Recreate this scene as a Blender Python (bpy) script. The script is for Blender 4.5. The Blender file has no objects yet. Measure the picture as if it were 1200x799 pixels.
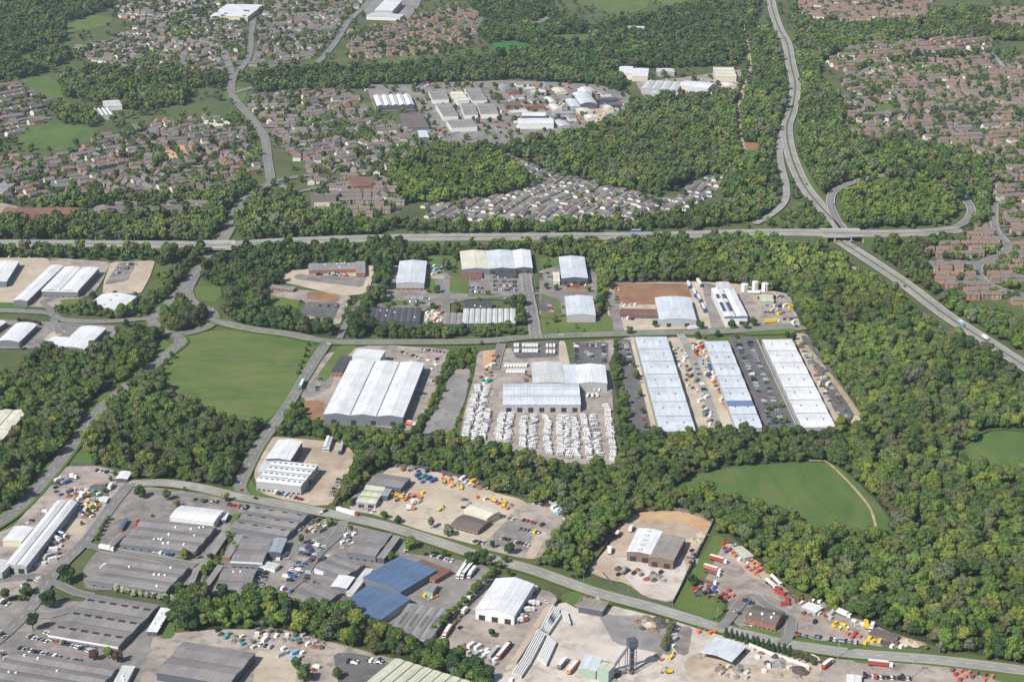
import bpy, math, random
import numpy as np
from mathutils import Vector, Matrix
random.seed(7); np.random.seed(7)
SC = bpy.context.scene
COL = SC.collection
R = math.radians
# ---------------------------------------------------------------- camera, sky, sun, exposure
CH, FPX, PITCH = 600.0, 2100.0, 20.85           # height (m), focal length in px of a 1200 px wide frame, tilt below the horizon
cam_d = bpy.data.cameras.new('aerial_camera'); cam = bpy.data.objects.new('aerial_camera', cam_d); COL.objects.link(cam)
cam.location = (0, 0, CH); cam.rotation_euler = (R(90 - PITCH), 0, 0)
cam_d.sensor_width = 36; cam_d.lens = FPX / 1200 * 36; cam_d.clip_start = 5; cam_d.clip_end = 40000
SC.camera = cam
SUN_EL, SUN_AZ = 44.0, 223.0                    # azimuth clockwise from +Y (view direction)
w = bpy.data.worlds.new('World'); SC.world = w; w.use_nodes = True
nt = w.node_tree; bg = nt.nodes['Background']
sky = nt.nodes.new('ShaderNodeTexSky'); sky.sky_type = 'NISHITA'; sky.sun_disc = False
sky.sun_elevation = R(SUN_EL); sky.sun_rotation = R(SUN_AZ); sky.air_density = 1.0; sky.dust_density = 1.2
nt.links.new(sky.outputs[0], bg.inputs[0]); bg.inputs[1].default_value = 0.085
sl = bpy.data.lights.new('sun', 'SUN'); sl.energy = 4.9; sl.angle = R(0.5); sl.color = (1.0, 0.95, 0.87)
so = bpy.data.objects.new('sun', sl); COL.objects.link(so)
sd = Vector((math.sin(R(SUN_AZ)) * math.cos(R(SUN_EL)), math.cos(R(SUN_AZ)) * math.cos(R(SUN_EL)), math.sin(R(SUN_EL))))
so.rotation_euler = sd.to_track_quat('Z', 'Y').to_euler(); so.location = sd * 300
SC.view_settings.view_transform = 'Standard'; SC.view_settings.look = 'None'
SC.view_settings.exposure = 0.37; SC.view_settings.gamma = 1.0; SC.view_settings.use_curve_mapping = False
SC.cycles.max_bounces = 4; SC.cycles.diffuse_bounces = 2; SC.cycles.glossy_bounces = 2
SC.cycles.transparent_max_bounces = 4; SC.cycles.volume_bounces = 0
# ---------------------------------------------------------------- pixel <-> world
cp, sp = math.cos(R(PITCH)), math.sin(R(PITCH))
def W(x, y, z=0.0):
    dx, dy = (x - 600) / FPX, (399.5 - y) / FPX
    d = (dx, cp + dy * sp, -sp + dy * cp)
    t = (z - CH) / d[2]
    return Vector((d[0] * t, d[1] * t, z))
def P(v):
    x, y, z = v[0], v[1], v[2] - CH
    f = y * cp - z * sp; u = y * sp + z * cp
    return 600 + FPX * x / f, 399.5 - FPX * u / f
# ---------------------------------------------------------------- materials
MATS = {}
def noisemat(name, c1, c2, scale=0.05, rough=0.9, c3=None, scale2=None, mix2=0.5, rand=0.0, coords='Object', metallic=0.0, stretch=(1, 1, 1), ramp=(0.35, 0.65), spec=0.3, bump=0.0, c4=None):
    if name in MATS: return MATS[name]
    m = bpy.data.materials.new(name); m.use_nodes = True; t = m.node_tree; N = t.nodes; L = t.links
    b = N['Principled BSDF']; b.inputs['Roughness'].default_value = rough; b.inputs['Metallic'].default_value = metallic
    b.inputs['Specular IOR Level'].default_value = spec
    tc = N.new('ShaderNodeTexCoord'); mp = N.new('ShaderNodeMapping'); mp.inputs['Scale'].default_value = stretch
    L.new(tc.outputs[coords], mp.inputs[0])
    oi = N.new('ShaderNodeObjectInfo')
    if rand or coords == 'Object':
        ml = N.new('ShaderNodeMath'); ml.operation = 'MULTIPLY'; ml.inputs[1].default_value = 537.0; L.new(oi.outputs['Random'], ml.inputs[0])
        cx = N.new('ShaderNodeCombineXYZ'); L.new(ml.outputs[0], cx.inputs[2]); L.new(cx.outputs[0], mp.inputs['Location'])
    n = N.new('ShaderNodeTexNoise'); n.inputs['Scale'].default_value = scale; n.inputs['Detail'].default_value = 5; n.inputs['Roughness'].default_value = 0.62
    L.new(mp.outputs[0], n.inputs[0])
    r = N.new('ShaderNodeValToRGB'); r.color_ramp.elements[0].position = ramp[0]; r.color_ramp.elements[1].position = ramp[1]
    r.color_ramp.elements[0].color = (*c1, 1); r.color_ramp.elements[1].color = (*c2, 1)
    L.new(n.outputs[0], r.inputs[0]); out = r.outputs[0]
    if c3:
        n2 = N.new('ShaderNodeTexNoise'); n2.inputs['Scale'].default_value = scale2 or scale * 6; n2.inputs['Detail'].default_value = 4
        L.new(mp.outputs[0], n2.inputs[0])
        r2 = N.new('ShaderNodeValToRGB'); r2.color_ramp.elements[0].position = 0.5; r2.color_ramp.elements[1].position = 0.68
        r2.color_ramp.elements[0].color = (0, 0, 0, 1); r2.color_ramp.elements[1].color = (mix2,) * 3 + (1,)
        L.new(n2.outputs[0], r2.inputs[0]); mx = N.new('ShaderNodeMixRGB'); L.new(r2.outputs[0], mx.inputs[0]); L.new(out, mx.inputs[1]); mx.inputs[2].default_value = (*c3, 1)
        out = mx.outputs[0]
    if c4:
        n3 = N.new('ShaderNodeTexVoronoi'); n3.inputs['Scale'].default_value = scale * 1.7
        L.new(mp.outputs[0], n3.inputs[0]); gt = N.new('ShaderNodeMath'); gt.operation = 'GREATER_THAN'; gt.inputs[1].default_value = 0.62
        sx = N.new('ShaderNodeSeparateXYZ'); L.new(n3.outputs['Color'], sx.inputs[0]); L.new(sx.outputs[0], gt.inputs[0])
        mx = N.new('ShaderNodeMixRGB'); L.new(gt.outputs[0], mx.inputs[0]); L.new(out, mx.inputs[1]); mx.inputs[2].default_value = (*c4, 1); out = mx.outputs[0]
    if rand:
        hs = N.new('ShaderNodeHueSaturation'); mr = N.new('ShaderNodeMapRange'); mr.inputs[3].default_value = 1 - rand; mr.inputs[4].default_value = 1 + rand
        L.new(oi.outputs['Random'], mr.inputs[0]); L.new(mr.outputs[0], hs.inputs['Value']); L.new(out, hs.inputs['Color']); out = hs.outputs[0]
    L.new(out, b.inputs['Base Color'])
    if bump:
        bp = N.new('ShaderNodeBump'); bp.inputs['Strength'].default_value = 1.0; bp.inputs['Distance'].default_value = bump
        L.new(n.outputs[0], bp.inputs['Height']); L.new(bp.outputs[0], b.inputs['Normal'])
    MATS[name] = m; return m
def sheetmat(name, c, c2=None, period=6.0, axis='X', rough=0.55, line=0.8, rand=0.0, dirt=0.5):
    """profiled roof sheeting: faint sheet joints along the slope, weather streaks, stains"""
    if name in MATS: return MATS[name]
    c2 = c2 or tuple(k * 0.8 for k in c)
    m = bpy.data.materials.new(name); m.use_nodes = True; t = m.node_tree; N = t.nodes; L = t.links
    b = N['Principled BSDF']; b.inputs['Roughness'].default_value = rough; b.inputs['Specular IOR Level'].default_value = 0.35
    tc = N.new('ShaderNodeTexCoord'); oi = N.new('ShaderNodeObjectInfo')
    ml = N.new('ShaderNodeMath'); ml.operation = 'MULTIPLY'; ml.inputs[1].default_value = 313.0; L.new(oi.outputs['Random'], ml.inputs[0])
    cx = N.new('ShaderNodeCombineXYZ'); L.new(ml.outputs[0], cx.inputs[2])
    mp = N.new('ShaderNodeMapping'); L.new(tc.outputs['Object'], mp.inputs[0]); L.new(cx.outputs[0], mp.inputs['Location'])
    mp.inputs['Scale'].default_value = (1, 0.12, 1) if axis == 'X' else (0.12, 1, 1)
    n = N.new('ShaderNodeTexNoise'); n.inputs['Scale'].default_value = 0.55; n.inputs['Detail'].default_value = 6; n.inputs['Roughness'].default_value = 0.7; L.new(mp.outputs[0], n.inputs[0])
    r = N.new('ShaderNodeValToRGB'); r.color_ramp.elements[0].position = 0.3; r.color_ramp.elements[1].position = 0.62
    r.color_ramp.elements[0].color = (*c2, 1); r.color_ramp.elements[1].color = (*c, 1); L.new(n.outputs[0], r.inputs[0])
    n2 = N.new('ShaderNodeTexNoise'); n2.inputs['Scale'].default_value = 0.07; n2.inputs['Detail'].default_value = 5; L.new(tc.outputs['Object'], n2.inputs[0])
    r2 = N.new('ShaderNodeValToRGB'); r2.color_ramp.elements[0].position = 0.3; r2.color_ramp.elements[1].position = 0.6
    r2.color_ramp.elements[0].color = (1 - dirt * .45,) * 3 + (1,); r2.color_ramp.elements[1].color = (1, 1, 1, 1); L.new(n2.outputs[0], r2.inputs[0])
    mm = N.new('ShaderNodeMixRGB'); mm.blend_type = 'MULTIPLY'; mm.inputs[0].default_value = 1; L.new(r.outputs[0], mm.inputs[1]); L.new(r2.outputs[0], mm.inputs[2])
    sx = N.new('ShaderNodeSeparateXYZ'); L.new(tc.outputs['Object'], sx.inputs[0])
    def lines(src, per, wd):
        a = N.new('ShaderNodeMath'); a.operation = 'DIVIDE'; a.inputs[1].default_value = per; L.new(src, a.inputs[0])
        f = N.new('ShaderNodeMath'); f.operation = 'FRACT'; L.new(a.outputs[0], f.inputs[0])
        g = N.new('ShaderNodeMath'); g.operation = 'LESS_THAN'; g.inputs[1].default_value = wd / per; L.new(f.outputs[0], g.inputs[0]); return g.outputs[0]
    l1 = lines(sx.outputs[0], period, 0.35); l2 = lines(sx.outputs[1], period * 1.37, 0.3)
    mx = N.new('ShaderNodeMath'); mx.operation = 'MAXIMUM'; L.new(l1, mx.inputs[0]); L.new(l2, mx.inputs[1])
    m3 = N.new('ShaderNodeMixRGB'); m3.blend_type = 'MULTIPLY'; L.new(mx.outputs[0], m3.inputs[0]); L.new(mm.outputs[0], m3.inputs[1]); m3.inputs[2].default_value = (line, line, line, 1)
    L.new(m3.outputs[0], b.inputs['Base Color'])
    MATS[name] = m; return m
def flat(name, c, rough=0.6, metallic=0.0, spec=0.4): 
    return noisemat(name, tuple(k * 0.85 for k in c), c, 0.8, rough, metallic=metallic, spec=spec)
G = {}
G['base'] = noisemat('rough_grass', (0.056, 0.078, 0.028), (0.095, 0.118, 0.040), 0.02, c3=(0.10, 0.10, 0.045), scale2=0.11, mix2=0.7)
G['grass'] = noisemat('mown_grass', (0.068, 0.118, 0.026), (0.098, 0.145, 0.036), 0.018, c3=(0.12, 0.16, 0.045), scale2=0.12, mix2=0.5)
G['field'] = noisemat('field_grass', (0.056, 0.108, 0.026), (0.086, 0.140, 0.034), 0.045, c3=(0.125, 0.145, 0.048), scale2=0.06, mix2=0.6, stretch=(1, .35, 1))
G['fieldy'] = noisemat('yellowing_field_grass', (0.068, 0.118, 0.026), (0.112, 0.150, 0.038), 0.05, c3=(0.14, 0.14, 0.06), scale2=0.11, mix2=0.65, stretch=(.4, 1, 1))
G['dry'] = noisemat('dry_field_grass', (0.075, 0.118, 0.028), (0.108, 0.150, 0.038), 0.03, c3=(0.13, 0.14, 0.055), scale2=0.09, mix2=0.6)
G['pitch'] = noisemat('sports_pitch', (0.02, 0.13, 0.03), (0.03, 0.16, 0.04), 0.05)
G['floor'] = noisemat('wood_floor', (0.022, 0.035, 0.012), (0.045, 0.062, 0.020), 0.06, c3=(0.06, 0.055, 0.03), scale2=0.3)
G['scrub'] = noisemat('scrub_ground', (0.045, 0.075, 0.022), (0.085, 0.12, 0.035), 0.08, c3=(0.13, 0.11, 0.06), scale2=0.25, mix2=0.8)
G['garden'] = noisemat('gardens', (0.055, 0.082, 0.03), (0.10, 0.120, 0.05), 0.05, c3=(0.17, 0.155, 0.13), scale2=0.08, mix2=0.8, c4=(0.12, 0.12, 0.10))
G['park'] = noisemat('park_ground', (0.17, 0.16, 0.14), (0.26, 0.25, 0.23), 0.06, c3=(0.09, 0.12, 0.045), scale2=0.09, mix2=0.8)
G['tar'] = noisemat('yard_tarmac', (0.145, 0.136, 0.130), (0.23, 0.215, 0.20), 0.04, c3=(0.30, 0.265, 0.235), scale2=0.12, mix2=0.75)
G['dark'] = noisemat('dark_tarmac', (0.085, 0.085, 0.09), (0.125, 0.122, 0.122), 0.04, c3=(0.19, 0.18, 0.17), scale2=0.2, mix2=0.45)
G['pink'] = noisemat('worn_yard', (0.24, 0.205, 0.182), (0.38, 0.33, 0.29), 0.04, c3=(0.14, 0.125, 0.115), scale2=0.12, mix2=0.7)
G['conc'] = noisemat('concrete_yard', (0.41, 0.365, 0.325), (0.56, 0.505, 0.455), 0.04, c3=(0.24, 0.22, 0.20), scale2=0.11, mix2=0.65)
G['sand'] = noisemat('sandy_yard', (0.33, 0.255, 0.19), (0.46, 0.385, 0.31), 0.03, c3=(0.26, 0.21, 0.16), scale2=0.10, mix2=0.7)
G['tan'] = noisemat('tan_hardstanding', (0.38, 0.31, 0.235), (0.48, 0.42, 0.34), 0.03, c3=(0.28, 0.23, 0.19), scale2=0.12, mix2=0.6)
G['orange'] = noisemat('orange_sand', (0.42, 0.25, 0.13), (0.50, 0.35, 0.21), 0.06)
G['red'] = noisemat('red_soil', (0.20, 0.095, 0.055), (0.29, 0.16, 0.09), 0.05, c3=(0.20, 0.17, 0.10), scale2=0.12, mix2=0.7)
G['grey'] = noisemat('grey_gravel', (0.19, 0.18, 0.178), (0.27, 0.255, 0.25), 0.05, c3=(0.13, 0.13, 0.115), scale2=0.15, mix2=0.6)
G['road'] = noisemat('road_asphalt', (0.145, 0.142, 0.138), (0.195, 0.19, 0.182), 0.03, c3=(0.24, 0.23, 0.215), scale2=0.09, mix2=0.4)
G['roadl'] = noisemat('pale_road_asphalt', (0.235, 0.225, 0.21), (0.31, 0.30, 0.28), 0.03, c3=(0.18, 0.175, 0.165), scale2=0.09, mix2=0.5)
G['path'] = noisemat('dirt_path', (0.27, 0.22, 0.13), (0.38, 0.32, 0.21), 0.1)
G['pave'] = noisemat('pavement_slabs', (0.22, 0.21, 0.19), (0.29, 0.28, 0.26), 0.08)
G['line'] = flat('road_paint', (0.75, 0.75, 0.72))
RF = {}
for nm, c, kw in [('white', (0.70, 0.712, 0.73), dict(line=.78, dirt=.4)), ('bluewhite', (0.58, 0.625, 0.68), dict(line=.76, dirt=.45)), ('pale', (0.56, 0.57, 0.57), dict(line=.75, dirt=.4)),
                  ('grey', (0.238, 0.224, 0.222), dict(line=.8, rough=.85, dirt=.7)), ('midgrey', (0.27, 0.26, 0.255), dict(line=.75, rough=.8, dirt=.6)), ('dark', (0.075, 0.078, 0.088), dict(line=.7, rough=.7)),
                  ('slots', (0.17, 0.175, 0.19), dict(line=.4, period=5)), ('blue', (0.100, 0.160, 0.27), dict(line=.7, dirt=.5)), ('cream', (0.66, 0.625, 0.52), dict(line=.8, dirt=.4)), ('palegreen', (0.55, 0.565, 0.43), dict(line=.6, dirt=.4)),
                  ('brown', (0.15, 0.125, 0.115), dict(line=.85, rough=.9)), ('redbrown', (0.20, 0.105, 0.08), dict(line=.85, rough=.9)), ('steel', (0.30, 0.335, 0.37), dict(line=.85)), ('rust', (0.29, 0.265, 0.235), dict(line=.7, rough=.8, dirt=.7))]:
    RF[nm] = sheetmat('roof_sheeting_' + nm, c, **kw)
WL = {'grey': flat('cladding_grey', (0.36, 0.37, 0.385)), 'white': flat('cladding_white', (0.66, 0.66, 0.65)), 'brick': noisemat('brick_red', (0.22, 0.09, 0.055), (0.31, 0.15, 0.10), 0.6),
      'brown': noisemat('brick_brown', (0.15, 0.10, 0.075), (0.21, 0.15, 0.115), 0.6), 'blue': flat('cladding_blue', (0.10, 0.17, 0.33)), 'green': flat('cladding_green', (0.30, 0.40, 0.33)),
      'cream': flat('render_cream', (0.58, 0.53, 0.42)), 'dark': flat('cladding_dark', (0.085, 0.095, 0.125)), 'steel': flat('cladding_steel', (0.155, 0.17, 0.20))}
DOOR = flat('door_dark', (0.03, 0.033, 0.04)); GLASS = flat('window_glass', (0.02, 0.025, 0.035), 0.15, spec=0.6)
LIGHTS = {'tan': flat('rooflight_tan', (0.30, 0.285, 0.235)), 'dark': flat('rooflight_grimy', (0.13, 0.13, 0.125)), 'pale': flat('rooflight_pale', (0.60, 0.60, 0.55)), 'white': flat('vent_white', (0.8, 0.8, 0.8)), 'solar': flat('solar_cell', (0.02, 0.03, 0.07), 0.2)}
TYRE = flat('tyre_rubber', (0.02, 0.02, 0.02), 0.9)
KERB = flat('kerb_concrete', (0.42, 0.41, 0.39), 0.9)
# ---------------------------------------------------------------- mesh builder
class MB:
    def __init__(s): s.v = []; s.f = []; s.m = []
    def add(s, vs, fs, m=0):
        b = len(s.v); s.v += [tuple(q) for q in vs]; s.f += [tuple(b + i for i in f) for f in fs]; s.m += [m] * len(fs) if isinstance(m, int) else m; return s
    def box(s, x0, x1, y0, y1, z0, z1, m=0, tx=0, ty=0):
        vs = [(x0, y0, z0), (x1, y0, z0), (x1, y1, z0), (x0, y1, z0), (x0 + tx, y0 + ty, z1), (x1 - tx, y0 + ty, z1), (x1 - tx, y1 - ty, z1), (x0 + tx, y1 - ty, z1)]
        return s.add(vs, [(0, 3, 2, 1), (4, 5, 6, 7), (0, 1, 5, 4), (1, 2, 6, 5), (2, 3, 7, 6), (3, 0, 4, 7)], m)
    def prism(s, prof, a0, a1, axis='y', m=0):
        """closed profile [(t,z)...] extruded along the axis"""
        k = len(prof)
        vs = [((t, a0, z) if axis == 'y' else (a0, t, z)) for t, z in prof] + [((t, a1, z) if axis == 'y' else (a1, t, z)) for t, z in prof]
        return s.add(vs, [tuple(range(k)), tuple(range(2 * k - 1, k - 1, -1))] + [(i, i + k, (i + 1) % k + k, (i + 1) % k) for i in range(k)], m)
    def cyl(s, p0, p1, r0, r1=None, n=8, m=0, caps=True):
        r1 = r0 if r1 is None else r1; p0 = Vector(p0); p1 = Vector(p1); d = (p1 - p0).normalized()
        a = d.orthogonal().normalized(); b = d.cross(a); vs = []
        for p, r in ((p0, r0), (p1, r1)):
            vs += [p + (a * math.cos(2 * math.pi * i / n) + b * math.sin(2 * math.pi * i / n)) * r for i in range(n)]
        fs = [(i, (i + 1) % n, (i + 1) % n + n, i + n) for i in range(n)]
        if caps: fs += [tuple(range(n - 1, -1, -1)), tuple(range(n, 2 * n))]
        return s.add(vs, fs, m)
    def mesh(s, name, mats):
        me = bpy.data.meshes.new(name); me.from_pydata(s.v, [], s.f)
        for k in mats: me.materials.append(k)
        if len(mats) > 1: me.polygons.foreach_set('material_index', s.m)
        me.update(); return me
def obj(name, me, parent=None, loc=(0, 0, 0), rz=0.0):
    o = bpy.data.objects.new(name, me); COL.objects.link(o); o.location = loc; o.rotation_euler = (0, 0, rz)
    if parent: o.parent = parent
    return o
def part(name, mb, mats, parent): return obj(name, mb.mesh(name, mats if isinstance(mats, list) else [mats]), parent)
def tag(o, label=None, cat=None, group=None, kind=None):
    if label: o['label'] = label
    if cat: o['category'] = cat
    if group: o['group'] = group
    if kind: o['kind'] = kind
    return o
ONES = ['', 'first', 'second', 'third', 'fourth', 'fifth', 'sixth', 'seventh', 'eighth', 'ninth', 'tenth', 'eleventh', 'twelfth', 'thirteenth', 'fourteenth', 'fifteenth', 'sixteenth', 'seventeenth', 'eighteenth', 'nineteenth']
TENS = ['', '', 'twent', 'thirt', 'fort', 'fift', 'sixt', 'sevent', 'eight', 'ninet']
def ordw(n):
    if n >= 100: return 'hundred-and-' + ordw(n - 100) if n > 100 else 'hundredth'
    if n < 20: return ONES[n]
    return TENS[n // 10] + ('ieth' if n % 10 == 0 else 'y-' + ONES[n % 10])
REG = {}
def reg(o, phrase, place, cat, group=None, axis='x'):
    o['category'] = cat; REG.setdefault((phrase, place), []).append((o, axis))
    o['group'] = group or place
def finish_labels():
    for (phrase, place), L in REG.items():
        if len(L) == 1: L[0][0]['label'] = f'{phrase} {place}'; continue
        ax = L[0][1]; L.sort(key=lambda q: P(q[0].location)[0] if ax == 'x' else P(q[0].location)[1])
        for i, (o, _) in enumerate(L):
            o['label'] = f'{ordw(i+1)} {phrase} from the {"left" if ax == "x" else "back"} {place}' if i else f'{"leftmost" if ax == "x" else "rearmost"} {phrase} {place}'
    for o in COL.objects:
        s = str(o.get('label', ''))
        while len(s.split()) > 16 and ' the ' in s: s = s.replace(' the ', ' ', 1)
        if s: o['label'] = s
# ---------------------------------------------------------------- flat sheets
def inpoly(px, py, poly):
    px = np.asarray(px); py = np.asarray(py); c = np.zeros(px.shape, bool); n = len(poly); j = n - 1
    for i in range(n):
        xi, yi = poly[i][0], poly[i][1]; xj, yj = poly[j][0], poly[j][1]
        if yi != yj:
            k = ((yi > py) != (yj > py)) & (px < (xj - xi) * (py - yi) / (yj - yi) + xi); c ^= k
        j = i
    return c
ZL = [0.0]
SHEETS = []      # (poly world xy, z)
CLEAR = []       # polygons where no wood tree stands
def sheet(name, pts, mat, clear=True, label=None, round_=1, z=None):
    w_ = [W(x, y, 0) for x, y in pts]
    for _ in range(round_):                       # soften corners (Chaikin)
        q = []
        for i in range(len(w_)):
            a, b = w_[i], w_[(i + 1) % len(w_)]
            k = min(0.25, 4 / max((b - a).length, 1)); q += [a.lerp(b, k), b.lerp(a, k)]
        w_ = q
    ZL[0] += 0.006; zz = ZL[0]
    ar = sum(w_[i].x * w_[(i + 1) % len(w_)].y - w_[(i + 1) % len(w_)].x * w_[i].y for i in range(len(w_)))
    if ar < 0: w_.reverse()
    me = bpy.data.meshes.new(name); me.from_pydata([(p.x, p.y, zz) for p in w_], [], [tuple(range(len(w_)))]); me.materials.append(G[mat]); me.update()
    o = obj(name, me); tag(o, kind='structure')
    poly = [(p.x, p.y) for p in w_]; SHEETS.append((poly, zz))
    if clear: CLEAR.append(poly)
    return o
def smooth_line(pts, step=7.0):
    q = [Vector(p) for p in pts]; out = []
    for i in range(len(q) - 1):
        p0 = q[i - 1] if i else q[0] * 2 - q[1]; p1, p2 = q[i], q[i + 1]; p3 = q[i + 2] if i + 2 < len(q) else q[-1] * 2 - q[-2]
        n = max(1, int((p2 - p1).length / step))
        for k in range(n):
            t = k / n; out.append(0.5 * ((2 * p1) + (p2 - p0) * t + (2 * p0 - 5 * p1 + 4 * p2 - p3) * t * t + (3 * p1 - p0 - 3 * p2 + p3) * t ** 3))
    out.append(q[-1]); return out
def offs(line, d):
    o = []
    for i, p in enumerate(line):
        a = line[max(0, i - 1)]; b = line[min(len(line) - 1, i + 1)]; t = (b - a); t.z = 0; t.normalize()
        o.append(Vector((p.x - t.y * d, p.y + t.x * d, p.z)))
    return o
def ribbon(mb, line, d0, d1, dz, m=0):
    a = offs(line, d0); b = offs(line, d1); vs = []
    for p, q in zip(a, b): vs += [(p.x, p.y, p.z + dz), (q.x, q.y, q.z + dz)]
    f = [(2 * i, 2 * i + 1, 2 * i + 3, 2 * i + 2) for i in range(len(a) - 1)]
    if d1 > d0: f = [tuple(reversed(k)) for k in f]
    mb.add(vs, f, m)
ROADL = []
LINES = MB(); KERBS = MB()
def dashes(line, d, dz, dash=4, gap=6, wd=0.22):
    acc = 0.0; on = True; seg = [line[0]]
    fine = []
    for i in range(len(line) - 1):
        n = max(1, int((line[i + 1] - line[i]).length / 2)); fine += [line[i].lerp(line[i + 1], k / n) for k in range(n)]
    i = 0; st = int(dash / 2); gp = int(gap / 2)
    while i + st < len(fine):
        ribbon(LINES, fine[i:i + st + 1], d - wd / 2, d + wd / 2, dz); i += st + gp
def road(name, pts, width, mat='road', marks='dash', kerb=True, verge=0, pave=0, clear=2.0):
    line = smooth_line([W(*p) if len(p) == 2 else W(p[0], p[1], p[2]) for p in pts])
    if verge:
        ZL[0] += 0.006; mb = MB(); ribbon(mb, line, -width / 2 - verge, width / 2 + verge, ZL[0]); o = obj('road_verge', mb.mesh('road_verge', [G['grass']])); tag(o, kind='structure')
    if pave:
        ZL[0] += 0.006; mb = MB(); ribbon(mb, line, -width / 2 - pave, width / 2 + pave, ZL[0] + .05); o = obj('pavement', mb.mesh('pavement', [G['pave']])); tag(o, kind='structure')
        ZL[0] += 0.06
    ZL[0] += 0.006; zz = ZL[0]; mb = MB(); ribbon(mb, line, -width / 2, width / 2, zz)
    o = obj(name, mb.mesh(name, [G[mat]])); tag(o, kind='structure')
    ROADL.append((np.array([(p.x, p.y) for p in line]), width / 2 + clear, zz, width / 2))
    if marks == 'dash': dashes(line, 0, zz + 0.01)
    if marks == 'dual' and width > 12:
        md = MB(); ribbon(md, line, -1.1, 1.1, zz + .012); tag(obj('central_reservation', md.mesh('central_reservation', [G['base']])), kind='structure')
    if marks == 'edge' or marks == 'dual':
        for d in (-width / 2 + .5, width / 2 - .5): ribbon(LINES, line, d - .12, d + .12, zz + .01)
        dashes(line, 0, zz + .01)
    if kerb: KJ.append((line, width, zz, len(ROADL) - 1))
    return line
KJ = []
def build_kerbs():
    for line0, width, zz, me_ in KJ:
        run = []; runs = []
        for p in line0:
            hit = any(k != me_ and np.min((r_[0][:, 0] - p.x) ** 2 + (r_[0][:, 1] - p.y) ** 2) < (r_[3] + width / 2 + 1) ** 2 for k, r_ in enumerate(ROADL))
            if hit:
                if len(run) > 1: runs.append(run)
                run = []
            else: run.append(p)
        if len(run) > 1: runs.append(run)
        for line in runs:
          for d in (-width / 2, width / 2):
            ribbon(KERBS, line, d - .15, d + .15, zz + .12)
            for e, sg in ((d - .15, -1), (d + .15, 1)):
                q = offs(line, e); vs = []
                for p in q: vs += [(p.x, p.y, p.z + zz + .12), (p.x, p.y, p.z + zz - .05)]
                KERBS.add(vs, [(2*i, 2*i+2, 2*i+3, 2*i+1) for i in range(len(q)-1)])
def gz(x, y):
    z = 0.0
    for poly, zz in SHEETS:
        if zz > z and abs(poly[0][0] - x) < 900 and inpoly(x, y, poly): z = zz
    for arr, _, zz, hw in ROADL:
        if zz > z and np.min((arr[:, 0] - x) ** 2 + (arr[:, 1] - y) ** 2) < hw * hw: z = zz
    return z
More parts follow.
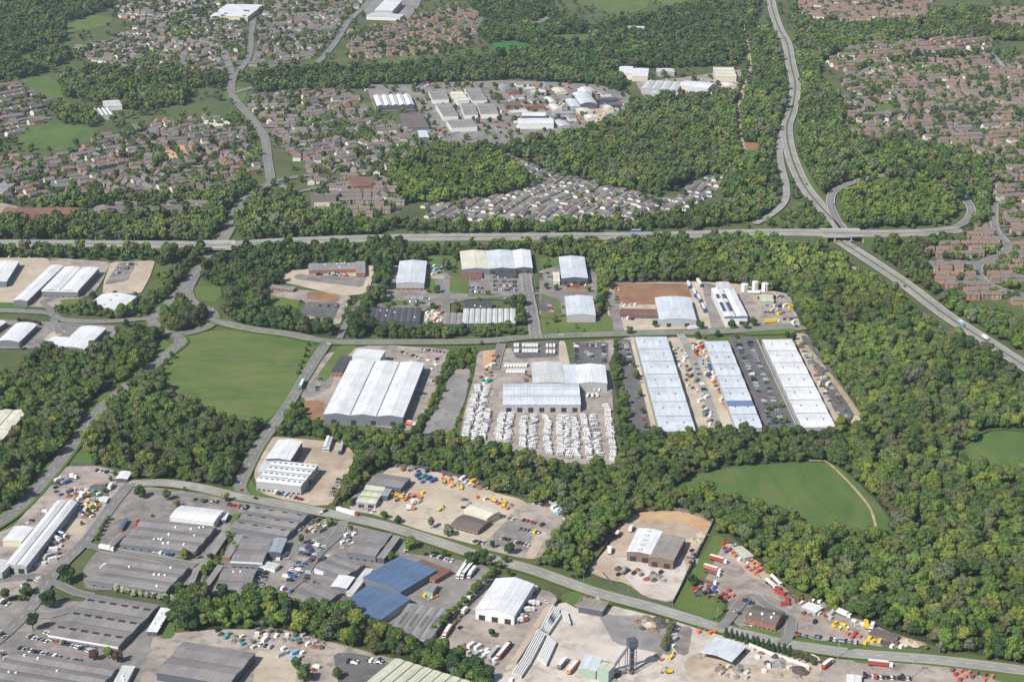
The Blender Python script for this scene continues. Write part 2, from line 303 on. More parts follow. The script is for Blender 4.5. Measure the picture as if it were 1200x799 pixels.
# ---------------------------------------------------------------- ground
me = bpy.data.meshes.new('ground'); S_ = 16000; me.from_pydata([(-S_, -3000, 0), (S_, -3000, 0), (S_, 26000, 0), (-S_, 26000, 0)], [], [(0, 1, 2, 3)]); me.materials.append(G['base'])
tag(obj('ground', me), kind='structure')
WOODS = [   # (polygon px, spacing m, size, palette, label, group)
 ([(628,286),(700,286),(860,274),(925,281),(962,285),(1012,318),(1060,352),(1110,386),(1160,418),(1215,452),(1260,480),(1260,500),(1260,790),(1200,777),(1100,758),(1010,728),(960,702),(905,672),(862,632),(838,612),(800,598),(770,590),(800,575),(850,552),(960,543),(1015,500),(1010,490),(975,450),(945,392),(925,345),(860,330),(715,331),(702,345),(690,298),(640,296)], 7.2, 1.0, 'mixy', 'broadleaf tree packed in the big wood along the lower right edge', 'trees of the big eastern wood'),
 ([(345,488),(380,500),(450,506),(520,513),(545,518),(600,532),(650,545),(725,548),(742,512),(780,510),(850,506),(1000,500),(1030,505),(1010,540),(958,540),(850,546),(790,570),(800,600),(735,604),(710,632),(690,655),(680,672),(625,658),(660,602),(650,590),(600,580),(560,566),(480,546),(450,545),(425,562),(410,592),(392,580),(415,545),(420,528),(400,512),(350,508),(318,512)], 7.0, .9, 'mix', 'broadleaf tree in the belt between the caravan yard and the lower works', 'trees of the middle belt'),
 ([(0,440),(28,432),(45,412),(120,402),(180,385),(200,400),(178,425),(148,450),(110,475),(92,505),(60,545),(5,600),(-60,640),(-60,440)], 7.2, 1.0, 'mix', 'broadleaf tree in the wood left of the straight side road', 'trees of the left wood'),
 ([(98,492),(130,470),(155,448),(190,432),(196,460),(250,488),(298,500),(325,480),(335,470),(318,500),(300,522),(285,550),(270,572),(240,572),(160,560),(150,548),(112,545),(108,528),(95,520)], 7.2, 1.0, 'mix', 'broadleaf tree in the copse below the large mown field', 'trees of the copse below the field'),
 ([(150,372),(62,362),(75,358),(150,366),(178,345),(212,310),(238,296),(236,305),(215,332),(180,362)], 7, .9, 'mix', 'x', 'x'),
 ([(205,352),(232,352),(246,372),(235,384),(200,388),(190,376)], 8, 1.0, 'mix', 'x', 'x'),
 ([(240,298),(300,290),(420,290),(470,284),(482,296),(468,345),(440,385),(410,398),(403,385),(425,350),(440,325),(440,312),(360,304),(330,330),(310,335),(310,350),(350,375),(400,385),(385,398),(330,390),(290,384),(262,368),(262,340),(235,325)], 7.2, 1.0, 'dark', 'x', 'x'),
 ([(-40,256),(100,252),(190,255),(250,238),(290,226),(288,240),(262,270),(240,280),(-40,281)], 8, 1.0, 'mix', 'x', 'x'),
 ([(-40,290),(238,294),(232,302),(190,308),(160,302),(-40,302)], 8, .95, 'mix', 'x', 'x'),
 ([(275,250),(290,225),(340,232),(365,250),(470,262),(440,277),(285,281)], 8, 1.05, 'mix', 'x', 'x'),
 ([(470,260),(560,262),(700,262),(790,254),(850,238),(890,232),(908,240),(885,258),(850,263),(700,270),(480,271)], 8, .95, 'mix', 'x', 'x'),
 ([(470,292),(540,286),(700,284),(700,296),(640,300),(625,292),(540,293),(535,312),(505,318),(500,305),(470,304)], 8, .75, 'mix', 'x', 'x'),
 ([(450,205),(480,184),(540,174),(575,178),(628,214),(590,228),(500,236),(455,236)], 7.6, 1.05, 'green', 'x', 'x'),
 ([(540,176),(640,165),(690,155),(740,125),(790,118),(860,110),(872,90),(880,50),(900,25),(915,80),(922,110),(915,150),(905,180),(910,215),(905,240),(870,245),(852,225),(840,206),(800,216),(770,226),(740,222),(650,202),(600,182)], 8.5, 1.1, 'mix', 'x', 'x'),
 ([(600,66),(640,72),(725,78),(860,76),(880,50),(890,0),(890,-60),(780,-60),(760,-10),(830,0),(740,25),(700,34),(655,25),(640,-10),(540,-10),(570,30),(600,50)], 9.5, 1.15, 'dark', 'x', 'x'),
 ([(290,95),(330,80),(430,80),(500,74),(600,66),(730,80),(732,105),(660,98),(600,90),(530,96),(430,102),(370,104),(300,106)], 9, 1.1, 'dark', 'x', 'x'),
 ([(925,-30),(935,22),(960,30),(1080,28),(1100,12),(1150,12),(1155,34),(1260,36),(1260,46),(1060,46),(1000,52),(965,68),(958,90),(985,118),(985,150),(1000,166),(1100,172),(1150,190),(1164,215),(1162,240),(1140,242),(1110,225),(1050,205),(990,217),(972,232),(945,205),(935,180),(940,110),(935,70)], 8.5, 1.1, 'mix', 'x', 'x'),
 ([(990,228),(1012,218),(1060,214),(1100,222),(1120,242),(1110,262),(1000,266),(985,250)], 7.5, 1.05, 'green', 'x', 'x'),
 ([(1142,240),(1165,238),(1160,262),(1130,285),(1078,300),(1090,332),(1150,365),(1215,378),(1215,420),(1120,365),(1060,320),(1022,292),(1030,282),(1120,272)], 7.5, 1.0, 'mix', 'x', 'x'),
 ([(-40,-40),(100,-40),(130,8),(75,26),(78,45),(40,55),(90,62),(70,75),(30,90),(-40,100)], 9.5, 1.1, 'dark', 'x', 'x'),
 ([(70,88),(130,88),(225,106),(212,120),(170,128),(140,125),(100,115),(62,112)], 9, 1.1, 'mix', 'x', 'x'),
 ([(62,128),(90,125),(120,135),(115,148),(70,142)], 9, 1., 'mix', 'x', 'x'),
 ([(100,75),(290,88),(270,100),(225,102),(150,92),(90,88)], 12, 1., 'mix', 'x', 'x'),
 ([(195,700),(240,688),(300,690),(345,708),(420,718),(500,748),(565,776),(630,796),(640,830),(560,830),(455,766),(395,752),(330,736),(260,738),(225,742),(198,722)], 7.0, .95, 'mix', 'broadleaf tree in the tree belt behind the blue-roofed works', 'trees of the belt behind the blue roofs'),
 ([(168,752),(190,745),(205,765),(200,800),(190,830),(150,830),(160,790)], 7.2, 1.05, 'green', 'bright green tree in the clump between two grey halls at bottom left', 'trees of the clump at bottom left'),
 ([(722,398),(738,396),(745,440),(748,505),(735,545),(727,520),(722,460),(714,425)], 6.5, .75, 'mix', 'tree in the narrow belt right of the caravan yard', 'trees right of the caravan yard'),
 ([(438,384),(560,384),(612,381),(610,391),(440,395)], 6, .7, 'mix', 'x', 'x'),
 ([(588,352),(612,350),(616,378),(606,379),(603,360)], 6.5, .9, 'dark', 'x', 'x'),
 ([(697,300),(712,300),(712,345),(705,378),(697,385),(692,370),(698,340)], 6.5, .8, 'mix', 'x', 'x'),
 ([(508,418),(548,405),(556,412),(545,428),(520,440),(505,480),(492,495),(496,470)], 5, .5, 'green', 'x', 'x'),
 ([(1150,455),(1260,470),(1260,505),(1165,503)], 7.5, .9, 'mix', 'x', 'x'),
 ([(0,685),(25,690),(45,690),(30,700),(0,702)], 6, .7, 'dark', 'x', 'x'),
 ([(340,455),(355,452),(345,480),(318,512),(300,530),(292,545),(290,530),(325,480)], 6, .6, 'mix', 'x', 'x'),
 ([(378,482),(395,490),(345,492),(352,476)], 6, .7, 'mix', 'x', 'x'),
 ([(330,332),(350,345),(420,346),(438,340),(435,352),(395,354),(345,350)], 6, .55, 'mix', 'x', 'x'),
 ([(1000,70),(1100,62),(1200,60),(1200,66),(1100,68),(1010,78)], 8, .9, 'dark', 'x', 'x'),
 ([(560,35),(600,30),(640,35),(640,45),(570,48)], 9, 1., 'dark', 'x', 'x'),
 ([(200,240),(290,205),(300,222),(230,242)], 9, .9, 'mix', 'x', 'x'),
 ([(0,225),(90,230),(160,232),(240,222),(230,232),(100,241),(0,240)], 9, .95, 'mix', 'x', 'x'),
]
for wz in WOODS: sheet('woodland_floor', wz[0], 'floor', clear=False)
HZ = [  # housing zones
 ([(1078,300),(1095,290),(1150,270),(1168,245),(1165,215),(1150,182),(1100,166),(1000,158),(986,120),(992,90),(1060,72),(1240,62),(1240,370),(1170,350),(1130,350),(1098,332)], 'garden'),
 ([(968,76),(1000,56),(1060,48),(1160,46),(1160,62),(1060,68),(990,86)], 'garden'),
 ([(930,-20),(1090,-20),(1090,18),(1060,27),(950,24),(935,12)], 'garden'),
 ([(1150,12),(1240,10),(1240,34),(1155,30)], 'garden'),
 ([(498,242),(560,234),(606,226),(630,214),(585,184),(600,183),(650,205),(700,214),(740,226),(790,235),(806,214),(845,205),(850,216),(820,236),(790,254),(700,261),(560,261),(500,258)], 'park'),
 ([(290,115),(400,106),(436,128),(440,145),(490,152),(490,186),(450,202),(365,206),(345,185),(312,170)], 'garden'),
 ([(-40,180),(60,190),(100,172),(150,150),(225,140),(285,138),(302,160),(306,200),(262,222),(150,228),(60,238),(-40,236)], 'garden'),
 ([(80,62),(160,38),(260,22),(292,40),(290,78),(270,86),(150,84),(105,72)], 'garden'),
 ([(296,30),(400,-10),(430,-10),(405,38),(385,58),(345,76),(292,80)], 'garden'),
 ([(410,40),(480,25),(540,5),(575,30),(540,58),(500,64),(410,70)], 'garden'),
 ([(-40,100),(20,100),(62,125),(42,150),(12,162),(-40,165)], 'garden'),
 ([(130,5),(180,-20),(430,-20),(380,8),(290,28),(150,36)], 'garden'),
 ([(120,240),(245,240),(240,258),(120,256)], 'garden'),
 ([(362,212),(440,204),(470,228),(470,250),(400,258),(365,250)], 'garden'),
]
for z_, m_ in HZ: sheet('garden_ground' if m_ == 'garden' else 'park_ground', z_, m_, clear=True, round_=1)
FIELDS = [
 ('fieldy', [(207,400),(225,390),(270,386),(340,392),(370,402),(360,428),(340,460),(320,488),(300,500),(270,494),(245,486),(200,462),(190,448),(195,425)]),
 ('scrub', [(-20,428),(38,430),(25,460),(-20,472)]),
 ('field', [(786,574),(820,554),(880,546),(958,541),(978,544),(1002,562),(1024,584),(1042,606),(1054,630),(1022,636),(985,634),(930,612),(880,594),(830,586)]),
 ('field', [(1112,533),(1165,503),(1240,505),(1240,570),(1160,552)]),
 ('field', [(20,168),(25,152),(60,145),(118,152),(105,166),(70,178),(40,174)]),
 ('field', [(22,92),(55,89),(72,100),(75,115),(55,117),(30,105)]),
 ('dry', [(674,4),(700,-10),(765,-10),(758,10),(725,20),(704,12)]), ('dry', [(765,-12),(860,-12),(830,1),(775,8)]),
 ('pitch', [(576,52),(600,48),(626,54),(616,63),(585,64)]), ('dry', [(640,42),(695,40),(690,52),(655,56)]),
 ('dry', [(430,74),(488,65),(496,74),(440,80)]), ('dry', [(75,28),(110,18),(134,22),(126,30),(100,36),(75,40)]),
 ('field', [(25,64),(45,60),(40,78),(15,80)]), ('dry', [(82,86),(110,90),(112,96),(90,92)]),
 ('grass', [(226,336),(258,335),(262,345),(250,356),(232,352)]), ('dry', [(398,405),(420,405),(402,430),(382,450),(362,458),(380,425)]),
 ('grass', [(290,150),(305,160),(300,190),(292,190)]), ('dry', [(632,372),(716,372),(722,388),(632,391)]), ('grass', [(632,303),(656,300),(658,318),(632,318)]),
 ('dry', [(527,325),(549,325),(551,346),(527,344)]), ('dry', [(446,356),(478,350),(480,360),(452,363)]), ('grass', [(190,395),(202,405),(186,428),(176,420)]),
 ('dry', [(97,490),(150,452),(140,448),(94,482)]), ('grass', [(84,530),(110,532),(108,546),(82,545)]), ('grass', [(310,345),(350,350),(350,372),(318,368)]),
 ('dry', [(262,103),(292,103),(286,120),(265,118)]), ('grass', [(270,125),(280,135),(285,150),(272,145)]), ('scrub', [(595,552),(640,562),(690,572),(735,580),(712,586),(650,574)]),
 ('grass', [(500,300),(535,300),(535,315),(505,318)]), ('dry', [(435,120),(440,130),(432,132),(415,120)]), ('grass', [(405,158),(450,158),(452,166),(405,168)]),
 ('dry', [(1020,122),(1048,122),(1048,132),(1022,132)]), ('grass', [(900,285),(950,282),(960,290),(925,288)]), ('scrub', [(520,412),(548,405),(562,410),(545,470),(530,515),(500,510),(490,495),(503,460)]),
 ('scrub', [(935,236),(925,205),(965,248),(980,268),(940,268)]), ('grass', [(932,180),(942,190),(960,225),(985,262),(975,262),(945,222)]),
]
for m_, p_ in FIELDS: sheet('grass_field' if m_ != 'scrub' else 'scrub_ground', p_, m_, clear=m_ != 'scrub')
YARDS = [
 ('pink', [(560,412),(600,408),(722,398),(716,430),(722,545),(690,545),(640,541),(600,531),(538,516),(545,480),(556,440)]),
 ('orange', [(566,411),(588,411),(580,434),(566,434)]), ('dark', [(597,404),(655,399),(656,418),(605,421)]), ('dark', [(672,402),(713,401),(713,428),(673,428)]), ('scrub', [(662,402),(672,402),(673,428),(666,426)]), ('tan', [(655,400),(662,400),(668,428),(655,428)]),
 ('pink', [(384,414),(440,404),(500,408),(528,410),(520,432),(498,490),(480,506),(380,492),(346,458)]), ('tar', [(374,437),(392,438),(388,455),(368,465),(354,460)]), ('red', [(352,470),(380,470),(380,495),(356,495)]), ('dry', [(398,405),(420,405),(405,420),(380,450),(372,440)]),
 ('grey', [(530,434),(552,432),(545,470),(528,511),(500,512),(490,508),(512,480)]),
 ('sand', [(300,522),(318,512),(345,514),(400,519),(418,530),(410,550),(400,570),(388,592),(372,593),(345,592),(308,580),(298,560)]), ('grass', [(292,560),(305,578),(345,590),(340,597),(300,588),(285,572)]),
 ('tan', [(420,575),(465,543),(540,560),(580,578),(610,585),(620,592),(598,610),(588,625),(560,640),(500,624),(440,604),(408,598)]), ('grey', [(408,588),(428,568),(445,560),(440,592),(430,600)]),
 ('pink', [(600,600),(620,588),(668,600),(652,632),(630,656),(612,655),(560,642),(588,618)]), ('tar', [(592,612),(612,607),(628,616),(618,648),(580,640),(576,628)]), ('tan', [(642,625),(632,622),(615,655),(626,656)]),
 ('tar', [(150,568),(275,583),(300,592),(400,612),(480,632),(470,655),(430,690),(404,724),(330,702),(200,692),(100,692),(96,670),(118,640),(118,615)]),
 ('tar', [(-20,705),(110,705),(150,718),(215,745),(190,800),(190,850),(-60,850),(-60,720)]), ('pink', [(180,745),(250,738),(330,738),(400,756),(470,775),(590,830),(150,850)]), ('dark', [(390,765),(420,766),(460,778),(470,799),(400,820)]), ('tan', [(300,762),(350,765),(345,810),(296,810)]), ('grass', [(186,730),(205,730),(205,748),(188,750)]),
 ('pink', [(75,547),(112,546),(152,556),(152,572),(132,590),(95,640),(60,680),(20,700),(-40,710),(-40,640),(15,618),(60,566)]), ('dark', [(105,568),(128,568),(128,590),(105,588)]), ('tan', [(82,608),(104,610),(96,628),(76,626)]),
 ('sand', [(688,670),(714,640),(732,612),(745,602),(770,599),(802,600),(836,612),(820,640),(805,670),(788,708),(755,700),(735,684),(712,680)]), ('conc', [(715,655),(800,650),(805,670),(788,706),(755,700),(735,680)]), ('orange', [(737,608),(760,601),(800,602),(833,613),(828,625),(795,610),(745,610)]),
 ('conc', [(632,716),(660,706),(700,706),(800,731),(835,743),(960,768),(975,850),(560,850),(575,790),(600,760)]), ('sand', [(800,775),(830,760),(875,780),(960,775),(970,850),(820,850)]), ('grey', [(700,720),(780,725),(790,770),(720,755)]), ('tar', [(795,735),(812,735),(806,770),(790,765)]),
 ('grass', [(654,702),(668,692),(720,708),(716,714),(690,710),(680,716)]),
 ('grass', [(205,652),(226,655),(222,664),(203,660)]), ('scrub', [(270,620),(286,623),(262,655),(242,692),(233,690),(248,655)]), ('dry', [(268,604),(292,600),(296,612),(272,620)]), ('scrub', [(440,676),(448,680),(425,716),(412,712)]), ('grass', [(372,613),(392,612),(388,620),(372,620)]), ('scrub', [(463,650),(470,648),(455,668),(446,676)]), ('pink', [(340,652),(368,656),(345,690),(322,684)]),
 ('pink', [(574,680),(650,695),(654,708),(596,790),(560,790),(500,760),(535,728)]), ('tan', [(640,710),(652,708),(606,780),(590,788)]), ('tar', [(470,648),(560,660),(585,672),(572,690),(536,735),(520,745),(480,735),(404,725),(450,670)]),
 ('pink', [(838,640),(852,636),(905,676),(925,695),(960,714),(1010,727),(1050,745),(1092,756),(1050,761),(985,752),(930,745),(905,756),(880,748),(852,722),(856,703),(815,694),(806,702)]), ('tar', [(856,700),(890,695),(932,712),(928,740),(905,752),(880,746),(850,722)]), ('tan', [(846,636),(868,640),(905,676),(900,682),(880,678)]),
 ('pink', [(930,735),(945,728),(985,735),(1020,748),(960,752),(935,745)]), ('grass', [(838,626),(851,632),(820,692),(852,708),(844,724),(828,727),(790,712),(805,680)]), ('grass', [(864,733),(910,747),(918,743),(900,737)]), ('grass', [(930,747),(1000,756),(1080,762),(1080,766),(1000,763),(940,753)]),
 ('pink', [(965,772),(1060,778),(1140,781),(1240,800),(1240,850),(950,850)]), ('grass', [(1120,783),(1170,790),(1240,800),(1240,815),(1170,799)]), ('dry', [(1000,772),(1030,775),(1030,779),(1000,777)]),
 ('tan', [(-40,303),(55,303),(62,312),(50,340),(35,358),(-40,352)]), ('pink', [(60,303),(130,308),(120,330),(110,345),(60,362),(30,360),(50,340)]), ('tan', [(130,308),(182,306),(176,325),(165,345),(120,345),(122,330)]), ('tar', [(140,308),(160,307),(150,330),(122,335)]), ('field', [(-40,354),(30,356),(32,364),(-40,362)]), ('dry', [(70,352),(100,350),(110,360),(75,364)]),
 ('tar', [(-40,373),(60,378),(140,383),(125,412),(-40,408)]), ('tan', [(62,389),(80,388),(60,400),(50,400)]),
 ('tan', [(336,318),(440,312),(432,345),(400,348),(326,330)]), ('tar', [(345,322),(430,325),(425,338),(345,328)]), ('pink', [(308,336),(350,340),(412,348),(398,382),(350,372),(360,355),(320,348)]), ('red', [(360,342),(400,346),(396,356),(360,352)]), ('dark', [(360,354),(400,356),(390,378),(352,368)]),
 ('tar', [(458,312),(500,312),(520,318),(530,326),(625,316),(622,350),(600,352),(550,352),(500,362),(495,372),(520,376),(500,382),(440,382),(436,360),(452,350)]), ('dry', [(527,325),(549,325),(551,346),(527,344)]), ('dry', [(446,354),(475,349),(480,358),(450,361)]), ('grass', [(500,328),(512,326),(518,345),(500,345)]), ('grass', [(550,345),(590,345),(590,352),(545,352)]), ('pink', [(498,318),(520,315),(520,328),(505,328)]), ('tan', [(496,366),(520,366),(520,379),(497,379)]),
 ('tar', [(632,318),(656,312),(700,320),(700,345),(698,366),(660,370),(632,371)]), ('red', [(662,330),(688,330),(690,346),(664,346)]), ('dry', [(634,345),(655,352),(660,372),(634,374)]), ('dark', [(632,352),(650,352),(650,368),(632,366)]),
 ('tan', [(712,333),(816,331),(860,333),(925,346),(940,388),(820,394),(716,394),(712,370)]), ('red', [(718,333),(805,333),(812,350),(770,358),(722,358)]), ('pink', [(855,340),(925,346),(935,384),(868,386)]), ('tar', [(822,332),(838,334),(850,388),(834,388)]), ('tar', [(712,345),(722,345),(732,392),(716,390)]), ('dry', [(706,368),(716,372),(720,390),(705,388)]), ('grass', [(872,388),(932,384),(932,392),(872,394)]),
 ('tan', [(728,398),(745,395),(775,508),(750,510)]), ('dark', [(722,400),(738,398),(765,510),(740,510)]), ('tan', [(782,396),(828,398),(868,506),(812,508)]), ('dark', [(852,396),(888,396),(940,502),(892,504)]), ('grass', [(842,396),(856,396),(858,402),(846,402)]), ('tan', [(928,392),(945,392),(1012,490),(1000,500),(978,502)]), ('dark', [(938,394),(946,394),(1005,480),(998,494),(980,488)]),
 ('tar', [(430,105),(505,98),(600,95),(700,100),(738,112),(735,140),(690,150),(650,160),(560,176),(500,162),(490,130),(440,132)]), ('tan', [(684,128),(705,125),(722,130),(700,145),(688,145)]), ('tan', [(720,85),(762,85),(765,95),(722,95)]), ('pink', [(745,98),(800,92),(870,82),(865,105),(820,112),(755,116)]), ('tar', [(435,100),(480,100),(482,110),(436,112)]),
 ('grey', [(425,10),(440,-15),(500,-15),(490,10),(480,22),(430,22)]), ('grey', [(205,8),(250,5),(255,18),(215,14)]), ('grey', [(185,98),(212,102),(208,110),(190,106)]), ('tar', [(110,243),(124,240),(118,258),(110,258)]), ('grey', [(620,28),(640,20),(655,28),(625,36)]),
 ('red', [(868,168),(890,168),(892,190),(876,192)]), ('pink', [(0,238),(45,250),(100,253),(60,258),(0,255)]), ('orange', [(188,180),(215,170),(222,184),(205,195),(186,194)]),
]
YN = {'scrub': 'scrub_ground', 'grass': 'grass_verge', 'dry': 'grass_verge', 'field': 'grass_verge', 'red': 'bare_soil', 'orange': 'sand_ground'}
for m_, p_ in YARDS: sheet(YN.get(m_, 'yard'), p_, m_, clear=m_ != 'scrub')
TRK = []
# the roads -------------------------------------------------------
def strip(pts, w_, mat, z=0.006):
    ZL[0] += z; mb = MB(); ribbon(mb, smooth_line([W(*p) for p in pts]), -w_/2, w_/2, ZL[0]); tag(obj('path', mb.mesh('path', [G[mat]])), kind='structure')
    ROADL.append((np.array([(p.x, p.y) for p in smooth_line([W(*p) for p in pts])]), w_/2 + 1, ZL[0], w_/2))
strip([(595,556),(640,566),(690,574),(722,579)], 2.5, 'path'); strip([(940,548),(955,575),(985,605),(1008,628)], 1.3, 'dry'); strip([(905,560),(925,590),(960,620)], 1.0, 'dry'); strip([(948,541),(966,541),(985,557),(1005,578),(1020,598),(1027,622),(1026,630)], 2.2, 'path')
strip([(870,30),(880,80),(870,110),(866,150),(874,185)], 7, 'path'); strip([(1230,510),(1160,505),(1112,535)], 3, 'scrub')
strip([(940,402),(955,420),(990,465),(1005,488)], 5, 'path')
RD = [
 ('road', [(262,60),(272,90),(272,112),(295,140),(310,162),(314,190),(318,214)], 11, {}),
 ('road', [(318,214),(298,228),(282,240),(268,270),(254,292),(240,308),(222,330),(203,352),(180,374)], 11, dict(verge=2)),
 ('road', [(238,310),(228,328),(222,342),(226,354),(238,362),(248,366)], 8, dict(marks=None)),
 ('road', [(178,374),(184,386),(205,393),(235,387),(250,377),(248,366),(238,362)], 10, dict(marks=None, verge=2)),
 ('road', [(248,376),(290,386),(340,393),(384,401),(450,402),(560,401),(620,396),(700,393),(780,391),(850,389),(925,384),(940,388)], 10, dict(verge=3)),
 ('road', [(-30,365),(0,365),(55,368),(75,376),(120,378),(178,374)], 9, {}), ('road', [(62,372),(58,362),(50,355),(70,348),(105,345)], 7, dict(marks=None)), ('road', [(62,374),(66,384),(70,392)], 7, dict(marks=None)),
 ('road', [(207,394),(212,402),(198,414),(175,433),(150,452),(118,480),(93,512),(62,552),(20,598),(-20,625)], 9.5, dict(verge=3)),
 ('road', [(384,401),(370,422),(355,446),(338,475),(320,500),(303,525),(290,550),(281,572),(288,583)], 8.5, dict(verge=1.5)),
 ('roadl', [(150,568),(190,567),(230,572),(265,580),(290,585),(340,594),(400,606),(450,617),(500,632),(560,652),(620,668),(660,682),(700,696),(760,712),(820,730),(870,744),(930,757),(1000,767),(1100,775),(1230,791)], 10.5, dict(verge=2)),
 ('road', [(154,567),(140,582),(125,602),(108,626),(94,642),(75,660),(57,682),(42,706),(28,722),(8,742),(-20,765)], 9, {}), ('road', [(57,682),(40,676),(20,678),(-20,682)], 8, dict(marks=None)), ('road', [(60,682),(90,696),(108,700)], 7, dict(marks=None)), ('road', [(30,720),(60,722),(90,712)], 8, dict(marks=None)),
 ('road', [(98,638),(120,645),(160,652),(230,664)], 8, dict(marks=None)), ('road', [(403,612),(395,628),(372,650),(350,680),(330,695)], 8, dict(marks=None)),
 ('road', [(628,398),(626,384),(623,365),(619,345),(616,325),(614,316)], 9, dict(pave=1.5)), ('road', [(524,380),(522,365),(521,345),(514,330)], 8, dict(marks=None)), ('road', [(450,352),(520,352),(620,346),(700,342)], 6, dict(marks=None)),
 ('roadl', [(797,393),(806,408),(820,445),(832,478),(842,506)], 8, dict(marks=None)), ('road', [(398,398),(408,376),(428,348),(440,334)], 6, dict(marks=None, kerb=False)), ('road', [(588,404),(584,418),(580,434)], 8, dict(marks=None)),
 ('road', [(300,0),(295,40),(292,66),(280,85),(272,98)], 9, {}), ('road', [(445,-20),(430,5),(408,27),(390,55),(367,78),(330,92),(275,110)], 10, {}), ('road', [(318,214),(350,208),(368,206)], 9, {}), ('road', [(320,214),(345,225),(368,222),(400,215),(450,208)], 7, dict(marks=None)),
 ('road', [(1165,240),(1166,268),(1180,288),(1172,300),(1147,312),(1155,332),(1190,345),(1230,350)], 7, dict(marks=None, pave=1.5)), ('road', [(1147,312),(1120,308),(1095,308)], 6, dict(marks=None, pave=1.2)), ('road', [(1165,240),(1190,240),(1230,252)], 6, dict(marks=None)),
 ('road', [(1007,90),(1020,80),(1055,74),(1100,66),(1200,62)], 7, dict(marks=None)), ('roadl', [(1160,62),(1170,72),(1176,80)], 6, dict(marks=None)),
 ('road', [(550,150),(525,162),(535,176)], 8, dict(marks=None)), ('road', [(0,150),(30,140),(60,140)], 7, dict(marks=None)), ('road', [(885,700),(900,712),(925,725),(925,745),(915,757)], 7, dict(marks=None)), ('road', [(870,705),(858,722),(845,738)], 7, dict(marks=None)),
 ('roadl', [(986,285),(1020,307),(1060,334),(1110,372),(1160,404),(1235,452)], 17, dict(marks='dual')),
 ('roadl', [(900,-20),(905,10),(913,35),(922,52),(927,78),(932,102),(928,130),(922,150),(926,180),(940,215),(960,242),(984,268),(986,285)], 16, dict(marks='dual')),
 ('roadl', [(920,145),(914,168),(915,192),(921,218),(920,236),(908,250),(885,264)], 8, dict(marks=None)),
 ('road', [(996,285),(980,258),(973,238),(980,224),(1010,212),(1050,206),(1090,212),(1122,228),(1138,246),(1130,262),(1108,272)], 10, dict(marks='dual')),
 ('roadl', [(940,290),(962,297),(985,307),(1012,322)], 6, dict(marks=None, clear=5)), ('road', [(1180,420),(1150,412),(1110,392),(1060,352)], 5, dict(marks=None, kerb=False)),
]
for m_, p_, w_, kw in RD: road('road', p_, w_, m_, **kw)
# east-west dual carriageway on its low bank, with the flyover over the north-south road
DZ = 4.0
def highway(pts, width, spans):
    line = smooth_line([W(*p) for p in pts], 9); n = len(line)
    mb = MB(); ribbon(mb, line, -width/2, width/2, 0); tag(obj('road', mb.mesh('road', [G['roadl']])), kind='structure')
    med = MB(); ribbon(med, line, -1.2, 1.2, .05); tag(obj('central_reservation', med.mesh('central_reservation', [G['base']])), kind='structure')
    for d in (-width/2+.6, -1.9, 1.9, width/2-.6): ribbon(LINES, line, d-.13, d+.13, .02)
    for d in (-width/4-.4, width/4+.4): dashes(line, d, .02)
    bank = MB()
    for side in (-1, 1):
        e = offs(line, side*width/2); g_ = offs(line, side*(width/2+7))
        for i in range(n-1):
            mid = P(line[i])[0]
            if any(a < mid < b for a, b in spans): continue
            vs = [tuple(e[i]), tuple(e[i+1]), (g_[i+1].x, g_[i+1].y, 0), (g_[i].x, g_[i].y, 0)]
            bank.add(vs, [(0,1,2,3) if side < 0 else (3,2,1,0)])
    tag(obj('road_embankment', bank.mesh('road_embankment', [G['base']])), kind='structure')
    ROADL.append((np.array([(p.x, p.y) for p in line]), width/2+4, line[0].z, width/2)); return line
HW = highway([(-30,285,3),(0,285,3),(150,286,4),(240,287,6),(270,287,6),(330,283,4),(440,279,3),(560,277.5,3),(700,276.5,3),(800,275,4),(860,273,5),(920,272,7.5),(960,272.5,7.5),(1030,273.5,7.5),(1090,272,6),(1125,268,2)], 25, [(238,272),(968,1004)])
def bridge(x0, x1, y, z, width, label, pierx):
    t = bpy.data.objects.new('road_bridge', None); COL.objects.link(t); a = W(x0, y, z); b = W(x1, y, z); t.location = ((a+b)/2).xy.to_3d(); tag(t, label, 'bridge')
    L_ = (b-a).length/2; h = width/2
    part('deck', MB().box(-L_, L_, -h-.6, h+.6, z-1.5, z-.05), KERB, t)
    for s in (-1, 1): part('parapet', MB().box(-L_, L_, s*(h+.35)-.2, s*(h+.35)+.2, z-.04, z+1.1), KERB, t)
    for px_ in pierx: part('pier', MB().box(px_-.5, px_+.5, -h, h, 0, z-1.5), KERB, t)
    for s in (-1, 1): part('abutment', MB().box(s*L_-1, s*L_+1, -h-.4, h+.4, 0, z-1.52), KERB, t)
bridge(962, 1010, 272.8, 7.5, 25, 'long grey concrete flyover carrying the dual carriageway over the trunk road', [-9, 9])
bridge(236, 274, 287, 6, 25, 'short grey bridge of the dual carriageway over the sunken side road', [])
build_kerbs()
tag(obj('road_marking', LINES.mesh('road_marking', [G['line']])), kind='structure'); tag(obj('kerb', KERBS.mesh('kerb', [KERB])), kind='structure')
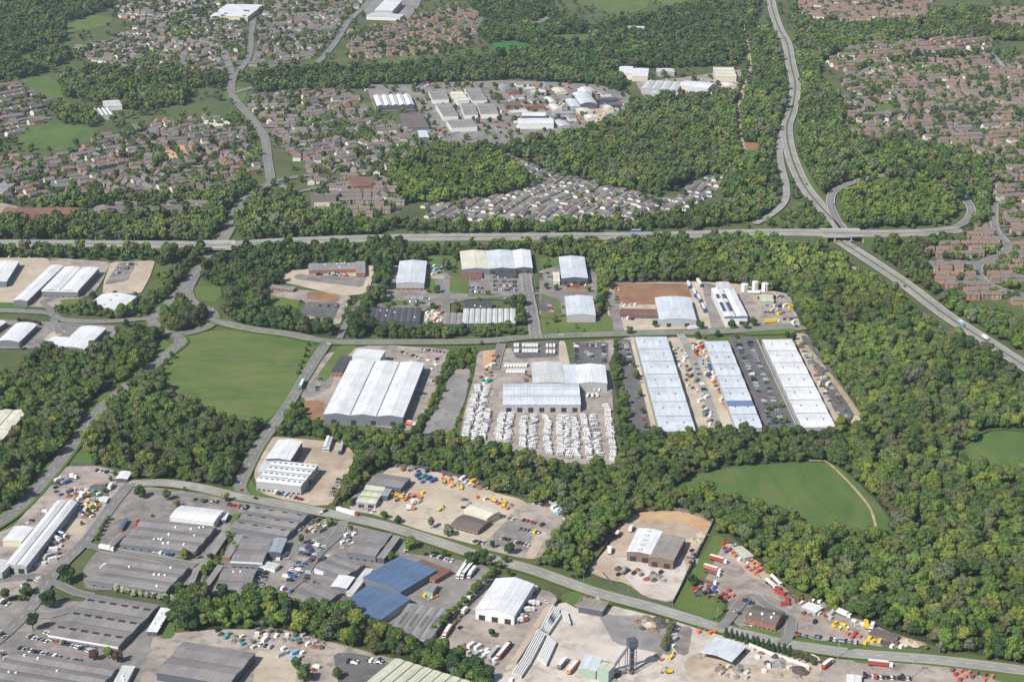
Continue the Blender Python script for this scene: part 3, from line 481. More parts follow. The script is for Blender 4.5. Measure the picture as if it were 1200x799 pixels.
# ---------------------------------------------------------------- buildings
FOOT = []        # footprints, world polygons
def frame(A, B, C, z):
    a, b, c = W(*A, z), W(*B, z), W(*C, z)
    u = b - a; v = b - c
    if v.length > u.length * 1.25:
        yv = v.normalized(); xv = Vector((yv.y, -yv.x, 0))
    else:
        xv = u.normalized(); yv = Vector((-xv.y, xv.x, 0))
    Wd = u.dot(xv); Ln = v.dot(yv)
    cen = b - xv * Wd / 2 - yv * Ln / 2
    return cen, math.atan2(xv.y, xv.x), abs(Wd), abs(Ln)
def building(name, label, A, B, C, h, n=1, ax='v', rise=1.5, roof='white', wall='grey', arc=False, rl=None, doors=0, wins=0, ddoor='f', solar=None, fascia=None, vents=0, cat=None, group=None, brick=0, wing=0, gut=True):
    cen, rz, Wd, Ln = frame(A, B, C, h)
    t = bpy.data.objects.new(name, None); COL.objects.link(t); t.location = (cen.x, cen.y, 0); t.rotation_euler = (0, 0, rz)
    tag(t, label, cat or name.replace('_', ' '), group)
    M = Matrix.Rotation(rz, 2); FOOT.append([tuple(Vector((cen.x, cen.y)) + M @ Vector(q)) for q in ((-Wd/2, -Ln/2), (Wd/2, -Ln/2), (Wd/2, Ln/2), (-Wd/2, Ln/2))])
    half, along = (Wd/2, Ln/2) if ax == 'v' else (Ln/2, Wd/2)     # half width across the ridges, half length along
    def prof(t_):
        if rise == 0: return h
        s = (t_ + half) / (2 * half) * n; f = s - math.floor(min(s, n - 1e-6))
        if arc: return h + rise * (1 - (2 * f - 1) ** 2)
        return h + rise * (1 - abs(2 * f - 1))
    ts = []
    k = (8 if arc else 2) * n
    ts = [-half + 2 * half * i / k for i in range(k + 1)] if rise else [-half, half]
    A_ = 'y' if ax == 'v' else 'x'
    wp = [(-half, 0.0)] + [(q, prof(q) - 0.12) for q in ts] + [(half, 0.0)]
    wpl = list(reversed(wp)) if A_ == 'y' else wp
    wm = part('wall', MB().prism(wpl, -along, along, A_), WL[wall], t)
    ov = 0.35
    tp = [(-half - ov, prof(-half))] + [(q, prof(q)) for q in ts[1:-1]] + [(half + ov, prof(half))]
    up = [(q, z + 0.06) for q, z in tp] ; dn = [(q, z - 0.10) for q, z in reversed(tp)]
    rp = up + dn; rp = rp if A_ == 'y' else list(reversed(rp))
    ro = part('roof', MB().prism(rp, -along - ov, along + ov, A_), RF[roof], t)
    def loc(tt, al, z): return (tt, al, z) if ax == 'v' else (al, tt, z)
    def slab(nm, tt, al, dt, da, mat, th=0.18, parent=ro):
        q = []
        for s1, s2 in ((-1, -1), (1, -1), (1, 1), (-1, 1)):
            tx_ = tt + s1 * dt / 2; q.append((tx_, al + s2 * da / 2))
        zs = [prof(max(-half, min(half, q_[0]))) for q_ in q]
        lo = [loc(a_, b_, z_ + .03) for (a_, b_), z_ in zip(q, zs)]; hi = [loc(a_, b_, z_ + .06 + th) for (a_, b_), z_ in zip(q, zs)]
        if ax != 'v': lo.reverse(); hi.reverse()
        part(nm, MB().add(lo + hi, [(3,2,1,0),(4,5,6,7),(0,1,5,4),(1,2,6,5),(2,3,7,6),(3,0,4,7)]), mat, parent)
    if rl:      # (per slope count along, slopes offset fraction, width across, length along, material)
        cnt, dt, da, lm = rl[:4]; off = rl[4] if len(rl) > 4 else 0.5
        for g in range(n):
            for sd_ in ((0.5 * off, 1 - 0.5 * off) if n * cnt < 60 and rise else (0.5,)):
                tt = -half + 2 * half * (g + sd_) / n
                for i in range(cnt): slab('roof_light', tt, -along + 2 * along * (i + .5) / cnt, dt, da, LIGHTS[lm], .12)
    if gut and n > 1 and rise:
        for g in range(1, n): slab('valley_gutter', -half + 2 * half * g / n, 0, .9 if not arc else .8, 2 * along, LIGHTS['dark'], .05)
    for i in range(vents):
        rg = random.Random(label + str(i)); slab('roof_vent', rg.uniform(-.8, .8) * half, rg.uniform(-.8, .8) * along, 1.3, 1.3, LIGHTS['white'], .9)
    if solar:
        for (a0, b0, na, nb) in solar:
            for i in range(na):
                for j in range(nb): slab('solar_panel', half * a0 + i * 3.3, along * b0 + j * 4.4, 3.0, 4.0, LIGHTS['solar'], .1)
    fx = Wd / 2; fy = -Ln / 2
    if fascia: 
        part('fascia', MB().box(-fx - .42, fx + .42, fy - .5, fy - .37, h - 1.3, h + .25), WL[fascia] if fascia in WL else RF[fascia], t)
    if brick: part('brick_base', MB().box(-fx - .06, fx + .06, fy - .16, fy - .02, 0, brick), WL['brick'], t)
    e = .14 if brick else .0
    for i in range(doors):
        if 'f' in ddoor:
            x = -fx + Wd * (i + .5) / doors; d = part('loading_door', MB().box(x - 2.2, x + 2.2, fy - .1 - e, fy + .05 - e, 0, min(4.6, h * .7)), DOOR, t)
        if 'r' in ddoor:
            y = -Ln / 2 + Ln * (i + .5) / doors; part('loading_door', MB().box(fx - .05, fx + .1, y - 2.2, y + 2.2, 0, min(4.6, h * .7)), DOOR, t)
    for i in range(wins):
        x = -fx + Wd * (i + .5) / wins; ww = min(2.4, Wd / wins * .6)
        wf = part('window', MB().box(x - ww/2 - .1, x + ww/2 + .1, fy - .22, fy - .17, 1.0, 2.5), WL['white'], t)
        part('pane', MB().box(x - ww/2, x + ww/2, fy - .26, fy - .2, 1.1, 2.4), GLASS, wf)
    return t
b = building
WH = 'warehouse'; FH = 'factory_hall'; OF = 'office_block'; WK = 'workshop'; SH = 'storage_shed'
BL = [
 # bottom left estate
 (WH, 'very long narrow white twin-ridged shed pointing up from the lower left edge', (68,585.6),(90,588),(30.6,663), 7, dict(n=2, roof='white', wall='grey', doors=2, gut=True)),
 (SH, 'square white low-roofed shed against the left side of the long white shed', (19,615),(39,618),(25,634.5), 5, dict(roof='white', wall='cream', rise=1)),
 (OF, 'pale grey office block with a lime green base at the left edge', (-14,654),(15.6,657.5),(8.7,671), 7, dict(roof='pale', wall='green', rise=.8, wins=5)),
 (SH, 'small white flat canopy shed in the corner of the scrap yard below the copse', (142.5,551),(155,552.5),(149,561), 4, dict(rise=.5, roof='white', wall='dark')),
 (SH, 'tiny pale green hut in the cluttered yard beside the long white shed', (118,581),(128,582),(124,588), 3, dict(rise=.4, roof='white', wall='green')),
 (WH, 'low white shallow-roofed hall above the first grey factory hall', (212.5,592),(263,598),(254.4,612.5), 6, dict(ax='u', arc=True, rise=1.2, roof='white', wall='white', rl=None, wins=6)),
 (SH, 'white lean-to box at the right end of the low white hall', (263.5,600.6),(268,601),(264,608.7), 4, dict(rise=0, roof='white', wall='dark')),
 (FH, 'grey multi-ridged factory hall dotted with white roof vents', (169,607.5),(253.7,617),(236,647.5), 4.8, dict(n=3, ax='u', rise=1.3, roof='grey', wall='steel', fascia='steel', vents=14, wins=9)),
 (OF, 'thin grey annexe strip right of the vent-dotted hall', (260,622),(268,625),(252,649), 4, dict(rise=0, roof='midgrey', wall='brick')),
 (FH, 'grey factory hall with a row of pale blossoming bushes along its front', (135,651),(222.5,663.7),(206,695), 4.8, dict(n=3, ax='u', rise=1.2, roof='grey', wall='steel', vents=6, wins=8)),
 (OF, 'low grey annexe right of the hall with blossoming bushes', (228,664),(234,665.5),(226,686), 4, dict(rise=0, roof='midgrey', wall='brick')),
 (SH, 'small white porch canopy at the top left corner of the bush-fronted hall', (122,659.5),(135,661),(132.5,667), 4, dict(rise=0, roof='white', wall='dark')),
 (FH, 'wide plain grey hall with white fascia above the car row at bottom left', (108.7,696),(187,708.7),(153,760), 4.8, dict(n=3, ax='u', rise=1.2, roof='grey', wall='steel', fascia='white', rl=(6,2.2,5,'dark',1.0), wins=8)),
 (OF, 'narrow white flat-roofed annexe right of the wide plain grey hall', (189,711),(200,712.5),(184,740), 4, dict(rise=0, roof='white', wall='dark', vents=4)),
 (FH, 'grey ridged hall cut by the bottom left corner with a white roof strip', (19,762),(139,782),(112,828), 4.8, dict(n=4, ax='u', rise=1.2, roof='grey', wall='steel', vents=5)),
 (OF, 'small pale annexe at the bottom edge right of the corner hall', (144,779),(158,780),(146,803), 4, dict(rise=0, roof='pale', wall='cream', vents=2)),
 (FH, 'dark grey hall with one dark roof stripe at the bottom edge', (216,751.5),(299,765),(276,803), 6.5, dict(n=2, ax='u', rise=1.3, roof='grey', wall='dark')),
 (OF, 'tiny grey gabled office with a red end wall beside the estate road', (141,624),(147,626),(132,640), 4, dict(rise=1.2, roof='midgrey', wall='brick')),
 (SH, 'tiny blue-roofed shed beside the estate road', (146,607),(150,608),(143,619), 3.5, dict(rise=.5, roof='blue', wall='brick')),
 (FH, 'bluish grey hall nearest the bend of the main road with slate tinted roof', (299,591),(363,601.5),(335,628), 4.8, dict(n=3, ax='u', rise=1.2, roof='grey', wall='steel', rl=(4,1.5,4,'dark',1.))),
 (FH, 'square grey hall with white front edge below the bluish grey hall', (287,627),(321,631.5),(307,659), 6, dict(n=2, ax='u', rise=1.1, roof='grey', wall='steel', fascia='white', wins=5)),
 (OF, 'thin annexe strip left of the square white-edged hall', (278,625),(286,626),(269,653), 4, dict(rise=0, roof='midgrey', wall='brick')),
 (WK, 'light blue-grey box workshop between square hall and scrap yard', (322.5,629.5),(336,631),(329,647), 6.5, dict(rise=.6, roof='steel', wall='dark')),
 (SH, 'low white shed below the blue-grey box workshop', (309,657),(328,661),(325,667), 3.5, dict(rise=.4, roof='pale', wall='white')),
 (FH, 'mid grey hall with one white domed vent above the tree belt', (264,662),(301,667),(288,697), 4.8, dict(n=2, ax='u', rise=1, roof='grey', wall='dark', vents=2)),
 (OF, 'lane-side grey annexe left of the hall above the tree belt', (256,661),(262,662),(243,688), 4, dict(rise=0, roof='midgrey', wall='brick')),
 (FH, 'small dark grey hall just above the tree belt right of the scrap cars', (370,683),(401,694),(384,716), 4.8, dict(n=2, ax='u', rise=1, roof='grey', wall='steel')),
 (OF, 'slim brownish annexe right of the small dark hall', (403,697),(409,699),(389,722), 3.5, dict(rise=0, roof='brown', wall='brick')),
 (FH, 'grey hall with a blue edge left of the blue-roofed works', (393,649),(428,661),(414,678), 6, dict(n=2, ax='u', rise=1, roof='grey', wall='steel')),
 (WK, 'bright white square roof block joined to the grey hall beside the blue works', (400,670),(415.5,676),(406,689), 6, dict(rise=.5, roof='white', wall='steel')),
 (OF, 'long pale annexe strip between the grey hall and the blue-roofed works', (430,664),(437,666.5),(414,695), 4, dict(rise=0, roof='pale', wall='cream')),
 (SH, 'small white canopy in front of the parked wrecks', (375,661),(390,664),(387,671), 3.5, dict(rise=0, roof='white', wall='white')),
 (FH, 'grey hall right beside the main road opposite the red and white lorry', (430,617),(460,625),(440,651), 6, dict(n=2, ax='u', rise=1, roof='grey', wall='steel', wins=4)),
 (OF, 'grey side wing of the roadside hall opposite the lorry', (462,626),(469.5,628),(450,654), 5, dict(rise=0, roof='midgrey', wall='dark')),
 (FH, 'upper bright blue single-ridged roof of the works by the main road', (467.5,652),(511,668),(487.5,700), 6.5, dict(n=1, rise=1.2, roof='blue', wall='steel', gut=False)),
 (FH, 'lower blue double-ridged roof with white edge beside the tree belt', (432,685),(481,701),(456,733), 6, dict(n=2, rise=.9, roof='blue', wall='grey', fascia='white')),
 (FH, 'light grey ribbed sawtooth roof joined to the blue-roofed works', (483,701.5),(527,715),(503,750), 5.5, dict(n=4, rise=1.2, roof='midgrey', wall='grey', rl=(1,1.6,16,'dark',1.))),
 (OF, 'low red-brown roofed office block wrapped round the blue works', (495,655),(529,668),(520,683), 4.5, dict(rise=0, roof='redbrown', wall='brick', wins=4)),
 (SH, 'small grey-green box shed in front of the red-brown office roof', (504,681),(513,684),(507,693), 5, dict(rise=0, roof='midgrey', wall='green')),
 (WH, 'big white gabled shed with a dark doorway beside the pipe yard', (586,671),(625.6,684),(602.5,721), 8, dict(rise=3, roof='white', wall='white', doors=3)),
 (FH, 'pale cream-green ribbed roof cut by the bottom edge', (464,771),(563,802),(543,836), 8.5, dict(n=9, rise=.5, roof='palegreen', wall='grey')),
 # yards along the main road
 (OF, 'dark brown roofed low block in front of the cream shed', (544,602.5),(575,610.6),(567,624), 4, dict(ax='u', rise=1.5, roof='brown', wall='brown', wins=6)),
 (WH, 'cream white shed behind the dark brown roofed block', (559,589),(586,599),(577,609.5), 6.5, dict(rise=1, ax='u', roof='cream', wall='cream')),
 (FH, 'dark grey hall at the top left of the sandy plant hire yard', (443,554),(481,560),(475,572.5), 6, dict(ax='u', rise=1, roof='grey', wall='dark')),
 (WK, 'pale cream triple-ridged workshop beside the dark grey yard hall', (433,564),(453,569),(440,590), 4.5, dict(n=3, ax='u', rise=.8, roof='palegreen', wall='grey', doors=2)),
 (SH, 'small pale blue roofed shed right of the cream triple-ridged workshop', (452,571),(459,573),(454,581), 5, dict(rise=.3, roof='steel', wall='dark')),
 (WH, 'tall plain white windowless shed standing on the pale lorry yard', (328,513),(354,517),(340,539), 10, dict(rise=1.2, roof='white', wall='dark')),
 (WH, 'white roof with rows of small dark rooflights above a grey wall', (322,539),(373,544.5),(359,570), 8.5, dict(n=4, ax='u', rise=.7, roof='white', wall='grey', rl=(8,1.4,2.2,'dark',1.), wins=9, doors=1, ddoor='r')),
 (WH, 'low white left wing of the hall with rows of dark rooflights', (311,537),(321.5,538.5),(313,553), 8, dict(n=1, ax='u', rise=.6, roof='pale', wall='grey')),
 # centre
 (WH, 'huge white triple-ridged warehouse right of the mown field', (413.2,418.1),(497,425.6),(472,488.8), 9, dict(n=3, rise=1.6, roof='white', wall='steel', doors=4, gut=True)),
 (WH, 'white raised box block behind the huge white warehouse', (419,408.5),(451.5,410.5),(450,419.5), 11, dict(rise=0, roof='white', wall='white')),
 (OF, 'dark flat-roofed brick office left of the huge white warehouse', (399,417),(412,417.5),(401.5,436), 5, dict(rise=0, roof='dark', wall='brick', wins=3)),
 (WH, 'long pale striped double-ridged hall above the rows of caravans', (590,450),(678,450),(682,474), 7.5, dict(n=2, ax='u', rise=1.6, roof='bluewhite', wall='grey', rl=(24,7.0,.9,'tan',1.), doors=7, gut=False)),
 (WH, 'square pale roof behind the left half of the striped hall', (622.5,423),(657.5,424.5),(661,448.5), 8, dict(rise=1.2, roof='pale', wall='grey', rl=(6,7,.6,'tan',1.))),
 (WH, 'white roofed end hall at the right rear of the caravan dealer', (675,426),(708.5,427.5),(711.5,449), 8, dict(rise=1.4, roof='white', wall='grey')),
 (WH, 'narrow flat white link roof between two caravan dealer halls', (659,427),(674.5,427),(677,449), 7.6, dict(rise=0, roof='bluewhite', wall='grey')),
 (WH, 'leftmost of the three long seven-bay white shed rows', (744.4,394.4),(780.5,394.4),(814.6,504.8), 7.5, dict(n=7, ax='u', rise=.9, roof='bluewhite', wall='grey', vents=0, rl=(2,2.2,1.1,'dark',1.))),
 (WH, 'middle of the three long white shed rows with a blue roof band', (825.5,399.6),(852.7,399.6),(893.3,501), 7.5, dict(n=7, ax='u', rise=.9, roof='bluewhite', wall='grey', rl=(2,2.2,1.1,'dark',1.))),
 (WH, 'rightmost of the three long white shed rows next to the big wood', (893.3,398.4),(927.3,397.6),(978.5,500), 7.5, dict(n=7, ax='u', rise=.9, roof='white', wall='grey', rl=(2,2.2,1.1,'dark',1.))),
 (WH, 'lone pale blue gabled shed with brick front left of the middle estate', (468.5,306),(500,306),(497,332), 8, dict(rise=1.6, roof='bluewhite', wall='grey', brick=3, wins=6)),
 (WH, 'cream-roofed left shed of the joined trio below the dual carriageway', (539,294),(570,294),(573.5,315), 7, dict(rise=1.5, roof='cream', wall='steel')),
 (WH, 'blue-white middle shed of the joined trio below the dual carriageway', (570.6,293.6),(600.6,293.6),(604,314.6), 7, dict(rise=1.5, roof='bluewhite', wall='dark', doors=3)),
 (WH, 'white right shed of the joined trio below the dual carriageway', (601.2,293.2),(621,293.2),(624,314), 7, dict(rise=1.5, roof='white', wall='dark', doors=2)),
 (OF, 'low red office in front of the cream-roofed shed', (541,319),(565,319),(565,325), 3.5, dict(rise=.4, roof='redbrown', wall='brick', wins=5)),
 (OF, 'low dark office in front of the blue-white shed', (581,318),(605,318),(605,323), 3.5, dict(rise=0, roof='dark', wall='dark')),
 (WK, 'dark terrace of workshops with closely spaced roof slots', (435,361),(494,361),(495,377.5), 5, dict(n=8, rise=.7, roof='dark', wall='dark', gut=True, vents=5)),
 (WK, 'short grey workshop terrace left of the light striped terrace', (520.5,367),(543,367),(542,380), 5, dict(n=3, rise=.6, roof='midgrey', wall='dark')),
 (WK, 'light grey striped workshop terrace beside the central estate road', (543.5,362),(603.6,362),(603.6,379), 5.5, dict(n=9, rise=.6, roof='pale', wall='dark')),
 (WK, 'dark roof block behind the light striped terrace', (546,353),(576.5,353),(576,361.5), 5.5, dict(rise=.5, roof='dark', wall='dark', vents=2)),
 (WH, 'pale gabled shed with dark open front right of the central estate road', (655,300.6),(684.4,301),(688.7,326), 8, dict(rise=1.6, roof='bluewhite', wall='dark', doors=3)),
 (WH, 'pale gabled shed with plain grey front in the middle estate', (662,347),(694.4,347.3),(698,369.5), 7.5, dict(rise=1.6, roof='bluewhite', wall='grey')),
 (SH, 'small tan side block beside the pale shed with dark front', (648,319),(655,319),(656,330), 5, dict(rise=0, roof='cream', wall='cream')),
 (WH, 'arched pale shed beside the red soil plot', (767.5,349),(808.7,349),(816,375), 8, dict(rise=1.8, arc=True, roof='bluewhite', wall='grey', doors=2)),
 (OF, 'long low red-brown office in front of the red soil plot', (727,361.5),(773,362.5),(774,370), 4.2, dict(ax='u', rise=.6, roof='redbrown', wall='dark', wins=8)),
 (WH, 'white shed with blue fascia and dark solar panels', (833.7,338),(859.4,337.5),(876,370.6), 9.5, dict(n=2, rise=1, roof='white', wall='white', fascia='blue', solar=[(-.78,-.62,3,6),(-.78,.28,3,3)], doors=2)),
 (SH, 'white box behind the shed with solar panels', (839,330.5),(854,330.5),(857,338), 11, dict(rise=.6, roof='pale', wall='white')),
 (SH, 'pale green portable block in the tank yard', (890,345.6),(905,345.6),(907,353.5), 5, dict(rise=.4, roof='palegreen', wall='green')),
 # left centre
 (WH, 'largest white double-ridged warehouse at the left above the side road', (77.3,311),(115.8,314),(91,341), 8, dict(n=2, rise=1.2, roof='white', wall='steel', fascia='white', wins=6)),
 (WH, 'long narrow white shed left of the largest warehouse at left', (60.5,310),(74.5,311.5),(31.7,352.6), 6.5, dict(rise=1.4, roof='white', wall='steel')),
 (WH, 'white shed cut by the left edge above the side road', (-3,303.5),(22.4,306),(7.3,330), 7, dict(rise=1.2, roof='white', wall='steel')),
 (WH, 'white arched shed beside the hedge near the gyratory', (120,344.5),(160,347.5),(144,364), 6, dict(ax='v', arc=True, rise=2.2, roof='white', wall='cream', rl=(3,3,1.6,'pale',1.))),
 (WH, 'white arched shed below the side road at the left edge', (20.3,378),(43.6,380),(22,401), 6, dict(arc=True, rise=1.8, roof='white', wall='steel')),
 (WH, 'white arched rear hall of the pair near the left wood', (96,381.5),(124.5,384.5),(99,409), 6.5, dict(arc=True, rise=1.6, roof='white', wall='steel')),
 (WH, 'lower white front hall of the pair near the left wood', (62,394.5),(92,397.5),(82,409), 6, dict(rise=1, roof='white', wall='steel')),
 (WH, 'white sliver of roof cut by the left edge above the wood', (-20,374),(8,377),(0,389), 6, dict(rise=1.4, roof='white', wall='steel')),
 (WH, 'cream ribbed roof surrounded by trees at the left edge', (-14,477),(32,481),(0,518), 7, dict(n=3, rise=.8, roof='cream', wall='grey', rl=(4,6,1.2,'dark',1.))),
 (SH, 'long low grey roofed shed in the compound among trees', (362,309),(427,307),(427,315), 5, dict(ax='u', rise=.5, roof='midgrey', wall='brick', vents=6)),
 (SH, 'square grey end block of the long compound shed', (417,306),(427.5,306),(428,320), 5.6, dict(rise=0, roof='midgrey', wall='brick')),
 (SH, 'thin pale roofed shed with brown wall at the left of the compound', (312.5,332.5),(347.5,336.3),(347,340), 4, dict(ax='u', rise=.3, roof='midgrey', wall='brown')),
 (WK, 'white ribbed half of the shed in the sandy quarry yard', (750,615),(776,622.3),(763.5,649.5), 8, dict(rise=1, roof='white', wall='brown', rl=(5,3,1,'dark',1.), doors=2)),
 (WK, 'brown-grey striped half of the shed in the sandy quarry yard', (776.6,622.6),(803,630),(789,656.5), 8, dict(rise=1, roof='rust', wall='brown', doors=2)),
 (OF, 'small cream cabin block among the coloured stacks', (869,639.5),(883,651),(876,656), 4, dict(rise=.2, roof='palegreen', wall='grey')),
 (SH, 'small white box shed in the long thin plant yard', (947.5,705),(964,711.5),(958,718), 4, dict(rise=.4, roof='white', wall='grey')),
 (OF, 'brown gabled brick block beside the main road on the right', (885,709),(920,717.5),(914,733), 6, dict(ax='u', rise=2.2, roof='brown', wall='brick', wins=7, vents=4)),
 (SH, 'brown flat stack-like shed at the tip of the thin plant yard', (1025,735),(1054,744),(1050,751), 3.5, dict(rise=0, roof='brown', wall='brown')),
 (WK, 'low green sided batching shed beside the tall hopper', (688,763),(706,770),(698,786), 7, dict(rise=.6, roof='bluewhite', wall='green')),
 (WK, 'taller green clad block right beside the tall hopper', (706.5,775),(720,779),(717,787), 10, dict(rise=.4, roof='palegreen', wall='green')),
 (SH, 'tumbledown grey and pink block among rubble by the pipe stacks', (685,700),(713,705),(707,716), 5, dict(rise=.3, roof='rust', wall='dark')),
 (OF, 'white cabin by the bottom edge in the lorry park', (992.5,791),(1009,791.5),(1009,803), 4, dict(rise=.4, roof='white', wall='white')),
 # top
 (WH, 'white supermarket-like box at the very top left of centre', (266,5),(308,6),(290,20), 9, dict(rise=.6, roof='white', wall='cream')),
 (WH, 'tall white box warehouse at the top edge', (450,1),(471,1),(460,13), 11, dict(rise=.6, roof='white', wall='grey')),
 (OF, 'white low front strip below the tall white box', (435,15.5),(474,17),(473,21), 6, dict(rise=.3, roof='pale', wall='white')),
 (WH, 'white five-ridged hall among trees in the far industrial area', (437.5,112.5),(480,111),(486,123), 8, dict(n=5, rise=2, roof='white', wall='dark')),
 (FH, 'brownish flat hall below the white five-ridged hall', (469,132.5),(493,132),(503,149), 7, dict(n=2, ax='u', rise=.7, roof='brown', wall='steel')),
 (SH, 'small blue-white shed below the brownish flat hall', (489,153),(500,153),(503,161), 5, dict(rise=.4, roof='bluewhite', wall='steel')),
 (WH, 'pale cream hall squeezed between grey units in the far estate', (527.5,107.5),(541,107),(550,118), 8, dict(n=3, ax='u', rise=1, roof='cream', wall='white')),
 (WH, 'long white front shed of the far works yard', (606.5,139),(647,138.5),(648.5,145), 8, dict(ax='u', rise=1, roof='white', wall='white')),
 (WH, 'long white rear shed of the far works yard', (612,131.5),(639,131.5),(640,136), 8, dict(ax='u', rise=1, roof='white', wall='dark')),
 (WH, 'large grey arched shed with dark gable in the far works yard', (671,110),(690,109),(700,122), 8, dict(arc=True, rise=3, roof='bluewhite', wall='dark')),
 (WH, 'pale shed left of the dark-gabled arched shed', (662,116),(674,116),(680,125), 6, dict(rise=1, roof='bluewhite', wall='grey')),
 (WH, 'white pointed hall behind the dark-gabled arched shed', (676,104),(690,104),(694,109), 9, dict(rise=2.5, roof='white', wall='grey')),
 (WH, 'small white flat hall left in the clearing of the far wood', (725,78),(741,78),(745,87), 8, dict(rise=.4, roof='white', wall='white')),
 (WH, 'wider white flat hall in the clearing of the far wood', (742,82),(760,80.5),(759,90), 8, dict(rise=.4, roof='white', wall='cream')),
 (FH, 'grey-white four-ridged hall in the far clearing', (758,95),(799,97),(796,106.5), 8, dict(n=4, rise=2, roof='pale', wall='grey')),
 (FH, 'grey low hall in front of the four-ridged hall', (765,107),(795,108.5),(795,112), 6, dict(n=3, rise=1.4, roof='pale', wall='grey')),
 (WH, 'white hall right of the four-ridged hall', (803.5,94.5),(838,97.5),(838,104), 8, dict(ax='u', rise=1.4, roof='white', wall='cream')),
 (WH, 'white front hall below the white hall in the clearing', (807,101.5),(829,102.5),(829,109), 7, dict(rise=1, roof='bluewhite', wall='cream')),
 (WH, 'cream-white ribbed hall at the right end of the far clearing', (835,77),(859,79),(863,90), 9, dict(n=3, ax='u', rise=1, roof='cream', wall='cream')),
 (SH, 'thin pale hall half hidden in trees in the far clearing', (769,80.5),(789,80.5),(788,84.5), 7, dict(rise=.5, roof='pale', wall='grey')),
 (OF, 'cream block alone among trees near the top edge', (730,31),(755,31),(755,35), 7, dict(rise=.4, roof='pale', wall='brown')),
 (FH, 'very long red-brown ridged school-like block at left', (9,243.5),(96,243.5),(96,251), 7, dict(ax='u', rise=3.5, roof='redbrown', wall='brick')),
 (FH, 'short orange-brown gabled wing in front of the long red-brown block', (40,252.5),(47,252.5),(37,264), 6, dict(rise=2.5, roof='redbrown', wall='brick')),
 (FH, 'large pale grey flat roof at the left edge among houses', (-14,214),(18,215),(20,226), 6, dict(rise=0, roof='midgrey', wall='cream')),
 (OF, 'red-brown pitched block right of the far roundabout', (405,207.5),(431,206.5),(440,217), 7, dict(ax='u', rise=2.5, roof='redbrown', wall='brick')),
 (OF, 'grey-brown pitched block near the far roundabout', (369,229),(394,228.5),(396,236), 7, dict(ax='u', rise=2, roof='brown', wall='cream')),
 (OF, 'white-walled flat school block among houses at upper left', (120,118),(140,117),(143,124), 6, dict(rise=0, roof='pale', wall='white')),
 (OF, 'cream flat block beside the road at upper left', (235,142),(262,139),(266,147), 6, dict(rise=0, roof='cream', wall='cream')),
 (OF, 'low grey roof group among the trees in the upper left park', (108,128),(128,127),(134,135), 6, dict(n=4, rise=2, roof='pale', wall='cream')),
 (OF, 'dark long terrace-like block above the left dual carriageway belt', (158,242.5),(185,242),(185,247), 7, dict(ax='u', rise=2, roof='brown', wall='brick')),
 (OF, 'second dark pitched block above the left belt', (192,242.5),(215,242),(215,247), 7, dict(ax='u', rise=2, roof='brown', wall='cream')),
]
for q in BL: building(q[0], q[1], q[2], q[3], q[4], q[5], **q[6])
UN = [((502.5,107),(521,106),(526,116)), ((544,104),(561,102.5),(571,117)), ((510.6,122),(527.5,121),(537,135.6)), ((540,122.5),(555,121),(560,134)), ((559,122),(579,121),(584,133)), ((523,141),(552.5,139.5),(559,148))]
UL = ['rear left grey unit of the far industrial estate', 'rear right grey unit of the far industrial estate', 'middle left grey unit of the far industrial estate', 'middle grey unit of the far industrial estate', 'middle right grey unit of the far industrial estate', 'front grey unit of the far industrial estate']
for (a_, b_, c_), l_ in zip(UN, UL):
    building('industrial_unit', l_, a_, b_, c_, 8, n=3, ax='u', rise=1, roof='midgrey', wall='white', group='grey units of the far industrial estate')
gfw = random.Random(31); k_ = 0
for poly_, n_ in (([(585,100),(690,103),(730,122),(690,145),(640,150),(600,146),(590,125)], 44), ([(572,98),(600,97),(600,104),(574,104)], 4), ([(760,108),(835,108),(850,92),(860,100),(840,112),(770,115)], 8)):
    tr_ = 0
    while tr_ < 900 and n_:
        tr_ += 1; x_, y_ = gfw.uniform(572, 865), gfw.uniform(90, 152)
        if not inpoly(x_, y_, poly_): continue
        p_ = W(x_, y_); 
        if any(abs(f[0][0]-p_.x) < 200 and min((q[0]-p_.x)**2+(q[1]-p_.y)**2 for q in f+[tuple(np.mean(f, axis=0))]) < 17**2 or inpoly(p_.x, p_.y, f) for f in FOOT): continue
        w1, w2 = gfw.uniform(7, 16), gfw.uniform(4, 9); rc, wc = gfw.choice([('white','cream'),('cream','cream'),('brown','brick'),('pale','grey'),('midgrey','white'),('dark','dark'),('redbrown','brick'),('steel','grey')])
        t = bpy.data.objects.new('works_shed', None); COL.objects.link(t); t.location = (p_.x, p_.y, 0); a_ = .25 + gfw.choice([0, 1.57]); t.rotation_euler.z = a_; h_ = gfw.uniform(3.5, 6)
        part('wall', MB().prism([(-w2, 0), (-w2, h_), (0, h_+1.2), (w2, h_), (w2, 0)], -w1, w1, 'x'), WL[wc], t); part('roof', MB().prism([(-w2-.3, h_), (-w2-.3, h_+.2), (0, h_+1.5), (w2+.3, h_+.2), (w2+.3, h_), (0, h_+1.25)], -w1-.3, w1+.3, 'x'), RF[rc], t)
        c_, s_ = math.cos(a_), math.sin(a_); FOOT.append([(p_.x+x*c_-y*s_, p_.y+x*s_+y*c_) for x, y in ((-w1,-w2),(w1,-w2),(w1,w2),(-w1,w2))]); n_ -= 1
        reg(t, {'white':'white','cream':'cream','brown':'brown','pale':'pale','midgrey':'grey','dark':'dark','redbrown':'red-brown','steel':'blue-grey'}[rc]+'-roofed small shed', 'in the far works yard' if x_ < 750 else 'in the far clearing', 'shed')
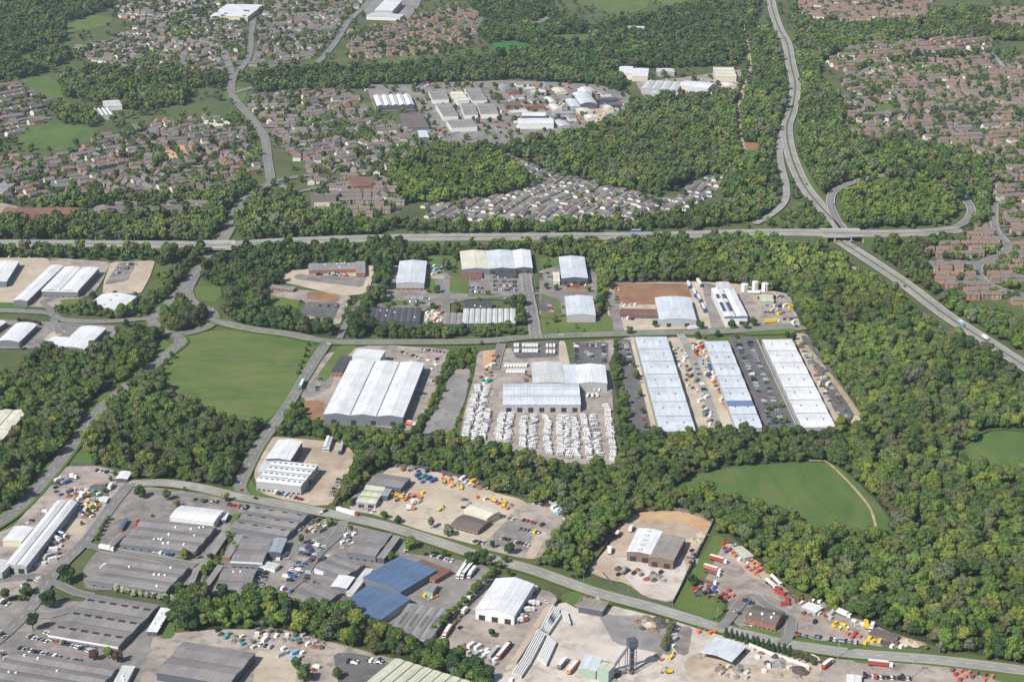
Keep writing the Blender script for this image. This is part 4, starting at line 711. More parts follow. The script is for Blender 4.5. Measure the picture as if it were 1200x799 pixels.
# blue roof band on the middle shed row, as part of its roof
def find(lbl): return next(o for o in COL.objects if o.get('label') == lbl)
t = find('middle of the three long white shed rows with a blue roof band'); ro = [c for c in t.children if c.name.startswith('roof') and 'light' not in c.name][0]
Lr = max(v.co.y for v in ro.data.vertices) * 2; Wr = max(v.co.x for v in ro.data.vertices) * 2; bay = (Lr - .7) / 7
y0 = -(Lr - .7) / 2 + bay * 1.52
part('blue_roof_band', MB().add([(-Wr/2, y0, 8.5), (Wr/2, y0, 8.5), (Wr/2, y0 + bay*.45, 7.75), (-Wr/2, y0 + bay*.45, 7.75), (-Wr/2, y0, 8.3), (Wr/2, y0, 8.3), (Wr/2, y0 + bay*.45, 7.6), (-Wr/2, y0 + bay*.45, 7.6)], [(0,1,2,3),(4,7,6,5),(0,4,5,1),(1,5,6,2),(2,6,7,3),(3,7,4,0)]), flat('band_blue', (.14,.20,.38)), ro)
# open-sided white canopy
cen, rz, Wd, Ln = frame((838,746),(875,757),(867.5,778), 6)
t = bpy.data.objects.new('open_canopy', None); COL.objects.link(t); t.location = (cen.x, cen.y, 0); t.rotation_euler.z = rz; tag(t, 'white flat open-sided canopy on posts behind the roadside conifers', 'canopy')
part('roof', MB().prism([(Wd/2,6.0),(0,7.4),(-Wd/2,6.0),(-Wd/2,5.7),(0,7.1),(Wd/2,5.7)][::-1], -Ln/2, Ln/2), RF['bluewhite'], t)
for sx in (-1, 1):
    for k in range(4): part('post', MB().box(sx*(Wd/2-.5)-.15, sx*(Wd/2-.5)+.15, -Ln/2+.5+k*(Ln-1)/3-.15, -Ln/2+.5+k*(Ln-1)/3+.15, 0, 5.75), WL['dark'], t)
part('back_wall', MB().box(-Wd/2+.3, Wd/2-.3, Ln/2-.5, Ln/2-.3, 0, 5.7), WL['dark'], t)
FOOT.append([tuple(Vector((cen.x, cen.y)) + Matrix.Rotation(rz, 2) @ Vector(q)) for q in ((-Wd/2,-Ln/2),(Wd/2,-Ln/2),(Wd/2,Ln/2),(-Wd/2,Ln/2))])
# ---------------------------------------------------------------- houses
def house_protos(kind):
    out = []
    for i in range(4):
        L_ = [5.0, 6.2, 4.4, 7.0][i]; D_ = [4.2, 4.4, 4.0, 4.6][i]; H_ = [5.2, 5.0, 5.4, 5.0][i]; Rr = 2.6
        if kind == 'park': L_, D_, H_, Rr = [6.5, 7.2, 6, 5.5][i], [3.1, 3.1, 3.4, 3.0][i], 2.7, 1.0
        wall = MB().prism([(-D_, 0), (-D_, H_ - .1), (0, H_ + Rr - .12), (D_, H_ - .1), (D_, 0)], -L_, L_, 'x', 0)
        roof = MB().prism([(-D_-.35, H_-.25), (-D_-.35, H_-.05), (0, H_+Rr+.08), (D_+.35, H_-.05), (D_+.35, H_-.25), (0, H_+Rr-.1)], -L_-.25, L_+.25, 'x', 0)
        ch = MB().box(L_*.5-.4, L_*.5+.4, -.3, .5, H_+1.2, H_+Rr+1.2) if kind != 'park' else None
        win = []
        for zz in ((1.0, 3.5) if kind != 'park' else (1.0,)):
            for xx in (-L_*.55, L_*.5): win.append(MB().box(xx-.8, xx+.8, -D_-.06, -D_+.05, zz, zz+1.3))
        out.append((wall, roof, ch, win, L_, D_))
    return out
BW = [noisemat('house_brick_%d' % i, c, tuple(k*1.3 for k in c), .7) for i, c in enumerate([(0.31,0.17,0.12), (0.23,0.17,0.14), (0.33,0.26,0.21), (0.52,0.49,0.43), (0.25,0.205,0.18)])]
PW = [flat('park_home_wall_%d' % i, c) for i, c in enumerate([(0.66,0.64,0.57), (0.60,0.56,0.45), (0.56,0.58,0.53), (0.70,0.69,0.66)])]
HR = [noisemat('roof_tiles_%d' % i, tuple(k*.8 for k in c), c, .5, c3=(.13,.14,.09), scale2=1.2, mix2=.5) for i, c in enumerate([(0.185,0.142,0.132), (0.165,0.148,0.148), (0.215,0.145,0.12), (0.185,0.172,0.182), (0.13,0.123,0.132)])]
PR = [noisemat('park_roof_%d' % i, tuple(k*.85 for k in c), c, .5) for i, c in enumerate([(0.16,0.15,0.145), (0.22,0.20,0.18), (0.13,0.13,0.135), (0.19,0.15,0.13)])]
HOUSES = []   # dict(x,y,rz,kind,proto,wall,roof,phrase,place)
def zone_bounds(poly): a = np.array(poly); return a[:, 0].min(), a[:, 0].max(), a[:, 1].min(), a[:, 1].max()
BLOCKF = []
def blocked(x, y, r):
    for f in FOOT:
        if abs(f[0][0] - x) < 200 and abs(f[0][1] - y) < 250:
            cx_ = sum(q[0] for q in f) / 4; cy_ = sum(q[1] for q in f) / 4
            if inpoly(cx_ + (x - cx_) * .86, cy_ + (y - cy_) * .86, f): return True
    for arr, wd, zz, hw in ROADL:
        if np.min((arr[:, 0] - x) ** 2 + (arr[:, 1] - y) ** 2) < (hw + r) ** 2: return True
    return False
def estate(px, rot, rowgap, sp, kind, walls, roofs, place, terrace=.5, amp=14, seed=1, skip=.1, mat='road', cell=None, r0=0):
    poly = [tuple(W(x, y, 0).xy) for x, y in px]; rg = random.Random(seed); x0, x1, y0, y1 = zone_bounds(poly); cx_, cy_ = (x0+x1)/2, (y0+y1)/2
    rad = max(x1-x0, y1-y0) * .72; ca, sa = math.cos(rot), math.sin(rot); pr = house_protos(kind)
    def wp(u, v):
        uu = u + amp*math.sin(v/47.+seed); vv = v + amp*math.sin(u/61.+seed*2) + amp*.4*math.sin(u/23.+seed)
        return cx_ + ca*uu - sa*vv, cy_ + sa*uu + ca*vv
    def ok(x, y):
        if not inpoly(x, y, poly): return False
        if cell is not None and ((int(x//85)*7 + int(y//115)*13 + int(x//85)*int(y//115)) % 3 == 0) != bool(cell): return False
        for f, _ in OPENP:
            if abs(f[0][0]-x) < 300 and abs(f[0][1]-y) < 400 and inpoly(x, y, f): return False
        return True
    v = -rad; r_ = r0; stm = MB(); ZL[0] += .006; zz = ZL[0]
    while v < rad:
        if r_ % 2 == 0:         # the street between two rows
            run = []; u = -rad
            while u < rad:
                p = wp(u, v + rowgap*.55)
                if ok(*p): run.append(Vector((p[0], p[1], zz)))
                else:
                    if len(run) > 3: ribbon(stm, run, -2.6, 2.6, 0)
                    run = []
                u += 8
            if len(run) > 3: ribbon(stm, run, -2.6, 2.6, 0)
        u = -rad; bl = 0; jog = 0; cut = rg.randint(4, 9); tw, tr = rg.choice(walls), rg.choice(roofs)
        while u < rad:
            i = rg.randrange(4); L_ = pr[i][4]; bl += 1
            if bl > cut: u += rg.uniform(8, 22); bl = 0; cut = rg.randint(3, 9); jog = rg.uniform(-2.5, 2.5); tw, tr = rg.choice(walls), rg.choice(roofs)
            st = L_*2 + (0.3 if rg.random() < terrace else sp - 10)
            x, y = wp(u, v + jog + rg.uniform(-1, 1)); xb, yb = wp(u + 1, v)
            if ok(x, y) and rg.random() > skip and not blocked(x, y, 7):
                HOUSES.append(dict(x=x, y=y, rz=math.atan2(yb - wp(u, v)[1], xb - wp(u, v)[0]) + (0 if r_ % 2 == 0 else math.pi) + (rg.choice([0, 0, 0, math.pi/2]) if terrace < .3 else 0) + rg.uniform(-.05, .05), kind=kind, i=i, w=tw if rg.random() < .7 else rg.choice(walls), r=tr if rg.random() < .7 else rg.choice(roofs), place=place, row=r_))
            u += max(st, 7)
        v += rowgap if r_ % 2 == 0 else rowgap * .95; r_ += 1
    if stm.v: tag(obj('estate_road', stm.mesh('estate_road', [G[mat]])), kind='structure')
OPENP = [(poly, zz) for poly, zz in SHEETS if zz > SHEETS[[i for i, s in enumerate(SHEETS)][len(WOODS) + len(HZ) - 1]][1]]
Z = [q[0] for q in HZ]; ZS = [(1078,300),(1095,290),(1150,270),(1168,258),(1240,262),(1240,372),(1170,352),(1130,351),(1098,333)]; Z[0] = [(1168,257),(1165,215),(1150,182),(1100,166),(1000,158),(986,120),(992,90),(1060,72),(1240,62),(1240,261)]
estate(Z[0], .12, 21, 12.5, 'brick', [0,1,2,3,4], [0,1,2,0,3], 'the right brick estate', .25, 12, 1, .2, cell=0)
estate(Z[0], 1.62, 21, 12.5, 'brick', [0,1,2,3,4], [0,1,2,0,3], 'the right brick estate', .25, 12, 1, .2, cell=1, r0=200)
estate(ZS, .08, 17, 11.5, 'brick', [0,1,2,0], [2,0,2,1], 'the lower right brick estate', .45, 8, 21, .05)
estate(Z[1], .35, 20.4, 11, 'brick', [0,2,3], [0,1,2], 'the strip above it', .5, 10, 2)
estate(Z[2], -.1, 19.2, 11, 'brick', [0,2,3], [0,2,2], 'the top edge estate', .3, 12, 3, .05)
estate(Z[3], .1, 19.2, 11, 'brick', [0,2], [0,2], 'the top right corner', .3, 8, 4)
estate(Z[4], 1.15, 12.5, 12, 'park', [0,1,2,3], [0,1,2,3], 'the park home estate', .0, 6, 5, .06, 'grey')
estate(Z[5], .25, 18.6, 12.5, 'brick', [0,3,4,1,3], [1,3,4,0], 'the centre town', .12, 12, 6, .12, cell=0)
estate(Z[5], 1.75, 18.6, 12.5, 'brick', [0,3,4,1,3], [1,3,4,0], 'the centre town', .12, 12, 6, .12, cell=1, r0=200)
estate(Z[6], .5, 19, 12.5, 'brick', [0,3,4,1], [1,3,4,0,2], 'the left town', .12, 12, 7, .12, cell=0)
estate(Z[6], 2.0, 19, 12.5, 'brick', [0,3,4,1], [1,3,4,0,2], 'the left town', .12, 12, 7, .12, cell=1, r0=200)
estate(Z[7], -.3, 19.5, 12.5, 'brick', [3,3,2,0], [1,3,4], 'the upper left town', .2, 12, 8, .15, cell=0)
estate(Z[7], 1.2, 19.5, 12.5, 'brick', [3,3,2,0], [1,3,4], 'the upper left town', .2, 12, 8, .15, cell=1, r0=200)
estate(Z[8], .2, 19.5, 12.5, 'brick', [3,0,4], [1,3,4], 'the top centre town', .2, 12, 9, .2, cell=0)
estate(Z[8], 1.7, 19.5, 12.5, 'brick', [3,0,4], [1,3,4], 'the top centre town', .2, 12, 9, .2, cell=1, r0=200)
estate(Z[9], .5, 19.2, 12, 'brick', [0,2,0,4], [0,1,2], 'the reddish top town', .2, 12, 10, .18, cell=0)
estate(Z[9], 2.0, 19.2, 12, 'brick', [0,2,0,4], [0,1,2], 'the reddish top town', .2, 12, 10, .18, cell=1, r0=200)
estate(Z[10], .9, 22.8, 12, 'brick', [0,3], [0,1,3], 'the left edge town', .4, 10, 11)
estate(Z[11], -.2, 24.0, 14, 'brick', [3,0], [1,3,4], 'the top left town', .3, 20, 12, .25)
estate(Z[12], 0., 19.2, 14, 'brick', [0,4,3], [1,4], 'the strip by the long red-brown block', .3, 3, 13)
estate(Z[13], .1, 18.0, 12, 'brick', [0,3,4], [0,1], 'the roundabout side town', .2, 8, 14, .1)
def inframe(x, y, z=0, m=0):
    a, b_ = P((x, y, z)); return -m < a < 1200 + m and -m < b_ < 799 + m
HOUSES = [h_ for h_ in HOUSES if inframe(h_['x'], h_['y'], 4, 25)]
for kind, word, nm, wm_, rm_ in (('brick', 'house', 'house', BW, HR), ('park', 'park home', 'park_home', PW, PR)):
    hs = sorted([h_ for h_ in HOUSES if h_['kind'] == kind], key=lambda q: (not inframe(q['x'], q['y'], 4, -2), q['y']))
    pr = house_protos(kind); cache = {}
    rowsz = {}
    for h_ in hs[:300]: rowsz.setdefault((h_['place'], h_['row']), []).append(h_)
    rk = {}
    for pl in set(k[0] for k in rowsz):
        rr = sorted([k for k in rowsz if k[0] == pl], key=lambda k: sum(P((q['x'], q['y'], 0))[1] for q in rowsz[k]) / len(rowsz[k]))
        for i, k in enumerate(rr): rk[k] = i + 1
    wn = ['brick red', 'dull red', 'tan brick', 'cream', 'dark brick'] if kind == 'brick' else ['off-white', 'cream', 'pale green', 'white']
    for h_ in hs[:300]:
        i = h_['i']
        if i not in cache: cache[i] = tuple(q.mesh(n_, [wm_[0] if n_ != 'roof' else rm_[0]]) if q else None for q, n_ in zip(pr[i][:3], ('wall', 'roof', 'chimney'))) + ([q.mesh('window', [GLASS]) for q in pr[i][3]],)
        t = bpy.data.objects.new(nm, None); COL.objects.link(t); t.location = (h_['x'], h_['y'], 0.02); t.rotation_euler.z = h_['rz']
        def mk(n_, me, par, mt):
            o = bpy.data.objects.new(n_, me); COL.objects.link(o); o.parent = par; o.material_slots[0].link = 'OBJECT'; o.material_slots[0].material = mt; return o
        mk('wall', cache[i][0], t, wm_[h_['w'] % len(wm_)]); rf = mk('roof', cache[i][1], t, rm_[h_['r'] % len(rm_)])
        if cache[i][2]: mk('chimney', cache[i][2], rf, BW[0])
        for wq in cache[i][3]: bpy_o = bpy.data.objects.new('window', wq); COL.objects.link(bpy_o); bpy_o.parent = t
        reg(t, f"{wn[h_['w'] % len(wn)]} {word}", f"in the {ordw(rk[(h_['place'], h_['row'])])} row of {h_['place']}", word, ('houses ' if kind == 'brick' else 'park homes ') + 'of ' + h_['place'])
    far = hs[300:]
    if far:
        mb = MB(); mats = wm_ + rm_ + [GLASS]
        for h_ in far:
            c_, s_ = math.cos(h_['rz']), math.sin(h_['rz'])
            for q, mi in ((pr[h_['i']][0], h_['w'] % len(wm_)), (pr[h_['i']][1], len(wm_) + h_['r'] % len(rm_))) + (((pr[h_['i']][2], 0),) if pr[h_['i']][2] else ()):
                mb.add([(h_['x'] + x*c_ - y*s_, h_['y'] + x*s_ + y*c_, z) for x, y, z in q.v], q.f, mi)
        o = obj('distant_' + nm + 's', mb.mesh('distant_houses', mats)); tag(o, 'mass of distant brick and cream houses filling the far estates' if kind == 'brick' else 'remaining white and cream park homes packed behind the nearest ones', word + 's', kind='stuff')
# ---------------------------------------------------------------- trees
def leafmat(name, c, var=0.25, rnd=False, trans=0.0):
    m = bpy.data.materials.new(name); m.use_nodes = True; t = m.node_tree; N = t.nodes; L = t.links; bs = N['Principled BSDF']
    bs.inputs['Roughness'].default_value = 0.75; bs.inputs['Specular IOR Level'].default_value = 0.15
    oi = N.new('ShaderNodeObjectInfo'); r = N.new('ShaderNodeValToRGB'); cr = r.color_ramp
    if rnd:
        cr.interpolation = 'LINEAR'; pts = c
        cr.elements[0].position = 0; cr.elements[0].color = (*pts[0], 1); cr.elements[1].position = 1; cr.elements[1].color = (*pts[-1], 1)
        for i, q in enumerate(pts[1:-1]): e = cr.elements.new((i + 1) / (len(pts) - 1)); e.color = (*q, 1)
    else:
        cr.elements[0].color = (*[k * (1 - var * .5) for k in c], 1); cr.elements[1].color = (*[k * (1 + var * .5) for k in c], 1)
    L.new(oi.outputs['Random'], r.inputs[0])
    tc = N.new('ShaderNodeTexCoord'); n = N.new('ShaderNodeTexNoise'); n.inputs['Scale'].default_value = 0.55; n.inputs['Detail'].default_value = 3; L.new(tc.outputs['Object'], n.inputs[0])
    mr = N.new('ShaderNodeMapRange'); mr.inputs[1].default_value = .3; mr.inputs[2].default_value = .7; mr.inputs[3].default_value = .76; mr.inputs[4].default_value = 1.25; L.new(n.outputs[0], mr.inputs[0])
    ge = N.new('ShaderNodeNewGeometry'); n4 = N.new('ShaderNodeTexNoise'); n4.inputs['Scale'].default_value = 0.008; n4.inputs['Detail'].default_value = 3; L.new(ge.outputs['Position'], n4.inputs[0])
    m4 = N.new('ShaderNodeMapRange'); m4.inputs[1].default_value = .35; m4.inputs[2].default_value = .65; m4.inputs[3].default_value = .78; m4.inputs[4].default_value = 1.26; L.new(n4.outputs[0], m4.inputs[0])
    mu = N.new('ShaderNodeMath'); mu.operation = 'MULTIPLY'; L.new(mr.outputs[0], mu.inputs[0]); L.new(m4.outputs[0], mu.inputs[1])
    hs = N.new('ShaderNodeHueSaturation'); L.new(mu.outputs[0], hs.inputs['Value']); L.new(r.outputs[0], hs.inputs['Color']); L.new(hs.outputs[0], bs.inputs['Base Color'])
    return m
PAL = {'dark': (0.036, 0.070, 0.024), 'mid': (0.064, 0.110, 0.028), 'bright': (0.104, 0.160, 0.032), 'yellow': (0.158, 0.190, 0.036), 'olive': (0.108, 0.112, 0.050), 'grey': (0.112, 0.128, 0.078), 'bronze': (0.075, 0.048, 0.034), 'blossom': (0.30, 0.32, 0.22)}
LM = {k: leafmat('leaves_' + k, v) for k, v in PAL.items()}
LMIX = leafmat('leaves_woodland', [PAL[k] for k in ('dark', 'mid', 'bright', 'mid', 'olive', 'dark', 'bright', 'mid', 'yellow', 'olive', 'mid', 'grey', 'bright', 'mid')], rnd=True)
LMIXY = leafmat('leaves_spring_woodland', [PAL[k] for k in ('mid', 'bright', 'olive', 'mid', 'yellow', 'bright', 'grey', 'mid', 'dark', 'bright', 'olive', 'mid', 'yellow', 'mid')], rnd=True)
LDARK = leafmat('leaves_dark_woodland', [PAL[k] for k in ('dark', 'mid', 'dark', 'olive', 'mid', 'dark', 'mid', 'bright')], rnd=True)
LGREEN = leafmat('leaves_green_woodland', [PAL[k] for k in ('mid', 'bright', 'yellow', 'bright', 'mid', 'bright')], rnd=True)
BARK = noisemat('bark', (.06, .045, .032), (.11, .085, .06), 1.5)
def crown(seed, lobes, faces, R_=4.6, H=11.0, fs=1.0, conifer=False):
    g = np.random.RandomState(seed); V = []; F = []
    if conifer: cs = [(g.uniform(-.4, .4), g.uniform(-.4, .4), 1.5 + (H - 2) * i / lobes, R_ * (1.05 - i / lobes) * .8 + .4) for i in range(lobes)]
    else:
        cs = [(0, 0, H * .52, R_ * .66)]
        for i in range(lobes):
            a = 2 * math.pi * (i + g.uniform(-.3, .3)) / lobes * (1 if i % 2 else 2.4); rr = R_ * g.uniform(.35, .68); zz = H * (.36 + .44 * g.rand()) if i > 1 else H * .78
            if i <= 1: rr *= .35
            cs.append((math.cos(a) * rr, math.sin(a) * rr, zz, R_ * g.uniform(.34, .50)))
    ar = np.array([c[3] ** 2 for c in cs]); cnt = (faces * ar / ar.sum()).astype(int) + 1
    for (cx_, cy_, cz_, r), k in zip(cs, cnt):
        d = g.normal(size=(k, 3)); d[:, 2] = d[:, 2] * .9 + .25; d /= np.linalg.norm(d, axis=1)[:, None]
        c0 = np.array([cx_, cy_, cz_]) + d * r * g.uniform(.82, 1.12, (k, 1)) * np.array([1, 1, .88])
        nrm = d + g.normal(size=(k, 3)) * .45; nrm /= np.linalg.norm(nrm, axis=1)[:, None]
        t1 = np.cross(nrm, g.normal(size=(k, 3))); t1 /= np.linalg.norm(t1, axis=1)[:, None]; t2 = np.cross(nrm, t1); s = fs * g.uniform(.55, 1.05, (k, 1))
        for A_, B_ in ((-1, -1), (1, -.8), (.9, 1), (-.8, .9)): pass
        q = [c0 - t1 * s - t2 * s * .8, c0 + t1 * s * .9 - t2 * s, c0 + t1 * s + t2 * s * .9, c0 - t1 * s * .8 + t2 * s]
        b0 = len(V) * 1; V += [tuple(p) for grp in zip(*q) for p in grp]; F += [(b0 + 4*i, b0 + 4*i + 1, b0 + 4*i + 2, b0 + 4*i + 3) for i in range(k)]
        # the solid inside of the clump
        b0 = len(V); ns, nr = 6, 3; rr = r * .80
        for j in range(nr + 1):
            th = math.pi * (j + .25) / (nr + .5)
            for i in range(ns): V.append((cx_ + rr*math.sin(th)*math.cos(2*math.pi*i/ns), cy_ + rr*math.sin(th)*math.sin(2*math.pi*i/ns), cz_ + rr*.88*math.cos(th)))
        F += [(b0+j*ns+i, b0+(j+1)*ns+i, b0+(j+1)*ns+(i+1) % ns, b0+j*ns+(i+1) % ns) for j in range(nr) for i in range(ns)] + [tuple(b0+i for i in range(ns)), tuple(b0+nr*ns+i for i in reversed(range(ns)))]
    me = bpy.data.meshes.new('crown'); me.from_pydata(V, [], F); me.materials.append(LM['mid']); me.update(); return me
NEARC = [crown(10 + i, [9, 12, 7, 11, 8, 13][i], 950, fs=.5, R_=[4.6, 5.2, 4.0, 4.9, 4.3, 5.0][i], H=[11, 10.5, 12.5, 12, 10, 11.5][i]) for i in range(6)]
FARC = [crown(40 + i, 6 + i % 2, 190, fs=1.05) for i in range(5)]
CON = crown(70, 7, 420, R_=3.0, H=13, fs=.6, conifer=True)
BUSH = [crown(80 + i, 5, 260, R_=2.3, H=4.4, fs=.5) for i in range(2)]
tk = MB().cyl((0, 0, -.1), (0, 0, 4.5), .38, .24, 7)
for a_ in range(4): tk.cyl((0, 0, 3.2), (math.cos(a_*1.6)*1.7, math.sin(a_*1.6)*1.7, 6.6), .18, .07, 5)
TRUNK = tk.mesh('trunk', [BARK]); BTR = MB().cyl((0, 0, -.1), (0, 0, 1.6), .14, .08, 6).mesh('trunk', [BARK])
# exclusion test
def allowed(X, Y):
    ok = np.ones(X.shape, bool)
    for f in CLEAR:
        a = np.array(f); m = ok & (X > a[:, 0].min()) & (X < a[:, 0].max()) & (Y > a[:, 1].min()) & (Y < a[:, 1].max())
        if m.any(): ok[m] &= ~inpoly(X[m], Y[m], f)
    for f in FOOT:
        c = np.mean(f, axis=0); g = [tuple(c + (np.array(q) - c) * (1 + 4.0 / max(1, np.linalg.norm(np.array(q) - c)))) for q in f]
        ok &= ~inpoly(X, Y, g)
    for arr, wd, zz, hw in ROADL:
        m = ok & (X > arr[:, 0].min() - 30) & (X < arr[:, 0].max() + 30) & (Y > arr[:, 1].min() - 30) & (Y < arr[:, 1].max() + 30)
        idx = np.where(m)[0]
        if len(idx) == 0: continue
        d = np.min((X[idx, None] - arr[None, :, 0]) ** 2 + (Y[idx, None] - arr[None, :, 1]) ** 2, axis=1)
        ok[idx[d < (wd + 1.2) ** 2]] = False
    return ok
TR = []   # x, y, scale, zscale, palette, zone index
rg = np.random.RandomState(5)
for zi, (px, spc, sz, pal, lab, grp) in enumerate(WOODS):
    far = min(q[1] for q in px) < 330
    poly = [tuple(W(x, y, 4.0).xy) for x, y in px]; x0, x1, y0, y1 = zone_bounds(poly)
    gx, gy = np.meshgrid(np.arange(x0, x1, spc), np.arange(y0, y1, spc * .92)); gx = gx + (np.arange(gx.shape[0]) % 2)[:, None] * spc / 2
    X = (gx + rg.uniform(-.42, .42, gx.shape) * spc).ravel(); Y = (gy + rg.uniform(-.42, .42, gy.shape) * spc).ravel()
    k = inpoly(X, Y, poly); X, Y = X[k], Y[k]
    f = (Y * cp + CH * sp); pxx = 600 + FPX * X / f; k = (pxx > -60) & (pxx < 1260) & (Y < 4300) & (Y > 930); X, Y = X[k], Y[k]
    k = allowed(X, Y); X, Y = X[k], Y[k]
    dn = np.sin(X / 41 + zi) * np.cos(Y / 53 + X / 97) ; k = rg.rand(len(X)) < .97 - .22 * (dn < -.75); X, Y = X[k], Y[k]
    s = sz * np.clip(rg.normal(.98, .30, len(X)), .42, 1.7); zs = s * rg.uniform(.82, 1.18, len(X))
    TR += [(x, y, a, b_, pal, zi) for x, y, a, b_ in zip(X, Y, s, zs)]
# garden trees among the houses
HP = np.array([(h_['x'], h_['y']) for h_ in HOUSES])
for zi, (px, m_) in enumerate(HZ):
    poly = [tuple(W(x, y, 0).xy) for x, y in px]; x0, x1, y0, y1 = zone_bounds(poly); n = int((x1-x0)*(y1-y0)/(34 if m_ == 'garden' else 260))
    X = rg.uniform(x0, x1, n); Y = rg.uniform(y0, y1, n); k = inpoly(X, Y, poly); X, Y = X[k], Y[k]
    cl = np.sin(X/37+zi)*np.sin(Y/45+1.7*zi); k = rg.rand(len(X)) < np.clip(.45 + cl*.55, .1, 1); X, Y = X[k], Y[k]
    if len(X) == 0: continue
    d = np.array([np.min((HP[:, 0]-x)**2 + (HP[:, 1]-y)**2) for x, y in zip(X, Y)]); k = d > 5.8**2; X, Y = X[k], Y[k]; k = allowed2(X, Y) if False else np.ones(len(X), bool)
    for arr, wd, zz, hw in ROADL:
        dd = np.min((X[:, None]-arr[None, :, 0])**2 + (Y[:, None]-arr[None, :, 1])**2, axis=1) if len(X) else np.array([]); k &= dd > (hw+2)**2
    for x, y in zip(X[k], Y[k]):
        s = np.clip(rg.normal(.62, .24), .3, 1.25); TR.append((x, y, s, s*rg.uniform(.8, 1.1), 'mix', -1))
# scattered trees over the rough grass between the zones
def scatter(px, n, s0, s1, pal='mix', free=False):
    poly = [tuple(W(x, y, 2).xy) for x, y in px]; x0, x1, y0, y1 = zone_bounds(poly); X = rg.uniform(x0, x1, n*3); Y = rg.uniform(y0, y1, n*3); k = inpoly(X, Y, poly); X, Y = X[k][:n], Y[k][:n]; k = allowed(X, Y) if not free else np.array([not blocked(x, y, 3) for x, y in zip(X, Y)], bool)
    for x, y in zip(X[k], Y[k]): s = rg.uniform(s0, s1); TR.append((x, y, s, s, pal, -1))
scatter([(-40,-40),(1240,-40),(1240,270),(-40,270)], 4200, .5, 1.15); scatter([(430,290),(715,290),(715,392),(430,392)], 200, .35, .7); scatter([(-40,300),(430,300),(430,400),(-40,400)], 160, .4, .8)
scatter([(-40,400),(620,400),(620,799),(-40,799)], 160, .3, .6); scatter([(830,640),(1100,755),(1060,765),(830,720)], 30, .3, .5)
scatter([(430,98),(700,98),(738,112),(650,162),(560,176),(500,162)], 240, .4, .9, free=True); scatter([(745,90),(870,84),(860,110),(760,118)], 50, .5, 1, free=True); scatter([(498,412),(560,405),(545,470),(530,515),(490,500)], 520, .18, .38, 'green')
scatter([(935,236),(925,205),(965,248),(980,266),(900,268),(915,255)], 150, .4, .8); scatter([(455,300),(715,300),(715,392),(435,392)], 90, .3, .6, free=True); scatter([(90,575),(400,600),(400,700),(100,690)], 26, .25, .45, free=True); scatter([(270,604),(292,604),(286,623),(262,655),(242,692),(233,690),(248,655)], 30, .3, .55, free=True); scatter([(440,676),(448,680),(425,716),(412,712)], 10, .3, .45, free=True)
